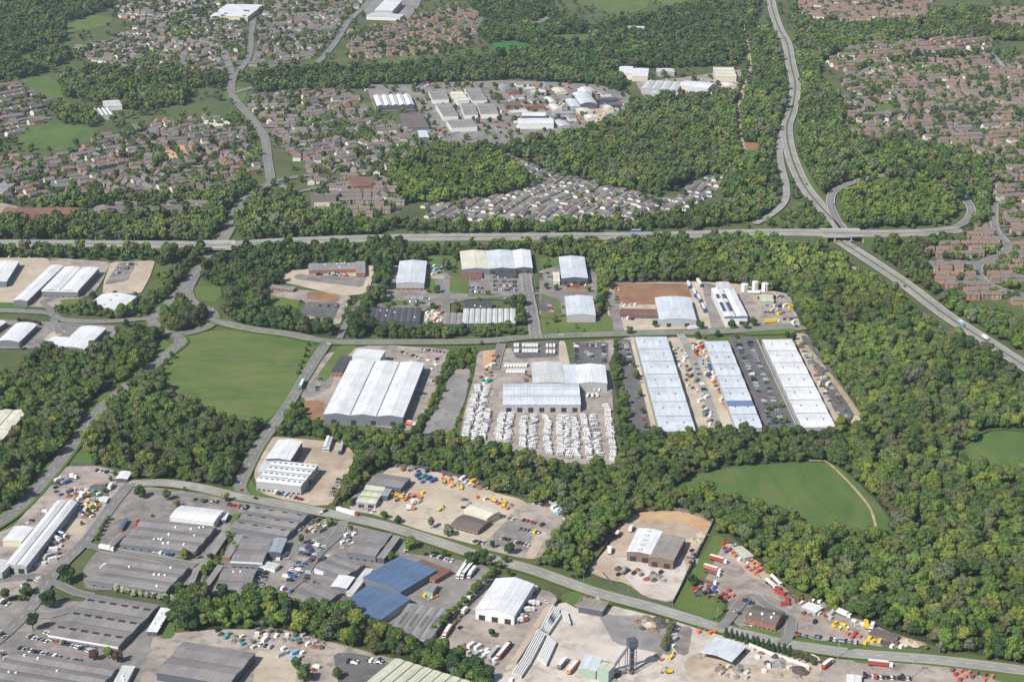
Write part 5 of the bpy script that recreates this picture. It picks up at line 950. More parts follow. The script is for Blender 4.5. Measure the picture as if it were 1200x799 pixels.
# explicit single trees: px of the crown centre, scale, colour, label
SOLO = [((77,671),1.35,'dark','very large round dark tree on the grass left of the bush-fronted hall'),((57,702),1.15,'dark','round dark tree on the verge above the car park fork'),((38,730),1.1,'dark','round dark tree nearest the wide plain grey hall car row'),
 ((164,577),.95,'mid','left one of two trees beside the lane below the copse'),((195,580),.9,'mid','right one of two trees beside the lane below the copse'),((207,590),.6,'yellow','small yellow-green tree at the left end of the low white hall'),((264,583),.75,'yellow','yellowish tree beside the little roundabout by the copse'),
 ((217,650),.75,'yellow','pale yellow-green tree in front of the vent-dotted hall'),((229,652),.5,'mid','small green tree right of the pale one before the vent-dotted hall'),((240,669),.75,'bright','bright tree between two grey annexes'),((246,652),.5,'mid','small tree in the green gap right of the annexes'),
 ((110,768),.7,'bronze','dark copper tree at the right end of the bottom-left car row'),((127,765),.85,'bright','bright green tree beside the copper tree'),((137,770),.75,'bronze','second copper tree by the front of the corner hall'),
 ((353,633),.7,'mid','tree in the scrap car yard below the bluish hall'),((386,612),.65,'bright','pale tree beside the white van roof near the main road'),((411,619),.5,'mid','small tree left of the roadside hall'),((480,636),.95,'bright','bright tree on the corner right of the roadside hall'),
 ((450,603),.7,'mid','small tree on the verge before the sandy plant yard'),((466,609),.6,'dark','second small tree on that verge'),((505,614),.75,'grey','grey-green tree on the verge before the sandy plant yard'),((525,622),.85,'grey','larger grey-green tree on the same verge'),((577,638),.6,'dark','slim dark tree by the brown roofed block car park'),((597,643),.85,'dark','dark tree in the roadside car park'),
 ((551,655),1.0,'mid','left of three merged roadside trees right of the blue works'),((565,652),1.05,'mid','middle of three merged roadside trees right of the blue works'),((573,660),.8,'olive','right of three merged roadside trees right of the blue works'),((505,646),.6,'olive','small olive tree above the red-brown office'),((520,648),.65,'mid','tree above the cars behind the red-brown office'),
 ((458,652),.6,'mid','bush-like tree at the top corner of the upper blue roof'),((811,680),.85,'dark','dark tree on the green strip beside the coloured stacks'),((109,346),.8,'dark','small conical tree right of the largest warehouse'),((364,724),.9,'mid','tree at the end of the timber yard near the bottom'),((357,790),1.0,'mid','tree by the bottom edge left of the dark car park'),((348,778),.9,'mid','tree just above the bottom edge beside the lane'),((395,790),.7,'mid','small tree by the bottom edge beside the dark car park'),
 ((576,742),.6,'mid','lone tree behind the white gabled shed yard'),((738,388),.7,'mid','tree on the corner above the leftmost long shed row'),((742,428),.6,'bright','bright small tree in the car park left of the long shed rows'),((746,440),.7,'mid','tree below it in the car park left of the long shed rows'),((750,462),.65,'mid','tree halfway down that car park'),((753,482),.5,'mid','small tree further down that car park'),((757,500),.5,'mid','lowest small tree in that car park'),
 ((821,382),.8,'mid','tree at the gate of the solar panel shed'),((802,378),.65,'mid','tree before the arched shed'),((858,381),.8,'dark','left of the trees in front of the blue fascia'),((874,382),.8,'mid','tree right of the blue fascia'),((883,378),.85,'mid','tallest tree right of the blue fascia'),((841,391),.7,'dark','roadside tree between the two shed gates'),((818,394),.7,'mid','roadside tree above the middle long shed row'),((826,398),.7,'bright','roadside tree touching the middle long shed row'),((863,395),.45,'mid','tiny tree on the verge above the dark car park'),((768,380),.75,'dark','dark tree before the long red-brown office'),
 ((922,392),.6,'mid','left roadside tree behind the rightmost long shed row'),((930,395),.7,'dark','right roadside tree behind the rightmost long shed row'),
 ((900,479),.55,'bright','light green tree in the dark car park, upper left of four'),((914,475),.6,'yellow','light tree in the dark car park, upper right of four'),((907,494),.55,'mid','green tree in the dark car park, lower left of four'),((921,493),.6,'bright','light green tree in the dark car park, lower right of four'),
 ((512,340),.8,'dark','tree between the pale blue shed and the estate lane'),((535,356),.6,'mid','round bush-tree before the short grey terrace'),((455,360),.5,'mid','small tree before the dark slotted terrace'),((573,345),.5,'mid','small tree before the trio of sheds'),((640,336),.6,'dark','dark tree beside the central estate road'),((652,337),.7,'mid','tree before the pale shed with dark front'),((650,374),.7,'olive','olive tree on the verge below the middle estate'),((690,340),.6,'mid','tree right of the yard between two pale sheds')]
for (p_, s, c, lab) in SOLO:
    q = W(p_[0], p_[1], 5.5 * s); TR.append((q.x, q.y, s, s, 'solo:' + c + ':' + lab, -2))
def row_trees(a, b, n, s, c, lab, grp, bush=False, con=False):
    for i in range(n):
        f = (i + .5) / n; q = W(a[0] + (b[0]-a[0])*f + rg.uniform(-.6, .6), a[1] + (b[1]-a[1])*f + rg.uniform(-.5, .5), (2 if bush else 4) * s)
        TR.append((q.x, q.y, s*rg.uniform(.85, 1.15), s*rg.uniform(.85, 1.1), ('bush:' if bush else 'con:' if con else 'row:') + c + ':' + lab + ':' + grp, -3))
row_trees((133,689),(212,704),11,1.25,'blossom','pale blossoming bush','in the row along the bush-fronted hall',bush=True); row_trees((848,742),(928,766),13,.62,'dark','dark upright conifer','in the roadside line behind the open canopy',con=True); row_trees((930,768),(955,776),4,.6,'olive','olive rounded tree','at the end of the roadside conifer line')
row_trees((594,655),(500,749),16,.62,'bright','bright green tree','in the hedge line left of the white gabled shed'); row_trees((788,730),(778,762),5,.62,'olive','olive green tree','in the short hedge beside the hopper yard'); row_trees((62,358),(160,371),14,.5,'dark','dark hedge shrub','in the hedge below the arched shed at left',bush=True)
row_trees((136,552),(104,606),8,.9,'mid','mid green shrub','beside the lane right of the cluttered yard',bush=True); row_trees((112,632),(128,606),6,.9,'mid','green shrub','by the tiny blue-roofed shed',bush=True); row_trees((265,628),(286,655),6,1.0,'bright','bright shrub','in the green gap between the grey halls',bush=True)
row_trees((20,375),(48,380),8,.9,'bronze','copper coloured shrub','below the side road at the left edge',bush=True); row_trees((405,575),(392,592),6,.9,'mid','green shrub','at the corner of the pale lorry yard',bush=True); row_trees((444,690),(425,715),5,.8,'mid','green shrub','left of the lower blue roof',bush=True); row_trees((362,400),(348,440),6,1.1,'mid','green shrub','on the verge of the mown field',bush=True)
row_trees((160,460),(205,415),7,.6,'mid','small tree','on the left edge of the mown field')

def tree(x, y, s, zs, c, me, tr=TRUNK, rot=None, nm='broadleaf_tree'):
    t = bpy.data.objects.new(nm, None); COL.objects.link(t); t.location = (x, y, gz(x, y)); t.rotation_euler.z = rg.uniform(0, 6.28); t.scale = (s, s, zs)
    o = bpy.data.objects.new('crown', me); COL.objects.link(o); o.parent = t; o.material_slots[0].link = 'OBJECT'; o.material_slots[0].material = LM[c]
    o = bpy.data.objects.new('trunk', tr); COL.objects.link(o); o.parent = t; return t
CN = {'dark': 'dark green', 'mid': 'mid green', 'bright': 'bright green', 'yellow': 'yellow-green', 'olive': 'olive', 'grey': 'grey-green', 'bronze': 'copper', 'blossom': 'blossoming'}
rest = []; wood = []; nsolo = 0; protoc = []
for T_ in TR:
    x, y, s, zs, pal, zi = T_
    if pal.startswith('solo:'): _, c, lab = pal.split(':'); t = tree(x, y, s, zs, c, NEARC[nsolo % 6]); tag(t, lab, 'tree'); nsolo += 1
    elif zi == -3:
        kd, c, lab, grp = pal.split(':'); me = {'bush': BUSH[int(rg.randint(2))], 'con': CON, 'row': NEARC[int(rg.randint(6))]}[kd]
        t = tree(x, y, s, zs, c, me, BTR if kd == 'bush' else TRUNK, nm={'bush': 'shrub', 'con': 'conifer_tree', 'row': 'broadleaf_tree'}[kd]); reg(t, lab, grp, {'bush': 'shrub', 'con': 'tree', 'row': 'tree'}[kd]); nsolo += kd == 'row'
    elif zi >= 0 and WOODS[zi][4] != 'x' and inframe(x, y, 6, 0): wood.append(T_)
    else: rest.append(T_)
wood.sort(key=lambda q: (q[1])); keep = 300 - nsolo
rest += wood[keep:]
CH_ = {'mixy': ['dark', 'mid', 'mid', 'bright', 'olive', 'mid', 'bright', 'yellow', 'grey', 'bright'], 'mix': ['dark', 'mid', 'mid', 'bright', 'olive', 'mid', 'bright', 'yellow', 'grey'], 'green': ['mid', 'bright', 'bright', 'mid'], 'dark': ['dark', 'mid', 'dark']}
for x, y, s, zs, pal, zi in wood[:keep]:
    c = random.choice(CH_[pal]); t = tree(x, y, s, zs, c, NEARC[int(rg.randint(6))])
    px_ = P((x, y, 5))[0]; lab = WOODS[zi][4]; gr = WOODS[zi][5]
    if 'belt behind' in lab: k = min(5, int(max(0, px_ - 200) / 70)); w_ = ['below the hall with the white domed vent', 'left of the scrap cars', 'above the timber yard', 'below the slim brownish annexe', 'below the lower blue roof', 'above the cream-green ribbed roof'][k]; lab = 'broadleaf tree in the belt ' + w_; gr += ' ' + w_
    elif 'big wood' in lab: k = 0 if px_ < 1075 else 1 if px_ < 1110 else 2 if px_ < 1155 else 3; w_ = ['just beyond the thin plant yard', 'right of the tip of the thin plant yard', 'beside the road at lower right', 'in the bottom right corner'][k]; lab = 'broadleaf tree of the big wood ' + w_; gr += ' ' + w_
    tag(t, CN[c] + ' ' + lab, 'tree', CN[c] + ' ' + gr)
# the rest of the wood: one object, instances of the same crowns and trunks
def wood_object(name, pts, meshes, mat, label):
    me = bpy.data.meshes.new(name + '_points'); me.from_pydata([(p[0], p[1], 0) for p in pts], [], [])
    for nm_, tp, dat in (('sc', 'FLOAT_VECTOR', [c for p in pts for c in (p[2], p[2], p[3])]), ('rt', 'FLOAT', list(rg.uniform(0, 6.28, len(pts)))), ('ix', 'INT', [int(q) for q in rg.randint(0, len(meshes), len(pts))])):
        at = me.attributes.new(nm_, tp, 'POINT'); at.data.foreach_set('vector' if tp == 'FLOAT_VECTOR' else 'value', dat)
    o = obj(name, me); ng = bpy.data.node_groups.new(name, 'GeometryNodeTree'); ng.interface.new_socket('Geometry', in_out='INPUT', socket_type='NodeSocketGeometry'); ng.interface.new_socket('Geometry', in_out='OUTPUT', socket_type='NodeSocketGeometry')
    N = ng.nodes; L = ng.links; gi = N.new('NodeGroupInput'); go = N.new('NodeGroupOutput'); ip = N.new('GeometryNodeInstanceOnPoints'); jn = N.new('GeometryNodeJoinGeometry')
    for src in reversed(meshes):
        oi = N.new('GeometryNodeObjectInfo'); oi.transform_space = 'ORIGINAL'; oi.inputs['Object'].default_value = src; sm = N.new('GeometryNodeSetMaterial'); sm.inputs['Material'].default_value = mat
        L.new(oi.outputs['Geometry'], sm.inputs[0]); gi_ = N.new('GeometryNodeGeometryToInstance'); L.new(sm.outputs[0], gi_.inputs[0]); L.new(gi_.outputs[0], jn.inputs[0])
    L.new(jn.outputs[0], ip.inputs['Instance']); ip.inputs['Pick Instance'].default_value = True
    def attr(nm_, tp): a = N.new('GeometryNodeInputNamedAttribute'); a.data_type = tp; a.inputs['Name'].default_value = nm_; return a.outputs[0]
    L.new(attr('ix', 'INT'), ip.inputs['Instance Index']); L.new(attr('sc', 'FLOAT_VECTOR'), ip.inputs['Scale'])
    cx = N.new('ShaderNodeCombineXYZ'); L.new(attr('rt', 'FLOAT'), cx.inputs[2]); L.new(cx.outputs[0], ip.inputs['Rotation'])
    L.new(gi.outputs[0], ip.inputs['Points']); L.new(ip.outputs[0], go.inputs[0])
    md = o.modifiers.new('instances', 'NODES'); md.node_group = ng; tag(o, label, 'woodland', kind='stuff'); return o
nc = {}
for o in COL.objects:
    if o.name.startswith('crown') and o.data in NEARC and o.data.name not in nc: nc[o.data.name] = o
near_src = list(nc.values())
fs_ = []
for i in range(5):      # five far-detail trees are ordinary trees standing in the far belt
    q = [r_ for r_ in rest if r_[1] > 2000 and r_[5] >= 0][i * 37]; rest.remove(q)
    t = tree(q[0], q[1], q[2], q[3], 'mid', FARC[i]); tag(t, 'mid green broadleaf tree standing in the far northern woodland', 'tree', 'trees of the far northern woodland'); fs_.append(t.children[0])
for pal, mt, nm_ in (('mix', LMIX, 'mixed'), ('dark', LDARK, 'dark'), ('green', LGREEN, 'fresh green'), ('mixy', LMIXY, 'spring green')):
    a = [q for q in rest if q[4] == pal]; n_ = [q for q in a if q[1] < 1750]; f_ = [q for q in a if q[1] >= 1750]
    if n_: wood_object('woodland', n_, near_src, mt, f'mass of {nm_} broadleaf trees filling the nearer woods and belts')
    if f_: wood_object('woodland', f_, fs_, mt, f'mass of {nm_} broadleaf trees filling the distant woods and gardens')
# ---------------------------------------------------------------- vehicles
CC = {'w': ('white', (.72,.72,.71)), 's': ('silver', (.42,.43,.45)), 'k': ('black', (.025,.025,.03)), 'b': ('blue', (.05,.10,.28)), 'r': ('red', (.38,.06,.045)), 'g': ('grey', (.16,.165,.175)), 'd': ('dark green', (.02,.07,.045)), 'y': ('yellow', (.72,.50,.03)), 'o': ('orange', (.62,.20,.06)), 't': ('teal', (.06,.30,.30)), 'l': ('light blue', (.22,.42,.60)), 'c': ('cream', (.62,.57,.45)), 'n': ('brown', (.16,.09,.06)), 'p': ('pink-red', (.50,.16,.13))}
PM = {k: flat('paint_' + v[0].replace(' ', '_'), v[1], .35 if k != 'n' else .8, spec=.5) for k, v in CC.items()}
def mk(name, me, parent, mt=None):
    o = bpy.data.objects.new(name, me); COL.objects.link(o); o.parent = parent
    if mt: o.material_slots[0].link = 'OBJECT'; o.material_slots[0].material = mt
    return o
def car_proto(L_, Wd, H, van=False):
    b_ = MB(); h = L_/2; w_ = Wd/2; k = .62
    side = [(-h, .30), (-h, k+.12), (-h*.9, k+.25), (h*.55, k+.22), (h, k+.05), (h, .3)] if not van else [(-h, .32), (-h, H), (h*.45, H), (h*.72, 1.1), (h, .95), (h, .32)]
    b_.prism([(q, z) for q, z in side][::-1], -w_, w_, 'y' if False else 'y', 0)
    # prism along y uses profile (x, z)
    for sx in (-h*.62, h*.62):
        for sy in (-1, 1): b_.cyl((sx, sy*(w_-.12), .32), (sx, sy*(w_+.03), .32), .33, n=8, m=1)
    g_ = MB()
    if not van:
        lo = k+.2; vs = [(-h*.85, -w_*.94, lo), (h*.42, -w_*.94, lo), (h*.42, w_*.94, lo), (-h*.85, w_*.94, lo), (-h*.62, -w_*.76, H-.04), (h*.10, -w_*.76, H-.04), (h*.10, w_*.76, H-.04), (-h*.62, w_*.76, H-.04)]
        g_.add(vs, [(0,3,2,1),(4,5,6,7),(0,1,5,4),(1,2,6,5),(2,3,7,6),(3,0,4,7)])
        b_.box(-h*.63, h*.11, -w_*.77, w_*.77, H-.05, H+.02, 0)
    else:
        g_.add([(h*.46, -w_*.85, H-.15), (h*.46, w_*.85, H-.15), (h*.74, w_*.9, 1.12), (h*.74, -w_*.9, 1.12), (h*.43, -w_*.85, H-.2), (h*.43, w_*.85, H-.2), (h*.68, w_*.9, 1.05), (h*.68, -w_*.9, 1.05)], [(0,3,2,1),(4,5,6,7),(0,1,5,4),(1,2,6,5),(2,3,7,6),(3,0,4,7)])
    return b_, g_
CP = [car_proto(4.4, 1.82, 1.46), car_proto(3.9, 1.74, 1.5), car_proto(4.7, 1.85, 1.44), car_proto(5.4, 2.0, 2.2, True)]
CM = [(a.mesh('body', [PM['w'], TYRE]), g_.mesh('window_glass', [GLASS])) for a, g_ in CP]
CARS = []
def addcar(x, y, rz, c, i, place): CARS.append((x, y, rz, c, i, place))
def cars(a, b_, n, place, cols=None, along=False, van=.12, jit=.3, full=.92):
    A_, B_ = W(*a), W(*b_); d = (B_-A_); th = math.atan2(d.y, d.x)
    for i in range(n):
        if cols is None and random.random() > full: continue
        c = cols[i % len(cols)] if cols else random.choice('wwwssskkkggbbrdwsk')
        if c == '-': continue
        p = A_.lerp(B_, (i+.5)/n if n > 1 else .5); r_ = th + (0 if along else math.pi/2) + random.gauss(0, .05) + (math.pi if random.random() < .4 else 0)
        addcar(p.x + random.uniform(-jit, jit), p.y + random.uniform(-jit, jit), r_, c, 3 if random.random() < van else random.randrange(3), place)
cars((61,750),(107,764),14,'in the row before the wide plain grey hall','wrrskkkswwkdsw'); cars((32,746),(57,753),7,'in the short row left of the wide plain grey hall','ckws-gw'); cars((52,741),(60,744),2,'parked apart by the wide plain grey hall','w')
cars((22,760),(56,768),8,'in the row along the corner hall','ksgwkkws'); cars((58,769),(96,777),8,'right end of the row along the corner hall','kws-gskg'); cars((-2,742),(8,750),3,'at the far left edge lot','wks'); cars((0,764),(10,774),4,'at the left end of the corner hall','wgks')
cars((163,643),(205,652),10,'in front of the vent-dotted hall','rsk-wswlbd'); cars((275,659),(298,665),7,'in front of the square white-edged hall','kgkkwkw'); cars((266,592),(290,597),7,'right of the low white hall','grr-rsk'); cars((226,586),(258,590),5,'behind the low white hall','k-kgk')
cars((322,578),(356,587),9,'in front of the hall with dark rooflights','wkbsw-krr'); cars((398,561),(387,583),6,'in the column of the pale lorry yard','kgskgs',along=False); cars((112,552),(140,557),7,'in the yard corner below the copse','kwsksw-'); cars((56,600),(30,616),5,'left of the long white shed','ws-kw')
for k_, (a_, b__) in enumerate([((368,635),(350,652)),((374,638),(356,656)),((380,641),(361,662)),((352,658),(336,678)),((358,662),(341,684)),((307,663),(300,684)),((316,666),(305,690)),((386,652),(374,661)),((364,672),(356,684)),((325,690),(352,698)),((300,692),(322,694))]):
    cars(a_, b__, [8,9,8,9,9,6,7,5,4,7,5][k_], 'in scrap car cluster ' + ['one','two','three','four','five','six','seven','eight','nine','ten','eleven'][k_] + ' of the grey estate', jit=.9, van=.15) 
cars((612,610),(638,617),6,'in the back row of the roadside car park','drrr-d'); cars((608,620),(634,626),6,'in the middle row of the roadside car park','kkgsyk'); cars((586,631),(622,641),9,'in the front row of the roadside car park','skk-wkksw'); cars((552,634),(568,638),4,'before the dark brown roofed block','wkks'); cars((588,606),(604,610),3,'left edge of the roadside car park','gsw'); cars((625,590),(642,594),5,'along the top fence of the roadside car park','wkskr'); cars((650,598),(664,602),5,'in the far corner of the roadside car park','wwsww')
cars((411,589),(440,602),6,'before the cream triple-ridged workshop','kgb-sw'); cars((497,649),(532,659),9,'behind the red-brown office','kks-wkwsw'); cars((472,645),(478,647),1,'alone at the top of the upper blue roof','w')
cars((375,444),(371,463),6,'in the office car park left of the huge warehouse','kswkbs'); cars((470,413),(494,421),6,'behind the huge warehouse','kw-ksw'); cars((492,410),(522,414),7,'along the road behind the warehouse yard','swksrks'); cars((505,445),(494,470),5,'in the derelict strip hedge','ws-ks')
cars((676,403),(676,426),8,'in the left column of the dealer car park','kwkkbkkg'); cars((707,404),(708,426),8,'in the right column of the dealer car park','wkbkwsbk'); cars((686,405),(700,406),4,'in the top row of the dealer car park','rskw'); cars((686,413),(698,422),5,'in the middle of the dealer car park','wwsks')
cars((733,402),(740,430),10,'in the car park left of the leftmost shed row'); cars((745,462),(757,500),9,'lower down left of the leftmost shed row',full=.6); cars((748,440),(752,452),3,'beside the tree left of the leftmost shed row','rks')
cars((864,402),(890,462),19,'in the left column of the dark car park between the shed rows'); cars((878,402),(904,462),19,'in the middle column of the dark car park between the shed rows'); cars((903,462),(918,500),10,'in the lower column of the dark car park between the shed rows',full=.7); cars((893,463),(904,500),10,'in the lower left column of the dark car park',full=.6)
cars((943,412),(950,430),5,'right of the rightmost shed row'); cars((955,440),(985,496),13,'along the track right of the rightmost shed row',full=.6); cars((788,405),(796,432),6,'beside the leftmost shed row on its right'); cars((812,420),(838,495),12,'in the lane right of the leftmost shed row',full=.5)
cars((482,350),(508,352),9,'in the upper row before the dark slotted terrace'); cars((480,355),(508,358),9,'in the lower row before the dark slotted terrace'); cars((550,328),(566,328),7,'in the upper row below the red office'); cars((550,338),(566,339),7,'in the middle row below the red office'); cars((551,343),(566,344),6,'in the lower row below the red office')
for j_, y_ in enumerate((326,331,336,341)): cars((578,y_),(606,y_+.5),11,'in the ' + ['top','second','third','bottom'][j_] + ' row before the blue-white shed')
cars((634,316),(634,330),5,'left of the tan side block'); cars((640,318),(646,330),5,'beside the tan side block'); cars((643,358),(647,368),3,'in the little dark car park','wrw'); cars((371,323),(378,323),5,'in the left compound row','kkkkk'); cars((384,322),(408,325),11,'in the compound among trees'); cars((394,316),(414,318),7,'behind the compound row','wswwsww'); cars((370,359),(400,361),3,'on the dark pad of the compound','kkk')
for j_ in range(3): cars((140-4*j_,311+5*j_),(160-3*j_,311+5*j_),7,'in the ' + ['top','middle','bottom'][j_] + ' row of the lot right of the largest warehouse',full=.7)
cars((120,347),(135,344),3,'by the arched shed','wsw'); cars((8,301),(55,303),8,'along the top of the yard at left','w-s-w-k-'); cars((893,367),(920,368),9,'before the tank yard'); cars((908,345),(922,352),5,'right of the green block in the tank yard','wwsgw'); cars((716,340),(727,341),3,'by the red soil plot','kow'); cars((723,348),(723,358),3,'on the track by the red soil plot','kkg'); cars((729,373),(743,376),5,'before the long red-brown office','wswrk'); cars((928,375),(934,386),4,'at the corner of the tank yard','kswk')
cars((955,747),(963,749),3,'in the thin plant yard','kbk'); cars((930,743),(950,749),5,'at the left of the thin plant yard','rr-b-'); cars((972,750),(1004,754),9,'in the car row of the thin plant yard','kwgssksgs'); cars((952,730),(958,731),1,'alone at the top of the thin plant yard','k'); cars((873,730),(884,734),3,'before the brown brick block','bkw'); cars((868,705),(884,709),4,'behind the brown brick block','rkbk'); cars((862,718),(866,722),2,'at the entrance of the plant yards','sk'); cars((1011,794),(1068,797),18,'in the row at the bottom edge','kkgwrkwkgkwkgkkgwk')
cars((362,792),(372,781),3,'in the lane at the bottom','wrw'); cars((408,776),(420,778),4,'at the top right of the dark car park','kskw'); cars((431,774),(450,778),5,'along the hedge of the dark car park','kwwks'); cars((257,729),(268,727),2,'under the trees above the dark-striped hall','ww'); cars((566,600),(560,606),2,'at the side of the brown roofed block','kr'); cars((302,756),(320,760),3,'in the timber yard','wks')
cars((0,706),(12,710),3,'at the left edge near the hedge','wkw'); cars((26,686),(33,689),3,'before the green-based office','www'); cars((42,683),(48,678),2,'beside the forked road','ww'); cars((35,680),(33,683),1,'dark and alone before the green-based office','k')
for (p_, q_, c_, pl) in [((286,388),(290,389),'s','on the road east of the gyratory'),((292,389),(296,390),'w','further along the road east of the gyratory'),((250,365),(250,363),'w','on the right of the gyratory'),((219,388),(222,387.5),'k','on the bottom of the gyratory'),((386,405),(389,405),'w','at the junction behind the huge warehouse'),((658,394),(661,394),'w','on the road behind the dealer'),((633,390),(635,391),'w','turning off the central estate road'),((532,275.5),(535,275.5),'w','on the dual carriageway above the trio of sheds'),((595,275),(598,275),'w','further right on the dual carriageway'),((612,279),(609,279),'k','going left on the dual carriageway'),((554,279),(551,279),'k','going left above the cream shed'),((977,242),(978,246),'b','on the loop slip road'),((927,110),(927,108),'w','on the trunk road far north'),((945,218),(947,222),'k','on the trunk road above the flyover'),((300,586),(304,587),'k','by the little roundabout'),((283,576),(284,573),'r','on the little roundabout'),((640,707),(643,708),'w','beside the white gabled shed'),((672,676),(676,678),'k','on the main road near the works'),((1060,338),(1064,341),'k','on the trunk road south of the flyover'),((1098,366),(1095,364),'s','on the trunk road right of the big wood'),((1012,300),(1015,302),'w','just below the flyover')]:
    A_, B_ = W(*p_), W(*q_); 
    if 270 < p_[1] < 282: A_, B_ = W(*p_, 3.2), W(*q_, 3.2)
    addcar(A_.x, A_.y, math.atan2((B_-A_).y, (B_-A_).x), c_, 1, pl)
hwz = np.array([(p.x, p.y, p.z) for p in HW])
def surf(x, y):
    z = gz(x, y)
    if W(600, 284)[1] - 40 < y < W(600, 262)[1] + 40:
        d = (hwz[:, 0]-x)**2 + (hwz[:, 1]-y)**2; i = int(np.argmin(d))
        if d[i] < 14**2: z = hwz[i, 2]
    return z
CARS = [c for c in CARS if inframe(c[0], c[1], 0, 4)]
CARS.sort(key=lambda q: q[1])
for x, y, rz, c, i, pl in CARS[:300]:
    t = bpy.data.objects.new('parked_van' if i == 3 else 'parked_car', None); COL.objects.link(t); t.location = (x, y, surf(x, y) + .01); t.rotation_euler.z = rz
    mk('body', CM[i][0], t, PM[c]); mk('window_glass', CM[i][1], t); wd = 'van' if i == 3 else 'car'; reg(t, f'{CC[c][0]} {wd}', pl, wd, 'vehicles ' + pl)
mb = MB(); mats = [PM[k] for k in CC] + [TYRE, GLASS]; ks = list(CC)
for x, y, rz, c, i, pl in CARS[300:]:
    c_, s_ = math.cos(rz), math.sin(rz); z0 = surf(x, y) + .01
    for q, mi in ((CP[i][0], None), (CP[i][1], len(ks) + 1)):
        mb.add([(x + a*c_ - b__*s_, y + a*s_ + b__*c_, z + z0) for a, b__, z in q.v], q.f, [ks.index(c) if m == 0 else len(ks) for m in q.m] if mi is None else mi)
if mb.v: tag(obj('distant_parked_cars', mb.mesh('distant_cars', mats)), 'the many small cars parked in the more distant yards and car parks', 'cars', kind='stuff')
# lorries and trailers
def lorry(a, b_, c, cab, place, L_=None, flatbed=False, tanker=False, cabon=True, H=3.9):
    A_, B_ = W(*a), W(*b_); d = B_-A_; L_ = L_ or max(6, d.length); th = math.atan2(d.y, d.x); m = (A_+B_)/2
    t = bpy.data.objects.new('lorry' if cabon else 'lorry_trailer', None); COL.objects.link(t); t.location = (m.x, m.y, surf(m.x, m.y)+.01); t.rotation_euler.z = th
    h = L_/2; cl = 2.3 if cabon else 0
    part('chassis', MB().box(-h, h-.3, -.9, .9, .75, 1.1), PM['k'], t)
    if tanker: part('tank', MB().cyl((-h, 0, 2.35), (h-cl-.5, 0, 2.35), 1.2, n=12), PM[c], t)
    elif flatbed: part('flatbed', MB().box(-h, h-cl-.4, -1.25, 1.25, 1.12, 1.5), PM[c], t)
    else:
        bx = part('box_body', MB().box(-h, h-cl-.4, -1.25, 1.25, 1.12, H), PM[c], t); part('roof_sheet', MB().box(-h+.05, h-cl-.45, -1.2, 1.2, H+.01, H+.06), PM['w'] if c not in 'wsy' else PM[c], bx)
    if cabon:
        cb = part('cab', MB().box(h-cl, h, -1.2, 1.2, .6, 3.2, tx=.12, ty=.05), PM[cab], t); part('windscreen', MB().box(h-.12, h+.02, -1.05, 1.05, 1.7, 2.7), GLASS, cb)
    for x_ in (-h+1.2, -h+2.5, h-1.3):
        for s_ in (-1, 1): part('wheel', MB().cyl((x_, s_*.85, .5), (x_, s_*1.22, .5), .5, n=8), TYRE, t)
    reg(t, f"{CC[c][0]} {'tanker' if tanker else 'flatbed lorry' if flatbed else 'lorry' if cabon else 'trailer'}", place, 'lorry' if cabon else 'trailer'); return t
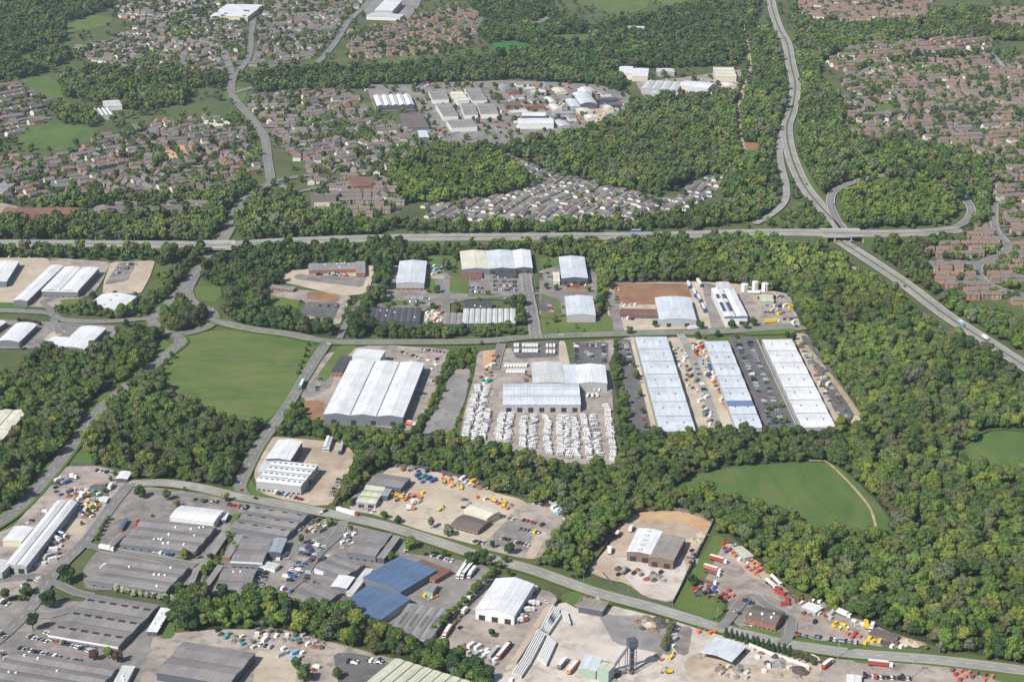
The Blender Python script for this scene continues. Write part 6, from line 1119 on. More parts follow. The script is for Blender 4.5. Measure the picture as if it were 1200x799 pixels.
LO = [((395,599),(420,606),'w','r','on the main road with a dark side and red cab'),((751,273),(737,273),'b','b','on the dual carriageway above the wood'),((352,458),(356,449),'t','w','on the road right of the mown field'),((1124,381),(1129,385),'l','l','on the trunk road at the right'),((1157,401),(1151,397),'w','w','further down the trunk road at the right'),
 ((385,516),(380,531),'b','w','on the pale lorry yard'),((389,517),(384,531),'s','w','on the pale lorry yard'),((403,519),(398,534),'s','b','on the pale lorry yard'),((548,662),(536,680),'w','w','in the works yard right of the red-brown office'),((553,665),(541,680),'d','w','in the works yard right of the red-brown office'),((557,669),(549,679),'w','w','in the works yard right of the red-brown office'),
 ((487,500),(497,502),'p','w','at the bottom of the huge warehouse yard'),((476,498),(487,500),'o','w','at the bottom of the huge warehouse yard'),((806,334),(808,340),'w','b','in the yard left of the solar panel shed'),((817,331),(822,338),'w','b','in the yard left of the solar panel shed'),((812,343),(815,350),'l','b','in the yard left of the solar panel shed'),((817,350),(821,357),'b','b','in the yard left of the solar panel shed'),((822,360),(826,368),'b','b','in the yard left of the solar panel shed'),
 ((806,388),(822,386.5),'w','w','on the road before the arched shed'),((896,380),(913,379),'y','w','at the front of the tank yard'),((976,717),(997,726),'w','w','long and parked on the top edge of the thin plant yard'),((1016,739),(1014,731),'y','y','in the thin plant yard'),((1023,735),(1020,742),'l','w','in the thin plant yard'),((1017,780),(1046,783),'r','w','on the lay-by below the main road'),((964,786),(975,777),'r','w','at the end of the roadside conifers'),
 ((832,656),(852,662),'r','w','in the compound of coloured stacks'),((825,667),(845,673),'p','w','in the compound of coloured stacks'),((826,671),(844,677),'n','w','in the compound of coloured stacks'),((820,681),(840,687),'n','w','in the compound of coloured stacks'),((64,627),(78,632),'b','w','beside the right wall of the long white shed'),((60,632),(72,637),'w','w','beside the right wall of the long white shed'),((117,645),(134,648),'w','w','at the estate junction'),((83,561),(90,562),'w','w','in the yard below the copse'),((128,576),(132,570),'w','w','in the cluttered yard, oval and white'),
 ((655,786),(664,775),'g','w','beside the tall hopper yard, dark'),((666,792),(678,778),'o','o','beside the tall hopper yard'),((583,775),(598,757),'r','k','by the tree belt in the white gabled shed yard'),((573,775),(584,762),'s','w','by the tree belt in the white gabled shed yard'),((603,724),(618,728),'s','w','right of the white gabled shed'),((606,731),(617,729),'w','r','right of the white gabled shed'),((613,719),(626,717),'w','w','right of the white gabled shed'),((618,711),(632,710),'w','w','right of the white gabled shed'),((534,730),(524,742),'n','w','along the hedge of the white gabled shed yard'),((528,738),(520,750),'o','w','along the hedge of the white gabled shed yard'),
 ((549,706),(553,700),'w','w','small, along the hedge of the white gabled shed yard'),((542,722),(547,716),'c','w','small, along the hedge of the white gabled shed yard'),((560,692),(564,687),'w','w','small, along the hedge of the white gabled shed yard'),((476,598),(486,598),'w','o','beside the sandy plant yard entrance'),((483,592),(490,590),'w','w','in the sandy plant yard'),((714,651),(716,645),'w','w','in the sandy quarry yard'),((738,625),(741,620),'w','w','beside the quarry yard shed'),((722,632),(726,626),'k','y','beside the quarry yard heap')]
for a_, b__, c_, cb_, pl in LO: lorry(a_, b__, c_, cb_, pl, flatbed=c_ in 'n' , H=3.9)
lorry((898,683),(909,692),'w','w','parked diagonally below the cream cabin block',tanker=True,cabon=True); lorry((904,678),(915,689),'w','w','parked diagonally below the cream cabin block',tanker=True,cabon=True)
# caravans and motorhomes at the dealer
cb_ = MB(); cb_.prism([(-2.8,.55),(-2.95,1.6),(-2.6,2.65),(2.2,2.65),(2.85,1.7),(2.75,.55)][::-1], -1.1, 1.1, 'y'); 
for s_ in (-1, 1): cb_.cyl((-.2, s_*1.0, .35), (-.2, s_*1.17, .35), .34, n=8, m=1)
CVB = cb_.mesh('body', [PM['w'], TYRE]); wb = MB()
for s_ in (-1, 1):
    for x_ in (-1.9, .1, 1.8): wb.box(x_*.85-.6, x_*.85+.6, s_*1.1-.03, s_*1.1+.03, 1.15, 2.1)
wb.box(2.6, 2.84, -.85, .85, 1.4, 2.05); CVW = wb.mesh('window', [GLASS]); CVD = MB().box(2.7, 4.0, -.07, .07, .45, .55).box(3.8, 3.95, -.1, .1, .1, .6).mesh('drawbar', [PM['k']]); CVR = MB().box(-1.6, -.7, -.4, .4, 2.66, 2.78).mesh('roof_hatch', [PM['g']])
NCV = [0]
def caravan(x, y, rz, place, c='w'):
    if NCV[0] >= 330: return
    NCV[0] += 1; t = bpy.data.objects.new('caravan', None); COL.objects.link(t); t.location = (x, y, gz(x, y)+.01); t.rotation_euler.z = rz
    mk('body', CVB, t, PM[c]); mk('window', CVW, t); mk('drawbar', CVD, t); mk('roof_hatch', CVR, t); reg(t, f"{'white' if c == 'w' else 'cream' if c == 'c' else CC[c][0]} caravan", place, 'caravan', 'caravans ' + place, axis='y')
def block(tl, tr, bl, br, across, rows, rot, place):
    for j in range(rows):
        f = (j+.5)/rows; a = (tl[0]+(bl[0]-tl[0])*f, tl[1]+(bl[1]-tl[1])*f); b__ = (tr[0]+(br[0]-tr[0])*f, tr[1]+(br[1]-tr[1])*f)
        for i in range(across):
            g_ = (i+.5)/across + random.uniform(-.05,.05); p = W(a[0]+(b__[0]-a[0])*g_, a[1]+(b__[1]-a[1])*g_)
            if random.random() < .04: continue
            caravan(p.x + random.uniform(-1.1,1.1), p.y + random.uniform(-.5,.5), rot*(1 if i % 2 else -1) + random.gauss(0,.28) + (math.pi if i % 2 else 0), f'in {["left","right","third"][i]} file of the {place}', random.choice('wwwwwwws'))
def blocks():
    block((556,453),(576,453),(538,518),(561,518),2,28,.35,'left edge caravan block'); block((568,482),(580,482),(557,516),(572,518),1,15,.4,'second caravan column from left'); block((584,486),(603,486),(578,523),(598,524),2,16,.4,'third caravan block from left'); block((609,488),(630,488),(607,527),(629,528),2,16,.4,'fourth caravan block from left')
    block((633,489),(648,489),(634,533),(651,534),1,18,.5,'single middle caravan column'); block((653,489),(677,489),(652,537),(680,538),3,19,.4,'widest caravan block'); block((679,488),(699,488),(687,540),(709,541),2,20,.4,'slanting caravan block'); block((706,476),(716,476),(714,544),(725,544),1,26,.4,'caravan file by the right hedge')
for k_, y_ in enumerate((406.5, 413)):
    for i in range(9):
        if i == 2: continue
        p = W(603.5 + i*3.2, y_); caravan(p.x, p.y, math.pi/2 + random.gauss(0,.05), 'on the dark display lot by the road, ' + ['back','front'][k_] + ' line')
for i in range(6): p = W(641+ (i % 3)*4, 407 + 7*(i//3)); caravan(p.x, p.y, math.pi/2, 'at the right end of the dark display lot')
for i in range(8): p = W(593+i*3.4, 430); caravan(p.x, p.y, 1.3, 'in the row left of the square pale roof')
for i in range(7): p = W(595+i*3.2, 437); caravan(p.x, p.y, 1.4, 'in the lower row left of the square pale roof', 'w')
for i in range(7): p = W(689+(i % 4)*5, 458 + 7*(i//4)); caravan(p.x, p.y, .3*i, 'before the white end hall')
blocks()

# ---------------------------------------------------------------- yard things
cnt = MB().box(-3.05, 3.05, -1.22, 1.22, .02, 2.6)
for i in range(14): cnt.box(-2.9+i*.43, -2.7+i*.43, -1.27, 1.27, .15, 2.5)
for i in range(2): cnt.box(-3.1, -3.04, -1.1+i*1.15, -.05+i*1.15, .2, 2.45)
skp = MB().add([(-1.4,-.8,.0),(1.4,-.8,.0),(1.4,.8,.0),(-1.4,.8,.0),(-2.1,-.95,1.3),(2.1,-.95,1.3),(2.1,.95,1.3),(-2.1,.95,1.3),(-1.9,-.8,1.3),(1.9,-.8,1.3),(1.9,.8,1.3),(-1.9,.8,1.3),(-1.3,-.7,.4),(1.3,-.7,.4),(1.3,.7,.4),(-1.3,.7,.4)], [(0,3,2,1),(0,1,5,4),(1,2,6,5),(2,3,7,6),(3,0,4,7),(4,5,9,8),(5,6,10,9),(6,7,11,10),(7,4,8,11),(8,9,13,12),(9,10,14,13),(10,11,15,14),(11,8,12,15),(12,13,14,15)])
plt = MB()
for i in range(6): plt.box(-1.6+.03*i, 1.6-.05*(i % 3), -1.1, 1.1-.06*(i % 2), i*.32, i*.32+.22); plt.box(-1.5, -1.2, -1, 1, i*.32+.22, i*.32+.32); plt.box(1.2, 1.5, -1, 1, i*.32+.22, i*.32+.32)
def lump(seed, R_, H, n=14, rough=.25):
    g = random.Random(seed); m_ = MB(); vs = [(0, 0, H)]; nr = 5
    for j in range(1, nr+1):
        for i in range(n):
            a = 2*math.pi*i/n; r = R_*j/nr*(1+g.uniform(-.12,.12)); vs.append((math.cos(a)*r, math.sin(a)*r*.8, 0 if j == nr else max(.05, H*(1-j/nr)**1.1*(1+g.uniform(-rough, rough)))))
    fs = [(0, 1+i, 1+(i+1) % n) for i in range(n)] + [(1+(j-1)*n+i, 1+j*n+i, 1+j*n+(i+1) % n, 1+(j-1)*n+(i+1) % n) for j in range(1, nr) for i in range(n)]
    return m_.add(vs, fs)
PROT = {'shipping_container': cnt.mesh('container', [PM['w']]), 'skip': skp.mesh('skip', [PM['w']]), 'pallet_stack': plt.mesh('pallets', [PM['w']]), 'scrap_heap': lump(3, 3.2, 1.7, rough=.6).mesh('scrap', [PM['w']]), 'spoil_heap': lump(5, 5.5, 2.2).mesh('spoil', [PM['w']])}
HEAP = {'n': noisemat('heap_brown', (.14,.10,.07), (.24,.19,.14), .5), 'g': noisemat('heap_grey', (.16,.155,.15), (.30,.28,.27), .5), 'c': noisemat('heap_sand', (.38,.30,.21), (.50,.42,.32), .5), 'k': noisemat('heap_dark', (.05,.045,.045), (.12,.10,.09), .6), 'r': noisemat('heap_red', (.18,.08,.05), (.28,.14,.09), .6), 's': noisemat('scrap_mixed', (.10,.09,.09), (.42,.40,.38), 1.6, c3=(.22,.10,.06), scale2=2.5)}
def machine(x, y, rz, c, place):
    t = bpy.data.objects.new('excavator', None); COL.objects.link(t); t.location = (x, y, gz(x, y)+.01); t.rotation_euler.z = rz
    for s_ in (-1, 1): part('track', MB().prism([(-1.8,.1),(-2.1,.5),(-1.7,.85),(1.7,.85),(2.1,.5),(1.8,.1)][::-1], s_*1.05-.28, s_*1.05+.28), PM['k'], t)
    part('body', MB().box(-2.0, 1.2, -1.2, 1.2, .9, 2.0, tx=.1, ty=.05), PM[c], t); cb = part('cab', MB().box(-.1, 1.3, -1.15, -.1, 1.9, 3.0, tx=.08, ty=.05), PM[c], t); part('window', MB().box(1.22, 1.33, -1.0, -.25, 2.1, 2.8), GLASS, cb)
    part('boom', MB().prism([(1.0,1.4),(3.4,4.0),(3.8,3.8),(1.4,1.2)][::-1], .1, .5), PM[c], t); part('arm', MB().prism([(3.3,4.0),(5.4,2.0),(5.1,1.7),(3.2,3.6)][::-1], .15, .45), PM[c], t); part('bucket', MB().prism([(4.7,1.8),(5.5,2.0),(5.6,1.0),(4.8,.6)][::-1], -.2, .8), PM['k'], t)
    reg(t, f'{CC[c][0]} excavator', place, 'excavator')
WORD = {'shipping_container': 'container', 'skip': 'skip', 'pallet_stack': 'pallet stack', 'scrap_heap': 'scrap heap', 'spoil_heap': 'spoil heap'}
PLN = {}
def clutter(px, n, kinds, cols, place, seed=1, rot=None):
    g = random.Random(seed*77+3); x0, x1 = min(q[0] for q in px), max(q[0] for q in px); y0, y1 = min(q[1] for q in px), max(q[1] for q in px); done = []; tries = 0
    while len(done) < n and tries < n*60:
        tries += 1; a, b__ = g.uniform(x0, x1), g.uniform(y0, y1)
        if not inpoly(a, b__, px): continue
        p = W(a, b__)
        if any((p.x-q[0])**2+(p.y-q[1])**2 < 20 for q in done): continue
        if any(inpoly(p.x, p.y, f) for f in FOOT if abs(f[0][0]-p.x) < 150): continue
        done.append((p.x, p.y)); kd = g.choice(kinds); c = g.choice(cols); rz = (rot if rot is not None else g.uniform(0, 3.14)) + g.gauss(0, .08)
        if kd == 'excavator': machine(p.x, p.y, g.uniform(0, 6.28), g.choice('yyo'), place); continue
        t = bpy.data.objects.new(kd, PROT[kd]); COL.objects.link(t); t.location = (p.x, p.y, gz(p.x, p.y)+.01); t.rotation_euler.z = rz; s_ = g.uniform(.8, 1.2) if 'heap' in kd else 1; t.scale = (s_, s_, s_*g.uniform(.8, 1.2) if 'heap' in kd else 1)
        t.material_slots[0].link = 'OBJECT'
        if 'heap' in kd: c = g.choice('ssrk') if kd == 'scrap_heap' else g.choice('ngck'); t.material_slots[0].material = HEAP[c]; nmn = {'s':'mixed grey','r':'rusty','k':'dark','n':'brown','g':'grey','c':'sandy'}[c]
        else: t.material_slots[0].material = PM[c]; nmn = CC[c][0]
        reg(t, f'{nmn} {WORD[kd]}', place, WORD[kd], WORD[kd] + 's ' + place)
C_, S2, P_, H_, E_, SP = 'shipping_container', 'skip', 'pallet_stack', 'scrap_heap', 'excavator', 'spoil_heap'
CL = [
 ([(84,575),(118,577),(116,592),(96,606),(88,590)],34,[P_,P_,H_,S2,C_],'wwcylbtn','in the cluttered yard right of the long white shed'),([(62,562),(90,565),(82,584),(66,580)],10,[C_,H_,S2],'blgwk','behind the long white shed'),([(90,596),(118,592),(110,608),(92,608)],10,[P_,C_,H_],'owcn','at the right side of the cluttered yard'),([(46,640),(78,632),(70,655),(40,668)],14,[P_,S2,H_,C_],'wwscg','along the shadowed side of the long white shed'),
 ([(157,611),(168,612),(160,632),(152,628)],9,[S2,P_,H_],'wnrs','left of the vent-dotted hall'),([(365,612),(382,614),(380,626),(345,624),(350,616)],12,[P_,S2,C_,H_],'wwscgr','in the yard below the main road bend'),([(320,646),(340,650),(336,658),(318,656)],7,[P_,S2],'wws','below the blue-grey box workshop'),([(380,600),(388,604),(372,612),(366,606)],5,[S2,C_],'wsk','at the dark end of the bluish hall'),
 ([(404,628),(418,620),(410,645),(400,640)],9,[P_,S2,H_],'wwsn','left of the roadside hall'),([(315,735),(330,742),(382,748),(380,762),(330,752),(300,740)],34,[P_,H_,P_,S2],'tgkcnsw','in the upper strip of the timber yard'),([(255,740),(300,752),(298,762),(258,748)],20,[P_,H_,P_],'tdgkcg','behind the dark-striped hall'),([(330,760),(356,766),(352,776),(328,770)],8,[P_,C_],'slsw','in the middle of the timber yard'),([(300,742),(318,748),(314,756),(298,750)],5,[C_,P_],'wcs','at the left of the timber yard'),
 ([(455,548),(475,545),(512,551),(512,556),(470,552)],16,[S2,P_,H_],'kkbgn','along the top fence of the sandy plant yard'),([(487,556),(510,562),(508,568),(490,566)],9,[C_,P_,S2],'bblts','blue stack corner of the sandy plant yard'),([(515,555),(545,562),(542,575),(520,566)],12,[E_,H_,S2,P_],'onkr','at the right of the sandy plant yard'),([(462,575),(480,576),(478,588),(465,588)],8,[E_,S2,P_],'orsn','below the dark grey yard hall'),([(484,580),(500,578),(500,590),(486,590)],4,[E_,P_],'yy','in the middle of the sandy plant yard'),([(508,596),(520,596),(520,604),(510,604)],1,[E_],'y','alone on the open sand'),
 ([(540,562),(612,575),(608,580),(560,574),(542,570)],30,[P_,C_,S2,H_],'wwbsokgy','along the back fence of the tan yard'),([(552,583),(582,588),(600,592),(595,598),(585,592)],10,[E_,P_,H_],'ocnk','above the cream shed'),([(544,585),(553,590),(548,600),(542,596)],6,[H_,S2],'kcw','left of the cream shed'),([(650,592),(668,600),(664,610),(648,604)],14,[P_,C_,P_],'wwwsl','white stacks at the far corner of the roadside car park'),
 ([(380,485),(420,478),(470,492),(475,500),(430,497),(385,492)],34,[P_,H_,S2,C_],'wgsktblw','along the front of the huge warehouse'),([(497,425),(520,415),(525,420),(505,450)],8,[P_,S2],'wsk','right of the huge warehouse'),
 ([(784,405),(794,402),(815,440),(838,490),(835,504),(818,480)],30,[P_,C_,S2,P_],'wwcwsng','in the strip between the leftmost and middle shed rows'),([(806,402),(824,404),(850,450),(880,500),(862,504),(838,455)],44,[P_,P_,C_,H_,S2],'wcnsobrlc','in the strip left of the middle shed row'),([(932,400),(942,400),(1000,490),(985,500),(958,450)],34,[P_,S2,C_,H_],'wcnwsgc','in the strip right of the rightmost shed row'),
 ([(566,432),(578,430),(574,452),(560,455)],12,[P_,C_,H_],'tcnwr','beside the orange sand patch'),([(574,412),(584,412),(582,428),(576,428)],4,[S2,P_],'rno','on the orange sand patch'),([(612,440),(622,440),(622,448),(614,448)],4,[S2,P_],'kng','behind the striped hall'),
 ([(496,310),(520,314),(520,328),(506,326)],9,[C_,P_],'twrkl','right of the lone pale blue shed'),([(500,366),(519,366),(519,379),(500,379)],12,[P_,C_],'wrwco','between the two dark terraces'),([(664,328),(688,330),(686,338),(666,338)],7,[P_,S2],'kwrn','before the pale shed with dark front'),([(868,344),(930,352),(935,380),(920,380),(885,350)],20,[P_,C_,S2],'wgsykc','in the tank yard'),([(728,357),(745,357),(745,360),(728,360)],4,[P_],'wsk','behind the long red-brown office'),
 ([(690,625),(722,612),(735,615),(720,640),(700,655)],9,[SP,E_,S2],'wyk','left of the quarry yard shed'),([(720,665),(780,672),(778,682),(725,676)],14,[H_,P_,SP],'kgyn','in the middle of the quarry yard'),([(805,622),(826,628),(820,640),(800,634)],3,[SP],'g','at the upper right of the quarry yard'),([(808,645),(820,650),(812,668),(806,662)],6,[S2,H_,P_],'nkg','at the right fence of the quarry yard'),
 ([(846,636),(862,638),(862,652),(850,650)],10,[P_,S2,S2],'bbnlr','at the blue and red top corner of the coloured compound'),([(860,650),(880,654),(895,668),(886,676),(862,658)],34,[P_,P_,P_,S2],'rprpocw','red stacks in the coloured compound'),([(815,690),(850,698),(850,708),(812,700)],14,[P_,P_,S2],'npngbk','red stacks beside the green verge'),([(812,684),(838,688),(836,698),(812,694)],9,[P_,S2],'bkgpr','small stacks above the green verge'),([(843,696),(860,692),(860,702),(845,704)],7,[P_],'rpr','red stack at the bend of the compound'),
 ([(905,690),(935,700),(930,716),(912,706)],10,[H_,S2,C_],'nrkn','between the tankers and the asphalt'),([(936,700),(965,705),(968,725),(940,722)],20,[P_,S2,H_],'rpwnc','reddish stacks round the white box shed'),([(968,718),(978,722),(975,730),(966,728)],6,[P_,C_],'gws','left of the yellow skips'),([(977,728),(996,733),(993,741),(976,736)],22,[S2],'yyyy','in the yellow cluster of the thin plant yard'),([(1014,749),(1032,751),(1032,756),(1014,756)],14,[S2,P_],'yyyy','in the lower yellow cluster'),([(993,743),(1008,745),(1007,749),(993,748)],9,[P_],'rrp','in the red stack row of the thin plant yard'),([(998,728),(1012,732),(1010,738),(998,735)],5,[P_,S2],'wsg','right of the yellow cluster'),([(1035,752),(1075,755),(1070,762),(1040,759)],7,[SP,P_],'cwn','at the tip of the thin plant yard'),
 ([(1115,786),(1165,792),(1162,799),(1118,799)],30,[P_],'npnpr','red stacks in the bottom right yard'),([(876,745),(950,775),(945,799),(885,790)],16,[SP,H_,P_],'cnwr','in the sandy yard behind the conifers'),([(840,772),(880,785),(875,797),(838,790)],22,[H_,P_,SP],'wgsc','in front of the open canopy'),([(815,735),(838,738),(838,745),(816,742)],7,[S2,P_],'oop','behind the open canopy'),([(745,722),(778,728),(776,745),(742,738)],8,[SP,H_],'gno','in the grey heaps beside the short hedge'),([(778,748),(792,750),(788,760),(778,756)],5,[P_,C_],'wls','right of the short hedge'),([(770,765),(800,775),(796,790),(770,790)],5,[E_,H_,S2],'or','below the short hedge'),
 ([(605,778),(625,782),(620,799),(590,799)],1,[P_],'w','by the bottom hedge'),([(543,755),(570,762),(585,765),(580,780),(545,768)],40,[P_,P_,H_,C_],'wwwws','white bundles beside the bottom tree belt'),([(520,725),(540,720),(545,735),(525,748)],5,[P_,S2],'wnk','left edge of the white gabled shed yard'),([(600,712),(625,690),(632,700),(612,735)],10,[P_,S2,C_],'gwkr','right wall of the white gabled shed'),([(680,700),(706,702),(700,712),(682,710)],12,[H_,P_,SP],'npg','in the rubble by the tumbledown block'),([(497,694),(512,698),(510,706),(498,702)],7,[P_,S2],'cyo','pallets below the small box shed'),([(708,775),(750,790),(748,799),(710,799)],6,[H_,P_],'gnw','around the tall hopper'),
 ([(590,100),(690,105),(735,120),(720,140),(650,150),(600,145),(585,120)],120,[C_,P_,H_,S2],'wwcsgrnobko','in the far works yard'),([(420,106),(435,100),(440,108)],3,[C_],'w','beside the far five-ridged hall'),([(705,118),(722,116),(728,132),(710,128)],24,[C_,S2],'bbkbs','blue corner of the far works yard'),([(755,95),(865,92),(840,112),(760,114)],22,[C_,P_,S2],'wsgcn','in the far clearing'),([(480,98),(560,98),(570,103),(490,104)],26,[S2,C_,P_],'kwrsbk','behind the far grey units'),([(575,135),(600,130),(610,150),(580,160)],16,[C_,P_],'nsgwr','beside the far grey units'),([(484,155),(520,150),(530,165),(495,168)],16,[C_,S2],'wrsbk','below the brownish flat hall'),
]
for i, (p_, n, kd, cl_, pl) in enumerate(CL): clutter(p_, n, kd, cl_, pl, i+1, rot=.9 if i % 3 else None)
# stacked concrete beams of the pipe yard
bi = [0]
def beams(tl, tr, bl, n, tag_):
    a, b__, c = W(*tl), W(*tr), W(*bl); across = (b__-a)/n; al = c-a; th = math.atan2(al.y, al.x); L_ = al.length/2
    for i in range(n):
        m = a + across*(i+.5) + al/2
        for k in range(1):
            t = bpy.data.objects.new('concrete_beam_stack', None); COL.objects.link(t); t.location = (m.x, m.y, gz(m.x, m.y)+.01); t.rotation_euler.z = th; w_ = across.length*.27
            part('beam', MB().box(-L_, L_, -w_, w_, 1.45, 2.6), WL['white'], t); part('beam', MB().box(-L_+.4, L_-.5, -w_*.9, w_*.9, .25, 1.38), WL['white'], t)
            for q in (-.6, 0, .6): part('bearer', MB().box(q*L_-.2, q*L_+.2, -w_*1.3, w_*1.3, 0, .24), PM['n'], t)
            reg(t, 'long white beam stack', tag_, 'beam stack')
beams((647,713),(657,718),(631,743),5,'in the top block of the pipe yard'); beams((657,719),(665,722),(661,732),4,'in the short right block of the pipe yard'); beams((630,741),(641,745),(611,776),5,'in the long left block of the pipe yard'); beams((642,748),(652,757),(630,774),6,'in the middle right block of the pipe yard'); beams((611,776),(622,781),(600,792),5,'in the lowest left block of the pipe yard'); beams((658,724),(650,719),(642,748),4,'in the upper right block of the pipe yard')
# hopper tower with conveyor
q = W(740,788); t = bpy.data.objects.new('hopper_tower', None); COL.objects.link(t); t.location = (q.x, q.y, gz(q.x, q.y)); t.rotation_euler.z = .3; tag(t, 'tall dark grey hopper tower with sloping conveyor in the pipe yard', 'hopper')
hp = part('hopper', MB().box(-3, 3, -2.6, 2.6, 19, 23.5).add([(-3,-2.6,19),(3,-2.6,19),(3,2.6,19),(-3,2.6,19),(-.8,-.8,15.5),(.8,-.8,15.5),(.8,.8,15.5),(-.8,.8,15.5)], [(0,1,5,4),(1,2,6,5),(2,3,7,6),(3,0,4,7),(4,5,6,7)]), WL['dark'], t)
for sx in (-1, 1):
    for sy in (-1, 1): part('leg', MB().cyl((sx*2.2, sy*2, 0), (sx*2.2, sy*2, 19), .3, n=6), WL['steel'], t)
for z_ in (5, 10, 15): part('brace', MB().box(-2.3, 2.3, -2.15, -1.85, z_, z_+.4), WL['steel'], t)
part('elevator_column', MB().box(-.9, .9, -.9, .9, 0, 15.6), WL['dark'], t)
e_ = W(722,786) - q; part('conveyor', MB().cyl((e_.x-1, e_.y+3, 2), (-1, 0, 21), 1.0, n=6), WL['steel'], t)
for f in (.35, .7): part('trestle', MB().cyl(((e_.x-1)*(1-f)-f, (e_.y+3)*(1-f), 0), ((e_.x-1)*(1-f)-f, (e_.y+3)*(1-f), 2+19*f-.9), .25, n=6), WL['steel'], t)
# storage tanks
for k_, (x_, y_, r_, h_) in enumerate([(872.5,343,3.9,7.5),(885,341.5,3.3,9),(896.5,343,3.6,8.5)]):
    p = W(x_, y_); t = bpy.data.objects.new('storage_tank', None); COL.objects.link(t); t.location = (p.x, p.y+r_*.5, gz(p.x, p.y)); part('shell', MB().cyl((0,0,0),(0,0,h_),r_,n=20), WL['white'], t); part('roof', MB().cyl((0,0,h_+.01),(0,0,h_+.9),r_-.02,.4,n=20), RF['white'], t); part('ladder', MB().box(-.3,.3,-r_-.25,-r_-.05,0,h_), WL['dark'], t); reg(t, 'white upright cylinder tank', 'at the back of the tank yard', 'tank')
p = W(883,345.5); t = bpy.data.objects.new('storage_tank', None); COL.objects.link(t); t.location = (p.x, p.y, gz(p.x, p.y)); part('shell', MB().cyl((-6,0,2),(6,0,2),1.7,n=14), WL['white'], t)
for s_ in (-4, 4): part('saddle', MB().box(s_-.4, s_+.4, -1.5, 1.5, 0, 1.0), KERB, t)
tag(t, 'white horizontal cylinder tank lying before the upright tanks', 'tank')
# walls and fences
def fence(pts, label, h=2.2, mat='dark', post=6, nm='perimeter_fence', th=.08, solid=True, cat='fence'):
    t = bpy.data.objects.new(nm, None); COL.objects.link(t); w_ = [W(*p) for p in pts]; c = sum((Vector((p.x, p.y, 0)) for p in w_), Vector())/len(w_); t.location = c; tag(t, label, cat)
    pm = MB(); k = 0; psts = []
    for a, b__ in zip(w_[:-1], w_[1:]):
        d = b__-a; n = max(1, int(d.length/post)); u = d.normalized(); nn = Vector((-u.y, u.x, 0))*th
        m = MB(); A_, B_ = a-c, b__-c; m.add([A_-nn, B_-nn, B_+nn, A_+nn] + [q+Vector((0,0,h)) for q in (A_-nn, B_-nn, B_+nn, A_+nn)], [(0,3,2,1),(4,5,6,7),(0,1,5,4),(1,2,6,5),(2,3,7,6),(3,0,4,7)]); part('panel', m, WL[mat], t)
        for i in range(n): psts.append(A_ + d*(i/n))
    for p in psts[:100]: part('post', MB().box(p.x-.22, p.x+.22, p.y-.22, p.y+.22, 0, h+.35), WL['white' if mat != 'dark' else 'steel'], t)
fence([(742,601),(770,598),(803,600),(836,612)], 'white post-topped block wall curving round the top of the quarry yard', 3, 'brown', 4, 'boundary_wall', .3, cat='wall'); fence([(836,612),(812,662),(788,708)], 'dark fence down the right side of the quarry yard', 2.4); fence([(742,601),(722,622),(705,648),(690,668)], 'dark fence down the left side of the quarry yard', 2.4); fence([(786,710),(750,702),(722,690),(706,672)], 'dark curved fence along the front of the quarry yard', 1.8)
fence([(878,757),(905,768),(948,783)], 'long white retaining wall behind the roadside conifers', 2.5, 'white', 8, 'boundary_wall', .3, cat='wall'); fence([(655,704),(635,735),(606,780)], 'dark wall between the white gabled shed yard and the pipe stacks', 3, 'dark', 8, 'boundary_wall', .25, cat='wall'); fence([(584,678),(548,712),(505,752)], 'dark screen fence left of the white gabled shed yard', 3, 'dark', 6)
fence([(448,546),(500,549),(545,560),(610,580),(618,583)], 'dark fence along the top of the sandy yards', 2.2); fence([(628,583),(668,599)], 'pale fence at the top of the roadside car park', 2, 'grey'); fence([(742,400),(770,508)], 'pale palisade fence left of the leftmost shed row', 2.2, 'cream'); fence([(887,400),(934,503)], 'pale fence left of the rightmost shed row', 2.2, 'cream'); fence([(855,398),(897,503)], 'brown fence right of the middle shed row', 2.2, 'brown')
fence([(848,640),(872,660),(892,679)], 'low fence diagonal through the coloured compound', 1.6, 'brown'); fence([(84,545),(112,546)], 'thin fence below the copse clearing', 1.8); fence([(405,578),(398,592),(404,600)], 'fence between lorry yard and cream workshop', 2); fence([(715,332),(760,331.5),(806,332.5)], 'dark fence behind the red soil plot', 2)
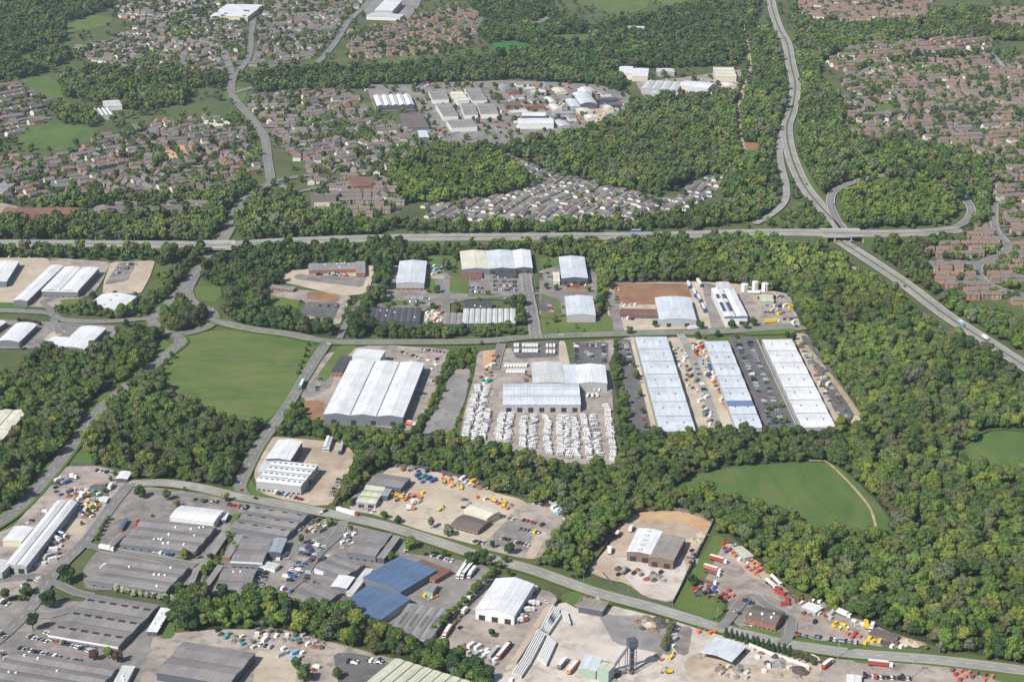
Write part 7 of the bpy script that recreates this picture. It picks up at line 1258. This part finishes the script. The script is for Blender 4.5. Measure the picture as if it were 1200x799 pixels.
# street lamps and masts
def lamp(x, y, h, rz, place, z=0, nm='street_lamp'):
    p = W(x, y, z); t = bpy.data.objects.new(nm, None); COL.objects.link(t); t.location = (p.x, p.y, surf(p.x, p.y) if z else gz(p.x, p.y)); t.rotation_euler.z = rz
    part('pole', MB().cyl((0,0,0),(0,0,h),.11,.07,n=6), WL['grey'], t); part('arm', MB().cyl((0,0,h-.05),(1.6,0,h+.25),.05,n=5), WL['grey'], t); part('lamp_head', MB().box(1.4,2.2,-.15,.15,h+.2,h+.35), WL['white'], t); reg(t, 'slim street lamp', place, 'street lamp')
for i in range(16): x_ = 320+i*52; ys = np.interp(x_, [290,400,500,620,700,820,930,1000,1100,1200], [583,604,631,666,694,728,755,766,774,786]); lamp(x_, ys-7, 9, -1.4, 'along the main road')
for i in range(10): lamp(20+i*46, 284.5, 10, -1.57, 'on the left stretch of the dual carriageway', 4)
for i in range(9): lamp(480+i*52, 277, 10, -1.57, 'on the right stretch of the dual carriageway', 3.5)
for x_, y_, l_ in ((982,772,'left one of two tall masts by the bottom right road junctions'), (1068,795,'right one of two tall masts by the bottom right road junctions')):
    p = W(x_, y_); t = bpy.data.objects.new('lighting_mast', None); COL.objects.link(t); t.location = (p.x, p.y, gz(p.x, p.y)); part('pole', MB().cyl((0,0,0),(0,0,15),.25,.15,n=6), WL['grey'], t); part('head_frame', MB().box(-2,2,-.3,.3,15,15.8), WL['grey'], t); tag(t, l_, 'lighting mast')
finish_labels()
# ---------------------------------------------------------------- air
hm = bpy.data.materials.new('haze_air'); hm.use_nodes = True; N = hm.node_tree.nodes; N.remove(N['Principled BSDF']); pv = N.new('ShaderNodeVolumePrincipled'); hm.node_tree.links.new(pv.outputs[0], N['Material Output'].inputs['Volume'])
pv.inputs['Color'].default_value = (0.72, 0.84, 1.0, 1); pv.inputs['Density'].default_value = 0.000045; pv.inputs['Anisotropy'].default_value = 0.2
o = obj('haze', MB().box(-4000, 4000, -500, 8200, -1, 640).mesh('haze', [hm])); tag(o, kind='stuff'); o['label'] = 'thin pale blue haze over the distant town'; o['category'] = 'haze'
